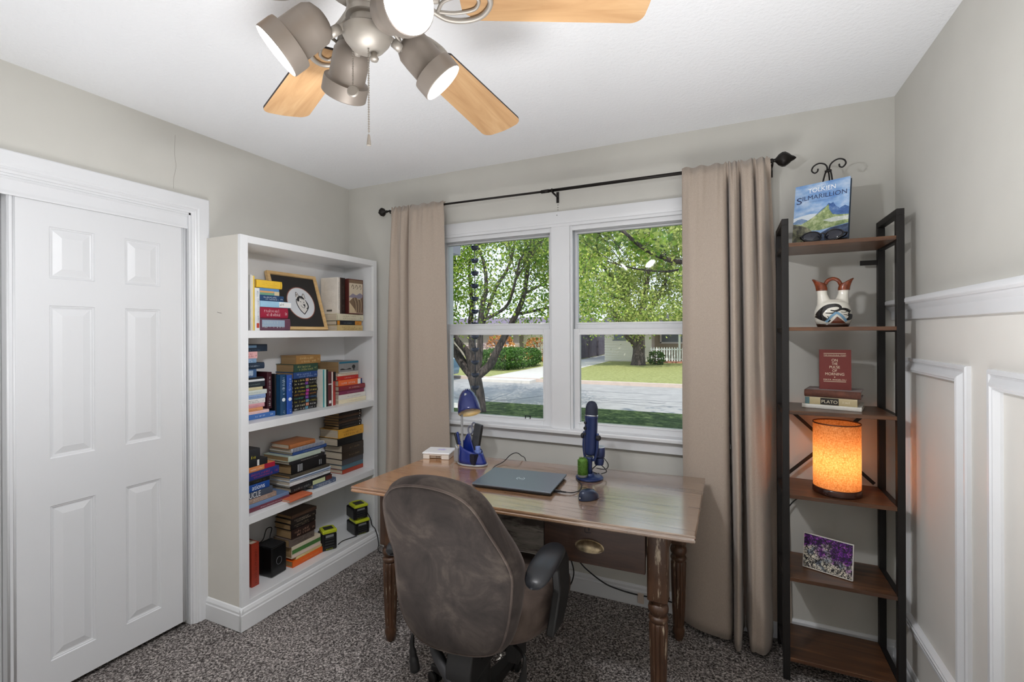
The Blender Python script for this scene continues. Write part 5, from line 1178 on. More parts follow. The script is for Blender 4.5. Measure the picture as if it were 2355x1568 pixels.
polyflat(pc, Mc, P_([(0, .34), (.15, .3), (.3, .24), (.38, .16), (.5, .0), (0, 0)]), 6, .0008)
polyflat(pc, Mc, P_([(.38, .0), (.5, .12), (.7, .2), (1, .23), (1, 0)]), 7, .0009)
pc.build('cover_picture', [skymat(), mat((214, 224, 232), .3), hillmat((46, 84, 140), (70, 106, 164), (120, 150, 190)), hillmat((92, 116, 72), (142, 160, 104), (196, 204, 158)), hillmat((74, 110, 150), (110, 140, 176), (140, 160, 190)), hillmat((214, 216, 210), (190, 200, 190), (230, 230, 224)), hillmat((60, 60, 54), (104, 104, 84), (150, 150, 120), 60), hillmat((22, 40, 70), (40, 62, 96), (70, 92, 120), 50)], bt)
M_wt = mat((246, 248, 250), .3); M_nv = mat((24, 40, 84), .35)
text_mesh('TOLKIEN', bw*.5, bh*.075, Mc @ Matrix.Translation((X(.5), Y(.885), .0003)), M_wt, bt, 'author_lettering')
text_mesh('S', bw*.1, bh*.115, Mc @ Matrix.Translation((X(.09), Y(.735), .0003)), M_nv, bt, 'title_lettering')
text_mesh('ILMARILLION', bw*.8, bh*.075, Mc @ Matrix.Translation((X(.55), Y(.765), .0003)), M_nv, bt, 'title_lettering')
g = MB(); glyphs(g, Mc, X(.2), X(.8), Y(.685), Y(.695), rnd, 0, .9, .0003); glyphs(g, Mc, X(.28), X(.7), Y(.835), Y(.845), rnd, 1, .9, .0003); glyphs(g, Mc, X(.4), X(.6), Y(.945), Y(.96), rnd, 1, .9, .0003)
g.build('small_print', [M_nv, M_wt], bt)
# sunglasses lying in front of the book
sg_ = thing('sunglasses', 'dark wraparound sunglasses lying against the easel book', 'sunglasses', (.352, 2.266, ez), math.radians(-16)); W = world(sg_)
M_lens = mat((14, 18, 34), .08, coat=.5, name='dark lens')
for sgn in (-1, 1):
    mb = MB(); o = W @ Matrix.Translation((sgn*.038, -.006*abs(sgn), .024)) @ Matrix.Rotation(math.radians(-18*sgn), 4, 'Z') @ Matrix.Rotation(math.radians(-20), 4, 'X')
    mb.grid(lambda u, v: tuple(o @ Vector((.033*v*math.cos(2*PI*u), -.004*(1-v*v), .022*v*math.sin(2*PI*u)*(1-.15*math.cos(2*PI*u)*sgn)))), 28, 6, wrap=True); mb.build('lens', M_lens, sg_, solid=.0015)
    mb = MB(); mb.tube([o @ Vector((.034*math.cos(2*PI*i/28), 0, .023*math.sin(2*PI*i/28)*(1-.15*math.cos(2*PI*i/28)*sgn))) for i in range(29)], .0026, 8); mb.build('rim', M_blk, sg_)
    mb = MB(); mb.tube(catmull([W @ Vector(p) for p in ((sgn*.07, -.008, .028), (sgn*.08, .004, .027), (sgn*.06, .02, .014), (-sgn*.02, .028, .005), (-sgn*.05, .024, .004))], 5), .0028, 8); mb.build('temple', M_blk, sg_)
mb = MB(); mb.tube(catmull([W @ Vector(p) for p in ((-.008, -.008, .03), (0, -.01, .034), (.008, -.008, .03))], 4), .0028, 8); mb.build('bridge', M_blk, sg_)

# wedding vase
vz = TZ[1]+.0006
va_ = thing('vase', 'double spouted pottery vase with rust handle and painted swirls', 'vase', (.397, 2.338, vz), math.radians(4)); W = world(va_)
def fused(shapes, vox, name):
    tmp = MB()
    for fnc in shapes: fnc(tmp)
    o = tmp.build(name, [], None); o.modifiers.new('r', 'REMESH').mode = 'VOXEL'; o.modifiers['r'].voxel_size = vox
    sm_ = o.modifiers.new('s', 'SMOOTH'); sm_.iterations = 6; sm_.factor = .5
    dg = bpy.context.evaluated_depsgraph_get(); dg.update()
    me = bpy.data.meshes.new_from_object(o.evaluated_get(dg)); bpy.data.objects.remove(o)
    return me
prof = [(0, 0), (.05, 0), (.054, .006), (.064, .022), (.0675, .045), (.066, .065), (.06, .085), (.052, .1), (.035, .112), (.0, .116)]
def vb(mb): mb.lathe(prof, 40, sy=.8)
def vs_(sg):
    def f(mb): mb.tube([(sg*.02, 0, .06), (sg*.031, 0, .1), (sg*.037, 0, .135), (sg*.039, 0, .155)], [.038, .026, .0185, .0185], 24)
    return f
me = fused([vb, vs_(-1), vs_(1)], .0026, 'body')
M_glz = mat((232, 228, 216), .12, coat=.6, name='cream glaze'); M_rust = mat((122, 56, 28), .2, var=.5, vscale=60, coat=.5, name='rust glaze'); M_vblk = mat((26, 22, 22), .2, coat=.4); M_vblu = mat((116, 160, 190), .2, coat=.4); M_vbrn = mat((110, 58, 40), .25, coat=.4)
me.materials.clear(); me.materials.append(M_glz)
for p in me.polygons: p.use_smooth = True
body = bpy.data.objects.new('body', me); COL.objects.link(body); body.parent = va_
bvh = BVHTree.FromPolygons([v.co[:] for v in me.vertices], [p.vertices[:] for p in me.polygons])
def spout(sg):
    mb = MB(); n = 28
    def f(u, v):
        a = 2*PI*u; c = math.cos(a)*sg
        r0 = .0188+.002*v
        zt = .186+.014*max(0, c)-.010*max(0, -c) if True else .18
        x = sg*(.039+.008*v*v)+r0*math.cos(a)*(1+.25*v*v*(.5+.5*c))
        return tuple(W @ Vector((x, r0*math.sin(a)*(1-.1*v), .151+(zt-.151)*v)))
    mb.grid(f, n, 8, wrap=True); mb.build('spout', M_rust, va_, solid=.004)
spout(-1); spout(1)
mb = MB(); mb.tube(catmull([W @ Vector(p) for p in ((-.029, 0, .158), (-.027, 0, .176), (-.017, 0, .193), (0, 0, .2), (.017, 0, .194), (.027, 0, .178), (.029, 0, .158))], 6), .0075, 12); mb.build('handle', M_rust, va_)
def decal(poly, mi, mb, off=.0009, step=.004):
    # polygon in front view (x, z) laid on the glaze from the front (-y)
    bm = bmesh.new(); vs = [bm.verts.new((x, -.2, z)) for x, z in poly]; bm.faces.new(vs)
    bmesh.ops.triangulate(bm, faces=bm.faces[:])
    for _ in range(4):
        e = [e for e in bm.edges if e.calc_length() > step]
        if not e: break
        bmesh.ops.subdivide_edges(bm, edges=e, cuts=1); bmesh.ops.triangulate(bm, faces=bm.faces[:])
    idx = {}; pts = []
    for v in bm.verts:
        h = bvh.ray_cast(Vector((v.co.x, -.2, v.co.z)), Vector((0, 1, 0)))
        idx[v] = len(pts)
        if h[0] is None:
            h = bvh.find_nearest(Vector((v.co.x, -.01, v.co.z)))
        pts.append(W @ (h[0]+h[1]*off))
    fs = []
    for f in bm.faces:
        t = [idx[v] for v in f.verts]
        n_ = (pts[t[1]]-pts[t[0]]).cross(pts[t[2]]-pts[t[0]])
        fs.append(tuple(t) if n_.dot(W.to_3x3() @ Vector((0, -1, 0))) > 0 else tuple(t[::-1]))
    mb.add(pts, fs, mi, True); bm.free()
dm = MB()
def dstroke(pts, w, mi, off):
    P = catmull([(x, 0, z) for x, z in pts], 5); L_, R_ = [], []
    for i, p in enumerate(P):
        t = P[min(i+1, len(P)-1)]-P[max(0, i-1)]; t = t.normalized(); n_ = Vector((-t.z, 0, t.x)); ww = w(i/(len(P)-1)) if callable(w) else w
        L_.append(p+n_*ww/2); R_.append(p-n_*ww/2)
    for i in range(len(P)-1):
        decal([(L_[i].x, L_[i].z), (L_[i+1].x, L_[i+1].z), (R_[i+1].x, R_[i+1].z), (R_[i].x, R_[i].z)], mi, dm, off)
sw = lambda t: .004+.014*math.sin(PI*min(1, t*1.15))*(1-.5*t)
dstroke([(-.056, .045), (-.05, .062), (-.03, .082), (0, .087), (.014, .08), (.012, .07), (-.004, .064), (-.02, .067)], lambda t: .016*(1-t)+.004, 0, .0008)
dstroke([(-.058, .05), (-.045, .035), (-.02, .022), (0.0, .018)], lambda t: .022*(1-t)+.003, 0, .0008)
dstroke([(-.036, .056), (-.01, .056), (.012, .07), (.034, .07), (.052, .06)], lambda t: .003+.010*t, 0, .0009)
dstroke([(.056, .052), (.05, .035), (.03, .026)], lambda t: .026*(1-t)+.003, 0, .0008)
decal([(-.028, .014), (0, .05), (.03, .014)], 3, dm, .0016); decal([(-.02, .015), (.002, .042), (.034, .015)], 2, dm, .0022)
dstroke([(-.034, .02), (-.018, .042), (0, .058)], .009, 1, .002); dstroke([(0, .058), (.018, .044), (.036, .022)], .009, 1, .002)
dstroke([(-.036, .04), (-.044, .032), (-.036, .026), (-.026, .036), (-.03, .044)], .002, 0, .0025); dstroke([(.024, .05), (.04, .046), (.046, .034), (.036, .034)], .002, 0, .0025)
dstroke([(.01, .066), (.026, .074), (.04, .066), (.03, .058), (.014, .06)], .002, 0, .0025)
dm.build('painted_design', [M_vblk, M_vblu, M_vbrn, M_glz], va_)
mb = MB(); mb.lathe([(.0505, .0), (.0545, .0005), (.0595, .012), (.0585, .0125), (.05, .0005)], 40, 0, W, sy=.81); mb.build('foot_band', mat((58, 36, 26), .25, coat=.3), va_)

# books on the third tier
bz = TZ[2]+.0004; A = math.radians(-15)
def Mloc(x, y, z, a=A): return Matrix.Translation((x, y, z)) @ Matrix.Rotation(a, 4, 'Z')
M = Mloc(.286, 2.345, bz+.0003)
book(M, .206, .17, .0165, 'dcdad2', '9a968e', '', 'thin wide white book lying directly on the third corner shelf', 'books on the corner shelf')
M = Mloc(.298, 2.345, bz+.0172)
pb = book(M, .18, .14, .03, 'c4b48c', '2a2420', '', 'cream book with dark title label lying on the corner shelf', 'books on the corner shelf')
Msn = M @ Matrix(((1, 0, 0, 0), (0, 0, -1, -.0004), (0, 1, 0, 0), (0, 0, 0, 1)))
lb = MB(); patch(lb, Msn, .055, .118, .0015, .0285, 0, .0003); patch(lb, Msn, 0, .016, .001, .029, 1, .0003); glyphs(lb, Msn, .13, .16, .01, .02, rnd, 2, .9, .0005); lb.build('title_label', [mat('2a2420', .5), mat((88, 118, 122), .5), mat('efe8d4', .5)], pb)
text_mesh('PLATO', .055, .0125, Msn @ Matrix.Translation((.0865, .014, .0005)), mat('e6dcc0', .4), pb)
M = Mloc(.294, 2.342, bz+.0474)
lb_ = thing('book', 'brown suede bound book topmost of the lying books on the corner shelf', 'book', M @ Vector((.1, .07, 0)), 0, 'books on the corner shelf')
MB().box(.004, .19, .012, .146, .006, .025, 0, M).build('pages', M_pageH, lb_)
mb = MB(); mb.prism([(.15, 0), (.006, 0), (.0, .006), (-.002, .0155), (0, .025), (.006, .031), (.15, .031), (.15, .025), (.013, .025), (.013, .006), (.15, .006)], 0, .196, M @ Matrix(((0, 0, 1, 0), (1, 0, 0, 0), (0, 1, 0, 0), (0, 0, 0, 1))))
mb.build('cover', mat((96, 54, 38), .75, var=.4, vscale=40, bmp=.3, bscale=120, sheen=.3, name='worn suede'), lb_, bevel=.003)
Mr_ = Mloc(.353, 2.372, bz+.0788, math.radians(-9)) @ Matrix.Rotation(math.radians(-5), 4, 'X')
rb = thing('book', 'dark red book with cream lettering standing on the lying corner shelf books', 'book', Mr_ @ Vector((.055, .008, 0)), 0, 'books on the corner shelf')
MB().box(.003, .109, .002, .016, .002, .166, 0, Mr_).build('pages', mat((226, 224, 220), .7), rb)
MB().box(0, .112, 0, .002, 0, .168, 0, Mr_).box(0, .112, .016, .018, 0, .168, 0, Mr_).box(0, .002, 0, .018, 0, .168, 0, Mr_).build('cover', mat((112, 32, 24), .45), rb)
Mq = Mr_ @ Matrix(((1, 0, 0, 0), (0, 0, -1, -.0002), (0, 1, 0, 0), (0, 0, 0, 1))); M_crm = mat((226, 206, 180), .4)
for i, (t, w, h) in enumerate((('ON', .021, .011), ('THE', .02, .011), ('PULSE', .036, .011), ('OF', .016, .011), ('MORNING', .066, .011))):
    text_mesh(t, w, h, Mq @ Matrix.Translation((.055, .123-.0145*i, .0003)), M_crm, rb, 'title_lettering')
text_mesh('MAYA ANGELOU', .078, .0065, Mq @ Matrix.Translation((.055, .041, .0003)), M_crm, rb, 'author_lettering')
text_mesh('THE INAUGURAL POEM', .078, .005, Mq @ Matrix.Translation((.055, .144, .0003)), M_crm, rb, 'heading_lettering')
mb = MB()
for y in (.15, .152, .139, .032, .034): patch(mb, Mq, .016, .094, y, y+.0009, 0, .0003)
patch(mb, Mq, .053, .057, .0505, .0535, 0, .0003); mb.build('rule_line', M_crm, rb)

# fabric drum lamp
lz = TZ[3]+.0006
la = thing('table_lamp', 'lit orange fabric drum lamp on the fourth corner shelf', 'table lamp', (.408, 2.336, lz)); W = world(la)
mb = MB(); mb.lathe([(0, 0), (.083, 0), (.086, .003), (.086, .022), (.084, .025), (0, .026)], 48, 0, W); mb.build('base', wood((30, 14, 9), (52, 24, 15), (70, 34, 20), 0, 8, .25), la, smooth=40)
def mk_shade():
    m = bpy.data.materials.new('orange lamp fabric'); m.use_nodes = True; nt = m.node_tree; b = nt.nodes['Principled BSDF']; out = nt.nodes['Material Output']
    v = coords(nt, (1, 1, .25)); f = noise_tex(nt, v, 420, 4, .7); f2 = noise_tex(nt, coords(nt, (.25, .25, 1)), 420, 4, .7)
    ad = nt.nodes.new('ShaderNodeMath'); ad.operation = 'ADD'; nt.links.new(f, ad.inputs[0]); nt.links.new(f2, ad.inputs[1])
    c = ramp(nt, ad.outputs[0], [(.38, lin((206, 128, 62))), (.5, lin((240, 168, 96))), (.62, lin((255, 206, 146)))])
    c.node.color_ramp.elements[0].position = .40*1
    tl = nt.nodes.new('ShaderNodeBsdfTranslucent'); mx = nt.nodes.new('ShaderNodeMixShader'); mx.inputs[0].default_value = .55
    dv = nt.nodes.new('ShaderNodeMath'); dv.operation = 'MULTIPLY'; dv.inputs[1].default_value = .5; nt.links.new(ad.outputs[0], dv.inputs[0]); nt.links.new(dv.outputs[0], c.node.inputs[0])
    nt.links.new(c, tl.inputs[0]); nt.links.new(c, b.inputs['Base Color']); b.inputs['Roughness'].default_value = .8
    nt.links.new(b.outputs[0], mx.inputs[1]); nt.links.new(tl.outputs[0], mx.inputs[2]); nt.links.new(mx.outputs[0], out.inputs[0]); return m
mb = MB(); mb.lathe([(.0835, .026), (.0835, .29)], 56, 0, W, cap=False); mb.build('fabric_shade', mk_shade(), la)
mb = MB(); mb.lathe([(.0828, .025), (.085, .025), (.085, .028), (.0828, .028), (.0828, .025)], 56, 0, W, cap=False); mb.build('bottom_rim', mat((104, 50, 22), .5), la)
mb = MB(); mb.lathe([(.0828, .287), (.0845, .287), (.0845, .292), (.0828, .292), (.0828, .287)], 56, 0, W, cap=False); mb.build('top_rim', mat((104, 50, 22), .5), la)
mb = MB(); mb.lathe([(0, .026), (.016, .027), (.016, .07), (.013, .075), (.0, .076)], 20, 0, W); mb.build('socket', mat((60, 40, 30), .5), la)
mb = MB(); mb.lathe([(.012, .076), (.014, .1), (.027, .13), (.03, .15), (.025, .17), (.012, .181), (0, .183)], 24, 0, W); mb.build('bulb', emit((255, 222, 182), 17), la)
cb = MB(); cb.tube(catmull([(.47, 2.40, lz+.004), (.472, 2.47, lz+.005), (.468, 2.502, lz+.002), (.44, 2.507, lz-.03), (.34, 2.504, lz-.06), (.28, 2.4985, lz-.1), (.245, 2.497, lz-.15), (.2325, 2.49, lz-.2), (.2325, 2.488, lz-.27), (.2325, 2.488, .45)], 8), .0028, 8)
tag(cb.build('lamp_cable', M_blk, loc=(.3, 2.49, lz-.1)), 'thin black cable trailing behind the corner shelf from the orange lamp', 'cable')

# small canvas print on the fifth tier
pz = TZ[4]; Mp_ = Matrix.Translation((.2865, 2.352, pz+.0025)) @ Matrix.Rotation(math.radians(-21.5), 4, 'Z') @ Matrix.Rotation(math.radians(-9), 4, 'X')
cn = thing('photo_block', 'small photo block of purple flowering branches on the fifth corner shelf', 'photo', Mp_ @ Vector((.09, 0, 0)))
def mk_photo():
    m, nt, b = nodes('branch photo'); v = coords(nt)
    vo = nt.nodes.new('ShaderNodeTexVoronoi'); vo.feature = 'DISTANCE_TO_EDGE'; vo.inputs['Scale'].default_value = 75; 
    n0 = noise_tex(nt, v, 40, 4); mxv = nt.nodes.new('ShaderNodeMix'); mxv.data_type = 'VECTOR'; mxv.inputs[0].default_value = .035
    nn = nt.nodes.new('ShaderNodeTexNoise'); nn.inputs['Scale'].default_value = 60; nt.links.new(v, nn.inputs['Vector'])
    nt.links.new(v, mxv.inputs[4]); nt.links.new(nn.outputs[1], mxv.inputs[5]); nt.links.new(mxv.outputs[1], vo.inputs['Vector'])
    br = ramp(nt, vo.outputs[0], [(.05, (0, 0, 0)), (.16, (1, 1, 1))])
    f = noise_tex(nt, v, 14, 3); bg = ramp(nt, noise_tex(nt, v, 30, 3), [(.35, lin((120, 132, 148))), (.5, lin((214, 208, 190))), (.7, lin((236, 230, 214)))])
    sp = nt.nodes.new('ShaderNodeSeparateXYZ'); nt.links.new(v, sp.inputs[0])
    ma = nt.nodes.new('ShaderNodeMath'); ma.operation = 'MULTIPLY_ADD'; ma.inputs[1].default_value = 3.2; nt.links.new(sp.outputs[2], ma.inputs[0]); nt.links.new(f, ma.inputs[2])
    pk = ramp(nt, ma.outputs[0], [(.66, (0, 0, 0)), (.75, (1, 1, 1))])
    pu = ramp(nt, noise_tex(nt, v, 60, 3), [(.35, lin((40, 14, 60))), (.5, lin((96, 36, 130))), (.68, lin((176, 90, 190)))])
    m1 = nt.nodes.new('ShaderNodeMix'); m1.data_type = 'RGBA'; nt.links.new(pk, m1.inputs[0]); nt.links.new(bg, m1.inputs[6]); nt.links.new(pu, m1.inputs[7])
    m2 = nt.nodes.new('ShaderNodeMix'); m2.data_type = 'RGBA'; m2.inputs[6].default_value = (*lin((30, 28, 34)), 1); nt.links.new(br, m2.inputs[0]); nt.links.new(m1.outputs[2], m2.inputs[7])
    nt.links.new(m2.outputs[2], b.inputs['Base Color']); b.inputs['Roughness'].default_value = .3; return m
MB().box(0, .178, 0, .012, 0, .142, 0, Mp_).build('block', mat((226, 222, 214), .5), cn, bevel=.001)
MB().box(.003, .175, -.0008, 0, .004, .139, 0, Mp_).build('photo_print', mk_photo(), cn)
# ------------------------------------------------------------------ ceiling fan
M_nik = mat((176, 169, 160), .5, .55, name='brushed nickel'); M_cup = mat((150, 140, 131), .5, .4, name='satin nickel cup')
FCX, FCY, FZ = -.714, .805, 2.15
fa = thing('ceiling_fan', 'five blade ceiling fan with four spotlight cups', 'ceiling fan', (FCX, FCY, H))
F0 = Matrix.Translation((FCX, FCY, 0))
mb = MB(); mb.lathe([(.0, H-.001), (.07, H-.001), (.068, H-.03), (.045, H-.055), (.014, H-.06)], 32, 0, F0); mb.build('canopy', M_nik, fa, smooth=50)
mb = MB(); mb.lathe([(.013, H-.06), (.013, 2.32)], 16, 0, F0); mb.build('downrod', M_nik, fa)
mb = MB(); mb.lathe([(.013, 2.325), (.05, 2.325), (.1, 2.31), (.115, 2.28), (.115, 2.215), (.1, 2.195), (.06, 2.185)], 40, 0, F0); mb.build('motor_housing', M_nik, fa, smooth=50)
mb = MB(); mb.lathe([(.06, 2.19), (.046, 2.18), (.042, 2.13), (.045, 2.127), (.045, 2.117), (.036, 2.113), (.034, 2.095), (.049, 2.091), (.0525, 2.087), (.0525, 2.081), (.048, 2.071), (.036, 2.056), (.02, 2.047), (0, 2.045)], 40, 0, F0); mb.build('light_fitter', M_nik, fa, smooth=28)
mb = MB(); mb.lathe([(0, 2.028), (.008, 2.029), (.010, 2.034), (.006, 2.04), (.006, 2.05)], 16, 0, F0 @ Matrix.Translation((.012, .008, 0))); mb.build('finial', M_nik, fa)
M_bld = wood((160, 122, 84), (180, 144, 104), (196, 163, 124), 0, 5, .35, .5, 10, .02)
M_edge = mat((40, 28, 22), .5)
for ang, pit, dr in ((20, -8.9, -.044), (86, -9.5, -.087), (156, -8.9, -.059), (228, -9, -.06), (300, -9, -.06)):
    Mb2 = F0 @ Matrix.Translation((0, 0, FZ)) @ Matrix.Rotation(math.radians(ang), 4, 'Z') @ Matrix.Rotation(-math.atan(dr), 4, 'Y') @ Matrix.Translation((0, 0, -dr*.15*0+.009)) @ Matrix.Rotation(math.radians(pit), 4, 'X')
    r0, r1, w0, w1 = .205, .606, .055, .068
    out = [(r0, -w0*.55), (r0+.03, -w0), (r1-.045, -w1), (r1-.018, -w1*.9), (r1-.006, -w1*.72), (r1, -w1*.3), (r1+.002, 0), (r1, w1*.3), (r1-.006, w1*.72), (r1-.018, w1*.9), (r1-.045, w1), (r0+.03, w0), (r0, w0*.55)]
    cc = .03
    out = [(r0, -w0*.55), (r0+.03, -w0), (r1-cc, -w1)]+[(r1-cc+cc*math.sin(math.radians(t)), -w1+cc-cc*math.cos(math.radians(t))) for t in range(10, 90, 10)]+[(r1+.004*math.cos(PI/2*q/3), w1*.56*q/3) for q in range(-3, 4)]+[(r1-cc+cc*math.cos(math.radians(t)), w1-cc+cc*math.sin(math.radians(t))) for t in range(10, 90, 10)]+[(r1-cc, w1), (r0+.03, w0), (r0, w0*.55)]
    mb = MB(); mb.prism(out, -.003, .003, None); mb.mi = [0, 0]+[1]*(len(mb.f)-2)
    me = mb.build('blade', [M_bld, M_edge], fa)
    # keep the grain running along the blade: geometry stays in blade space
    me.matrix_basis = world(fa).inverted() @ Mb2; me.data.transform(world(fa)) if False else None
    for v, p in zip(me.data.vertices, mb.v): v.co = p
    me.data.update()
    ir = MB()
    lp1 = catmull([(.06, .012, .012), (.12, .02, .004), (.165, .045, -.006), (.21, .05, -.007), (.25, .036, -.007), (.272, .0, -.007), (.25, -.036, -.007), (.21, -.05, -.007), (.165, -.045, -.006), (.12, -.02, .004), (.06, -.012, .012)], 6)
    ir.tube([Mb2 @ p for p in lp1], .0062, 8)
    lp2 = catmull([(.15, .028, -.004), (.19, .03, -.006), (.235, .02, -.006), (.245, -.006, -.006), (.21, -.012, -.006), (.17, .0, -.005), (.15, .028, -.004)], 6)
    ir.tube([Mb2 @ p for p in lp2], .004, 8)
    ir.tube([Mb2 @ Vector(p) for p in ((.05, 0, .014), (.13, 0, .002), (.16, 0, -.004))], [.014, .011, .006], 10)
    ir.build('blade_iron', M_nik, me)
Rg = Vector((math.cos(YAW), math.sin(YAW), 0)); Fg = Vector((-math.sin(YAW), math.cos(YAW), 0))
M_hot = emit((248, 250, 254), 490)
BULBS = []
for a, b_, t, rad, zc in ((208, 192, 42, .135, 2.045), (-46, -52, 20, .125, 2.078), (33, 15, 46, .135, 2.066), (127, 125, 44, .125, 2.062)):
    o = Rg*math.cos(math.radians(a))+Fg*math.sin(math.radians(a))
    oa = Rg*math.cos(math.radians(b_))+Fg*math.sin(math.radians(b_)); ax = oa*math.cos(math.radians(t))-Vector((0, 0, 1))*math.sin(math.radians(t))
    c = Vector((FCX, FCY, zc))+o*rad
    Mc_ = frame3(c, ax.orthogonal(), ax.cross(ax.orthogonal()))
    if Mc_.col[2].to_3d().dot(ax) < 0: Mc_ = frame3(c, ax.cross(ax.orthogonal()), ax.orthogonal())
    sp = MB(); sp.lathe([(.0, -.064), (.02, -.062), (.034, -.054), (.041, -.04), (.042, -.02), (.042, .018), (.0445, .021), (.052, .023), (.053, .03), (.053, .058), (.051, .06), (.049, .058), (.046, .042), (.043, .03), (.034, 0), (.012, -.02), (.0, -.022)], 36, 0, Mc_)
    s_ = sp.build('spotlight_cup', M_cup, fa, smooth=40)
    bl = MB(); bl.lathe([(.0445, .041), (.040, .044), (.025, .0465), (0, .0475)], 28, 0, Mc_, cap=False); bl.build('bulb', M_hot, s_)
    ar = MB(); h = Vector((FCX, FCY, 2.1)); p0 = h+o*.035; p1 = c-ax*.03+Vector((0, 0, .012)); p1 = c-o*.035-Vector((0, 0, 0.0))
    ar.tube([p0, p0.lerp(p1, .55)], .0075, 12); ar.tube([p0.lerp(p1, .35), p0.lerp(p1, .65)], .0105, 12); ar.tube([p0.lerp(p1, .6), p1], .006, 10)
    ar.build('swivel_arm', M_nik, s_)
for x, y, z0, z1, kind in ((.012, -.010, 2.06, 1.863, 0), (-.045, .004, 2.08, 1.985, 1)):
    cm_ = MB(); z = z0; bp = Vector((FCX+x, FCY+y, 0))
    while z > z1:
        cm_.lathe([(0, -.0021), (.0019, -.0012), (.0021, 0), (.0019, .0012), (0, .0021)], 7, 0, Matrix.Translation(bp+Vector((0, 0, z)))); z -= .0052
    cm_.tube([bp+Vector((0, 0, z0)), bp+Vector((0, 0, z1))], .0006, 5)
    if kind == 0: cm_.lathe([(.002, -.002), (.0034, -.006), (.0055, -.02), (.006, -.026), (0, -.027)], 14, 0, Matrix.Translation(bp+Vector((0, 0, z1))), sx=.8, sy=.8)
    else:
        Md_ = frame3(bp+Vector((0, 0, z1-.012)), Rg, (0, 0, 1))
        cm_.lathe([(.0, -.003), (.011, -.003), (.0135, 0), (.011, .003), (0, .003)], 24, 0, Md_)
    cm_.build('pull_chain', M_nik, fa, smooth=40)
# ------------------------------------------------------------------ outdoors
GZ = -.5
def ground(name, x0, x1, y0, y1, z, m, label, cat, th=.2):
    return struct(name, MB().box(x0, x1, y0, y1, z-th, z), m, label, cat)
def mk_grass(a, b_, c):
    m, nt, b = nodes('grass'); v = coords(nt); f = noise_tex(nt, v, 7, 9, .8); g2 = noise_tex(nt, v, 1.3, 3)
    nt.links.new(ramp(nt, f, [(.3, lin(a)), (.5, lin(b_)), (.68, lin(c))]), b.inputs['Base Color']); b.inputs['Roughness'].default_value = .9; b.inputs['Specular IOR Level'].default_value = .1
    bump(nt, b, f, 1, .05); return m
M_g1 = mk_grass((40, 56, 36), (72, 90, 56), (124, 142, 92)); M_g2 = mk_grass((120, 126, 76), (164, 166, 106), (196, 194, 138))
M_asph = mat((162, 158, 156), .9, var=.12, vscale=3, bmp=.3, bscale=60, name='sun bleached street')
M_conc = mat((206, 200, 194), .9, var=.06, vscale=4, name='pale concrete'); M_curb = mat((196, 178, 168), .9, var=.06, vscale=5)
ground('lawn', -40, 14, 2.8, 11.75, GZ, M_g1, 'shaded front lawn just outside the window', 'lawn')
ground('street', -60, 30, 11.7, 17.7, GZ-.06, M_asph, 'pale cracked street across the front lawn', 'street')
ground('sidewalk', -60, -6.25, 10.45, 11.75, GZ+.002, M_conc, 'pale strip of concrete at the left street edge', 'sidewalk', .1)
ground('curb', -60, 30, 17.7, 17.95, GZ+.06, M_curb, 'low concrete curb on the far street side', 'curb')
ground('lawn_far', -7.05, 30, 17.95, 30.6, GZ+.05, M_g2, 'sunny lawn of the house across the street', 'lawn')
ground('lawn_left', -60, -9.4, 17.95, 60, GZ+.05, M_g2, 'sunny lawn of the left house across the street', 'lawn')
ground('driveway', -9.4, -7.05, 17.0, 46, GZ+.045, M_conc, 'bright concrete driveway between the two houses', 'driveway')
ground('driveway_far', -30, 30, 30.6, 60, GZ+.02, M_conc, 'pale ground behind the lawns', 'ground')
ck = MB(); Mck = frame3((0, 0, GZ-.0595), (1, 0, 0), (0, 1, 0)); R = random.Random(9)
for y0, x0, L in ((13.2, -5, 6), (14.1, -4.2, 5), (15.6, -4.6, 3), (13.7, -3.6, 2), (12.6, -9, 3)):
    stroke(ck, Mck, [(x0+L*i/8, y0+R.uniform(-.15, .15)) for i in range(9)], .05, 0, .002)
stroke(ck, Mck, [(-6.4, 12.0), (-5.7, 13.0), (-5.2, 14.4), (-5.0, 16.5)], .05, 0, .002)
struct('street_cracks', ck, mat((120, 118, 122), .9), 'dark tar lines on the pale street', 'street')

M_bark = None
def mk_bark():
    m, nt, b = nodes('bark'); f = noise_tex(nt, coords(nt, (1, 1, .18)), 26, 6, .7)
    nt.links.new(ramp(nt, f, [(.3, lin((38, 32, 32))), (.5, lin((80, 70, 68))), (.7, lin((126, 114, 110)))]), b.inputs['Base Color']); b.inputs['Roughness'].default_value = .95
    bump(nt, b, f, 1, .05); return m
M_bark = mk_bark()
def mk_leaf(cs):
    m = bpy.data.materials.new('leaves'); m.use_nodes = True; nt = m.node_tree; b = nt.nodes['Principled BSDF']; out = nt.nodes['Material Output']
    g = nt.nodes.new('ShaderNodeNewGeometry'); c = ramp(nt, g.outputs['Random Per Island'], [(i/(len(cs)-1), lin(x)) for i, x in enumerate(cs)])
    tl = nt.nodes.new('ShaderNodeBsdfTranslucent'); mx = nt.nodes.new('ShaderNodeMixShader'); mx.inputs[0].default_value = .45
    nt.links.new(c, tl.inputs[0]); nt.links.new(c, b.inputs['Base Color']); b.inputs['Roughness'].default_value = .45; b.inputs['Specular IOR Level'].default_value = .35
    nt.links.new(b.outputs[0], mx.inputs[1]); nt.links.new(tl.outputs[0], mx.inputs[2]); nt.links.new(mx.outputs[0], out.inputs[0]); return m
M_lf = mk_leaf([(76, 116, 34), (120, 158, 52), (164, 192, 70), (210, 216, 112), (100, 140, 44)])
M_lf2 = mk_leaf([(88, 118, 44), (140, 164, 66), (186, 200, 104), (214, 216, 140), (112, 142, 56)])
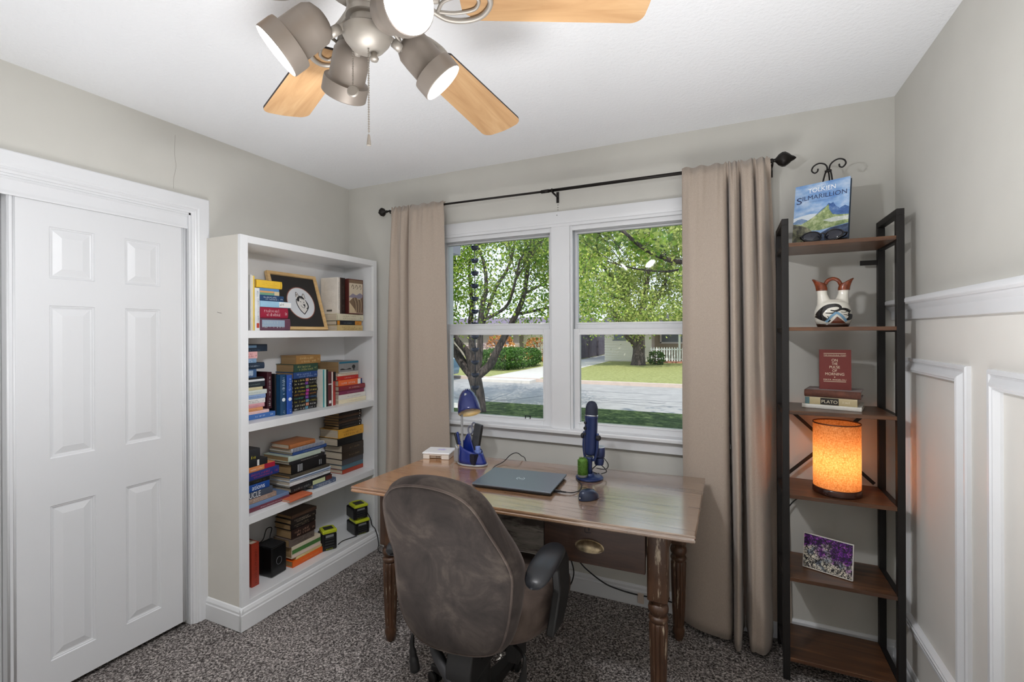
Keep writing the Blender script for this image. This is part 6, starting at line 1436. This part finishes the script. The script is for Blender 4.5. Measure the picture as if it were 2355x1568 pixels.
M_hdg = mk_leaf([(44, 78, 28), (70, 108, 40), (100, 140, 60), (56, 92, 34)]); M_orb = mk_leaf([(150, 92, 40), (196, 132, 64), (214, 160, 96)]); M_pink = mk_leaf([(176, 150, 160), (214, 196, 196), (120, 100, 96)])
def leaves(mb, cs, n, spread, size, R):
    for _ in range(n):
        c = R.choice(cs); p = Vector(c)+Vector((R.gauss(0, spread), R.gauss(0, spread), R.gauss(0, spread*.8)))
        e = Euler((R.uniform(-1.2, 1.2), R.uniform(-1.2, 1.2), R.uniform(0, 6.3))).to_matrix()
        s = size*R.uniform(.6, 1.25)
        a, b, c_, d = e @ Vector((-s*.5, 0, 0)), e @ Vector((0, -s*.42, .12*s)), e @ Vector((s*.6, 0, 0)), e @ Vector((0, s*.42, .12*s))
        o = len(mb.v); mb.v += [tuple(p+a), tuple(p+b), tuple(p+c_), tuple(p+d)]; mb.f.append((o, o+1, o+2, o+3)); mb.mi.append(0); mb.sm.append(False)
def sprout(mb, P, r, R, depth, tips, spread=1):
    """side shoots along a limb"""
    n = 3 if depth == 2 else 3
    for k in range(n):
        f = R.uniform(.35, 1); i = min(int(f*(len(P)-1)), len(P)-2); p = P[i]; t = (P[i+1]-P[i]).normalized()
        d = (t*.7+Vector((R.uniform(-1, 1), R.uniform(-1, 1), R.uniform(-.1, 1)))*spread).normalized(); L = R.uniform(.6, 1.4)*(1 if depth == 2 else .6)
        q = [p, p+d*L*.5+Vector((0, 0, R.uniform(0, .15))), p+d*L+Vector((0, 0, R.uniform(-.1, .3)))]
        Q_ = catmull(q, 3); mb.tube(Q_, [max(.006, r*.5*(1-j/len(Q_))) for j in range(len(Q_))], 5)
        tips += Q_[2:]
        if depth > 1: sprout(mb, Q_, r*.45, R, depth-1, tips, spread)
# street tree left: limbs in its own frame (sideways, height, towards the street)
t1 = thing('tree', 'many stemmed leafy tree on the front lawn beyond the left window half', 'tree', (-5.66, 10.2, GZ))
def tree_frame(base):
    return lambda s, z, d: Vector((base[0], base[1], 0))+Rg*s+Fg*d+Vector((0, 0, z))
tf = tree_frame((-5.69, 10.15)); R = random.Random(11)
k_ = 1/93.4
px1 = lambda u, v, d=0: tf((u-1090)*k_, 1.432-(v-765)*k_, d)
limbs = [([(1099, 948), (1099, 915), (1096, 888), (1090, 862)], [.21, .175, .16, .17], 0),
 ([(1092, 868), (1066, 838), (1046, 808), (1030, 780), (1028, 700), (1040, 610), (1043, 560)], [.13, .12, .105, .085, .06, .045, .03], .3),
 ([(1090, 866), (1077, 812), (1055, 782), (1038, 745), (1018, 680), (1010, 600)], [.1, .085, .07, .06, .05, .03], -.4),
 ([(1093, 860), (1086, 800), (1080, 750), (1082, 690), (1075, 620), (1078, 560)], [.1, .09, .075, .055, .04, .02], .5),
 ([(1096, 856), (1104, 812), (1106, 739), (1113, 693), (1120, 665), (1117, 616), (1102, 568), (1090, 520)], [.095, .08, .07, .06, .05, .04, .03, .02], -.2),
 ([(1096, 866), (1128, 838), (1141, 812), (1160, 776), (1181, 737), (1198, 702), (1208, 665), (1216, 600), (1228, 540)], [.11, .1, .09, .08, .07, .06, .05, .04, .02], -.5),
 ([(1106, 760), (1122, 710), (1141, 657), (1159, 628), (1175, 593), (1184, 553), (1190, 520)], [.06, .05, .045, .045, .04, .03, .02], .6),
 ([(1109, 737), (1145, 721), (1168, 705), (1182, 670), (1196, 610)], [.045, .04, .035, .03, .02], -.8),
 ([(1190, 722), (1227, 716), (1262, 708), (1300, 690)], [.04, .035, .03, .02], -.3), ([(1206, 675), (1230, 662), (1262, 640), (1290, 600)], [.035, .03, .025, .02], .5)]
tr = MB(); lf = MB(); tips = []
for pts, rs, dz in limbs:
    n_ = len(pts); P = catmull([px1(u, v, dz*i/(n_-1)*1.6) for i, (u, v) in enumerate(pts)], 5)
    rr = []
    for i in range(len(P)):
        f = i/(len(P)-1)*(n_-1); j = min(int(f), n_-2); rr.append(rs[j]+(rs[j+1]-rs[j])*(f-j))
    tr.tube(P, rr, 10)
    if rs[0] < .2:
        sprout(tr, P[len(P)//3:], rs[-1]*1.4, R, 2, tips, 1.0); sprout(tr, P[len(P)//2:], rs[-1]*1.4, R, 2, tips, 1.0)
tr.build('trunk', M_bark, t1)
tips = [p for p in tips if p.z > 1.25]
top = [Vector((t1.location.x, t1.location.y, 0))+Vector((R.uniform(-2.6, 2.6), R.uniform(-2.2, 2.2), R.uniform(3.4, 5.6))) for _ in range(90)]
fill = [Vector((-5.69, 10.15, 0))+Rg*R.uniform(-3.4, 3.2)+Fg*R.uniform(-1.6, 2.2)+Vector((0, 0, R.uniform(1.5, 4.3))) for _ in range(420)]
leaves(lf, tips, 12000, .2, .066, R); leaves(lf, fill, 17000, .26, .07, R)
lf.build('foliage', M_lf, t1)
# big tree before the house across the street
t2 = thing('tree', 'broad tree with thick trunk on the lawn across the street', 'tree', (-4.7, 27.5, GZ)); R = random.Random(21)
tf2 = tree_frame((-4.7, 27.55)); k2 = 27/1082.9; px2 = lambda u, v, d=0: tf2((u-1467)*k2, 1.432-(v-765)*k2, d)
tr = MB(); tips = []
for pts, rs, dz in (([(1468, 846), (1468, 838), (1469, 815), (1470, 790), (1468, 765), (1466, 735)], [.62, .42, .34, .33, .34, .3], 0), ([(1462, 800), (1450, 785), (1438, 780), (1425, 765), (1400, 730)], [.16, .14, .12, .1, .06], -1),
    ([(1467, 745), (1450, 700), (1430, 660), (1400, 610), (1380, 560)], [.24, .18, .14, .09, .05], 1), ([(1467, 745), (1475, 700), (1480, 650), (1478, 580), (1480, 510)], [.24, .18, .14, .1, .05], -1), ([(1467, 750), (1500, 710), (1530, 660), (1555, 600), (1575, 540)], [.2, .16, .12, .09, .05], .5),
    ([(1440, 690), (1400, 680), (1365, 650), (1340, 600)], [.12, .1, .07, .04], -1.5), ([(1485, 690), (1530, 680), (1570, 650), (1600, 600)], [.12, .1, .07, .04], 1.5)):
    n_ = len(pts); P = catmull([px2(u, v, dz*i/(n_-1)*1.5) for i, (u, v) in enumerate(pts)], 4); rr = []
    for i in range(len(P)):
        f = i/(len(P)-1)*(n_-1); j = min(int(f), n_-2); rr.append(rs[j]+(rs[j+1]-rs[j])*(f-j))
    tr.tube(P, rr, 10)
    if rs[0] < .6: sprout(tr, P, .05, R, 2, tips, 1.3); sprout(tr, P, .05, R, 2, tips, 1.3)
tr.build('trunk', M_bark, t2)
cl = [px2(1467+R.uniform(-165, 165), R.uniform(430, 745), R.uniform(-3.5, 3.5)) for _ in range(170)]
cl = [c for c in cl if ((c-Vector((-4.7, 27.5, 5.6)))*Vector((1, 1, 0)).length).length < 100]
lf = MB(); leaves(lf, cl, 36000, .42, .145, R); leaves(lf, tips, 6000, .35, .14, R)
lf.build('foliage', M_lf2, t2)
# near tree on the right whose branches hang into the right window half
t3 = thing('tree', 'near tree whose branch reaches in from the right window edge', 'tree', (.6, 8.0, GZ)); R = random.Random(31)
tr = MB(); tips = []
tr.tube(catmull([(.6, 8.0, GZ), (.62, 8.0, .6), (.6, 7.9, 1.6), (.4, 7.8, 2.8), (.2, 7.6, 4.2), (0, 7.2, 6)], 5), [.2]*5+[.17]*8+[.14]*8+[.08]*5, 12)
for pts, r_ in (([(.5, 7.85, 2.1), (-.2, 7.9, 2.55), (-.75, 7.9, 2.55), (-1.25, 7.8, 2.8), (-1.6, 7.7, 3.1), (-2.1, 7.6, 3.2)], .055), ([(-.2, 7.9, 2.6), (-.8, 8.0, 2.42), (-1.4, 8.1, 2.5), (-1.9, 8.1, 2.66)], .022), ([(.4, 7.8, 2.8), (-.4, 7.2, 3.6), (-1.5, 6.6, 4.2), (-2.6, 6.4, 4.6)], .08), ([(.3, 7.7, 3.6), (.9, 7, 4.4), (1.2, 6, 4.8)], .08)):
    P = catmull([Vector(p) for p in pts], 5); tr.tube(P, [r_*(1-.75*i/len(P)) for i in range(len(P))], 8)
    if r_ < .075: sprout(tr, P, r_*.3, R, 2, tips, .6)
tr.build('trunk', M_bark, t3)
low = [p for p in tips if 2.25 < p.z < 3.6]
lf = MB(); leaves(lf, low, 1200, .14, .09, R)
up = [Vector((-.8, 4.6, 5.4))+Vector((R.gauss(0, 2.6), R.gauss(0, 1.2), R.gauss(0, .6))) for _ in range(260)]; up = [p for p in up if p.z > 4.3]  # unseen crown overhead, placed to shade the near lawn
leaves(lf, up, 5500, .3, .14, R)
lf.build('foliage', M_lf, t3)
# hedge and shrubs
def bush(name, label, cat, c, size, n, leaf, m, group=None, seed=1):
    R = random.Random(seed); b = thing(name, label, cat, c, 0, group); lf = MB(); st = MB()
    for _ in range(n):
        u = Vector((R.gauss(0, 1), R.gauss(0, 1), R.gauss(0, 1))).normalized()*R.uniform(.75, 1.03)
        ex = .65
        p = Vector((math.copysign(abs(u.x)**ex, u.x)*size[0], math.copysign(abs(u.y)**ex, u.y)*size[1], size[2]+math.copysign(abs(u.z)**ex, u.z)*size[2]))+Vector(c)
        leaves(lf, [p], 1, .03, leaf, R)
    for k in range(6):
        a = 2*PI*k/6; st.tube([Vector(c)+Vector((.1*math.cos(a), .1*math.sin(a), 0)), Vector(c)+Vector((.5*size[0]*math.cos(a), .5*size[1]*math.sin(a), size[2]*1.5))], .02, 5)
    st.build('stems', M_bark, b); lf.build('foliage', m, b); return b
bush('hedge', 'clipped green hedge beside the driveway across the street', 'hedge', (-10.75, 23.2, GZ+.05), (1.25, 2.6, .52), 5200, .13, M_hdg, seed=1)
bush('shrub', 'orange brown shrub behind the hedge near the house corner', 'shrub', (-13.8, 28.2, GZ+.05), (.9, .8, .85), 700, .16, M_orb, None, 2)
bush('shrub', 'orange brown shrub before the left house gable', 'shrub', (-11.0, 28.6, GZ+.05), (1.1, .8, .8), 800, .16, M_orb, None, 3)
bush('shrub', 'pinkish flowering shrub at the far left behind the tree', 'shrub', (-14.9, 27.5, GZ+.05), (1.0, .8, .6), 500, .14, M_pink, None, 4)
bush('shrub', 'round green shrub at the base of the white picket railing', 'shrub', (-3.75, 28.2, GZ+.05), (.42, .4, .38), 500, .13, M_hdg, None, 5)
# house across the street, right
M_sid = mat((246, 240, 228), .8, var=.03, name='cream siding'); M_tan = mat((176, 164, 140), .8); M_roof = mat((118, 104, 122), .9, var=.25, vscale=9, name='purple grey shingles'); M_win = mat((96, 108, 122), .15, name='dark window'); M_pnt = mat((238, 238, 240), .6)
h1 = thing('house', 'cream sided house with porch across the street on the right', 'house', (-3, 33, GZ))
sd = MB().box(-7.35, -4.4, 30.7, 38, GZ, 2.0)
for k in range(14): sd.box(-7.37, -4.38, 30.66, 30.7, GZ+.1+.17*k, GZ+.24+.17*k)
sd.build('garage_wall', M_sid, h1); MB().box(-4.4, 8, 32.2, 38, GZ, 2.2).build('porch_wall', M_tan, h1)
rf = MB(); Mrf = Matrix(((0, 0, 1, 0), (1, 0, 0, 0), (0, 1, 0, 0), (0, 0, 0, 1)))
rf.prism([(29.9, 1.78), (30.05, 1.72), (39, 1.72), (35.5, 2.75)], -8.0, 9, Mrf); rf.build('roof', M_roof, h1)
MB().box(-8.0, 9, 29.84, 29.92, 1.6, 1.86).build('fascia', M_pnt, h1)
MB().box(-6.75, -5.75, 30.62, 30.72, .95, 1.45).box(-6.85, -5.65, 30.64, 30.69, .88, .93).build('window', M_win, h1)
MB().box(-3.95, -2.6, 32.12, 32.22, .78, 1.5).build('window', M_win, h1); MB().box(-4.05, -3.95, 32.1, 32.2, .7, 1.6).box(-2.6, -2.5, 32.1, 32.2, .7, 1.6).box(-4.05, -2.5, 32.1, 32.2, .68, .78).build('window_trim', M_pnt, h1)
MB().box(-4.4, 8, 29.9, 32.2, GZ, GZ+.16).build('porch_slab', mat((172, 120, 100), .9, var=.2, vscale=10), h1)
MB().box(-2.72, -2.6, 30.04, 30.16, GZ+.16, 1.75).build('porch_post', M_pnt, h1)
rl = thing('picket_railing', 'white picket railing along the porch across the street', 'railing', (-2.5, 30.0, GZ+.16))
MB().box(-4.35, 3, 29.98, 30.02, GZ+.26, GZ+.32).box(-4.35, 3, 29.98, 30.02, GZ+.84, GZ+.9).build('rail', M_pnt, rl)
for i in range(40):
    x = -4.32+.15*i
    mb = MB(); mb.prism([(x, GZ+.163), (x+.085, GZ+.163), (x+.085, GZ+.96), (x+.0425, GZ+1.02), (x, GZ+.96)], 0, .025, Matrix(((1, 0, 0, 0), (0, 0, -1, 29.98), (0, 1, 0, 0), (0, 0, 0, 1)))); mb.build('picket', M_pnt, rl)
# wooden fence by the driveway
fn = thing('fence', 'dark grey wooden fence along the driveway', 'fence', (-9.45, 36, GZ)); M_fen = mat((98, 92, 102), .9, var=.2, vscale=3, name='grey fence boards')
fb_ = MB(); R = random.Random(3)
for i in range(54): y = 31.6+.152*i; fb_.box(-9.47, -9.44, y, y+.142, GZ+.08, GZ+1.8+R.uniform(-.02, .02))
for i in range(15): x = -9.45+.152*i; fb_.box(x, x+.142, 39.8, 39.83, GZ+.08, GZ+1.8)
fb_.build('boards', M_fen, fn)
for y in (31.6, 34.2, 36.8, 39.7): MB().box(-9.44, -9.34, y, y+.1, GZ, GZ+1.85).build('post', M_fen, fn)
# left house
h2 = thing('house', 'grey and cream house behind the hedge on the left', 'house', (-16, 35, GZ))
MB().box(-26, -14.6, 33.2, 40, GZ, 2.0).build('wall', mat((150, 142, 136), .8, var=.05), h2); MB().box(-14.6, -10.4, 34.0, 40, GZ, 2.2).build('gable_wall', M_sid, h2)
rf = MB(); rf.prism([(32.4, 1.9), (32.5, 1.8), (41, 1.8), (37.5, 2.75)], -27, -9.9, Mrf); rf.build('roof', M_roof, h2); MB().box(-27, -9.9, 32.34, 32.42, 1.72, 1.98).build('fascia', M_pnt, h2)
MB().box(-11.9, -11.0, 33.93, 34.02, .7, 1.6).build('window', mat((82, 74, 84), .3), h2); w_ = MB().box(-16.2, -15.2, 33.12, 33.22, .5, 1.6).build('window', M_win, h2)
MB().box(-16.3, -16.2, 33.1, 33.2, .45, 1.65).box(-15.2, -15.1, 33.1, 33.2, .45, 1.65).build('window_trim', M_pnt, h2)
MB().box(-18, -14.7, 32.6, 33.2, GZ, .55).build('stone_wainscot', mat((214, 196, 184), .9, var=.3, vscale=14), h2)
# parked car
cr = thing('car', 'blue grey parked car behind the tree across the street', 'car', (-12.5, 16.5, GZ-.06)); M_carp = mat((92, 122, 148), .25, .3, coat=.6, name='blue grey car paint')
Mcar = Matrix(((1, 0, 0, 0), (0, 0, -1, 17.35), (0, 1, 0, 0), (0, 0, 0, 1)))
mb = MB(); mb.prism([(-14.6, GZ+.2), (-10.45, GZ+.2), (-10.38, GZ+.55), (-10.5, GZ+.85), (-11.0, GZ+.92), (-11.6, GZ+1.45), (-13.4, GZ+1.48), (-14.2, GZ+.95), (-14.6, GZ+.85)], 0, 1.7, Mcar); mb.build('body', M_carp, cr, bevel=.05)
mb = MB(); mb.prism([(-11.15, GZ+.95), (-11.7, GZ+1.38), (-12.5, GZ+1.4), (-12.5, GZ+.95)], -.01, 1.71, Mcar); mb.prism([(-12.6, GZ+.95), (-12.6, GZ+1.4), (-13.3, GZ+1.41), (-13.9, GZ+.97)], -.01, 1.71, Mcar); mb.build('window', M_win, cr)
for x in (-11.3, -13.8):
    for y in (15.75, 17.25):
        mb = MB(); mb.lathe([(0, -.1), (.28, -.1), (.32, -.06), (.32, .06), (.28, .1), (0, .1)], 22, 0, frame3((x, y, GZ+.26), (1, 0, 0), (0, 0, 1))); mb.build('wheel', mat((26, 26, 28), .7), cr)
# rain chain and porch roof corner of this house
rc = thing('rain_chain', 'hanging rain chain of dark blue cups outside the left window half', 'rain chain', (-2.1, 3.77, 2.4)); M_rc = mat((40, 48, 72), .35, .6, name='dark blue metal')
mb = MB(); mb.tube([(-2.1, 3.77, 2.42), (-2.1, 3.77, .78)], .004, 6); mb.build('chain', M_rc, rc)
for k in range(12):
    z = 2.215-.116*k
    mb = MB(); mb.lathe([(.006, -.03), (.02, -.028), (.033, -.012), (.038, .008), (.036, .008), (.03, -.01), (.018, -.024), (.006, -.026)], 18, 0, Matrix.Translation((-2.1, 3.77, z))); mb.build('cup', M_rc, rc)
gt = thing('porch_roof', 'corner of a pale porch roof fascia at the top left of the window', 'roof', (-3.0, 3.4, 2.15)); M_fas = mat((206, 202, 216), .6, name='pale fascia')
MB().box(-4.2, -2.225, 3.69, 3.73, 2.145, 2.36).box(-2.265, -2.225, 2.7, 3.69, 2.145, 2.36).build('fascia', M_fas, gt); MB().box(-4.2, -2.0, 2.68, 3.8, 2.4, 2.46).build('roof_deck', M_roof, gt); MB().box(-2.285, -2.275, 3.684, 3.689, 2.17, 2.36).build('drip_edge', mat((70, 66, 80), .5), gt)
# own outer wall and roof (they keep the sun out of the room and off the lawn next to it)
struct('roof', MB().box(-8, 5, -6, 3.2, H+.16, H+.3), M_roof, 'roof slab over the room', 'roof')

# ------------------------------------------------------------------ light
w = bpy.data.worlds.new('sky'); SC.world = w; w.use_nodes = True; nt = w.node_tree; bg = nt.nodes['Background']
tc = nt.nodes.new('ShaderNodeTexCoord'); sp = nt.nodes.new('ShaderNodeSeparateXYZ'); nt.links.new(tc.outputs['Generated'], sp.inputs[0])
c = ramp(nt, sp.outputs[2], [(0, lin((236, 243, 250))), (.25, lin((222, 233, 246))), (.8, lin((188, 210, 238)))])
nt.links.new(c, bg.inputs[0]); bg.inputs[1].default_value = SKY = 1.5
sd = bpy.data.lights.new('sun', 'SUN'); so = bpy.data.objects.new('sun', sd); COL.objects.link(so); sd.energy = 4.2; sd.color = (1, .95, .87); sd.angle = .012
so.rotation_euler = Vector((.35, -.75, .95)).to_track_quat('Z', 'Y').to_euler()
ad = bpy.data.lights.new('added_ceiling_fill', 'AREA'); ao = bpy.data.objects.new('added_ceiling_fill', ad); COL.objects.link(ao)  # added unseen fill near the floor, aimed up to brighten the ceiling
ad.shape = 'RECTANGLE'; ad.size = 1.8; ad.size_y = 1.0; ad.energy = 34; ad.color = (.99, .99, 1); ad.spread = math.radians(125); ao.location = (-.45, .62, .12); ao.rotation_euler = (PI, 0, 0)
cy = SC.cycles
cy.use_denoising = True; cy.max_bounces = 10; cy.diffuse_bounces = 6; cy.glossy_bounces = 4; cy.transmission_bounces = 6; cy.transparent_max_bounces = 12; cy.sample_clamp_indirect = 6; cy.caustics_reflective = False; cy.caustics_refractive = False; cy.use_adaptive_sampling = True; cy.adaptive_threshold = .01
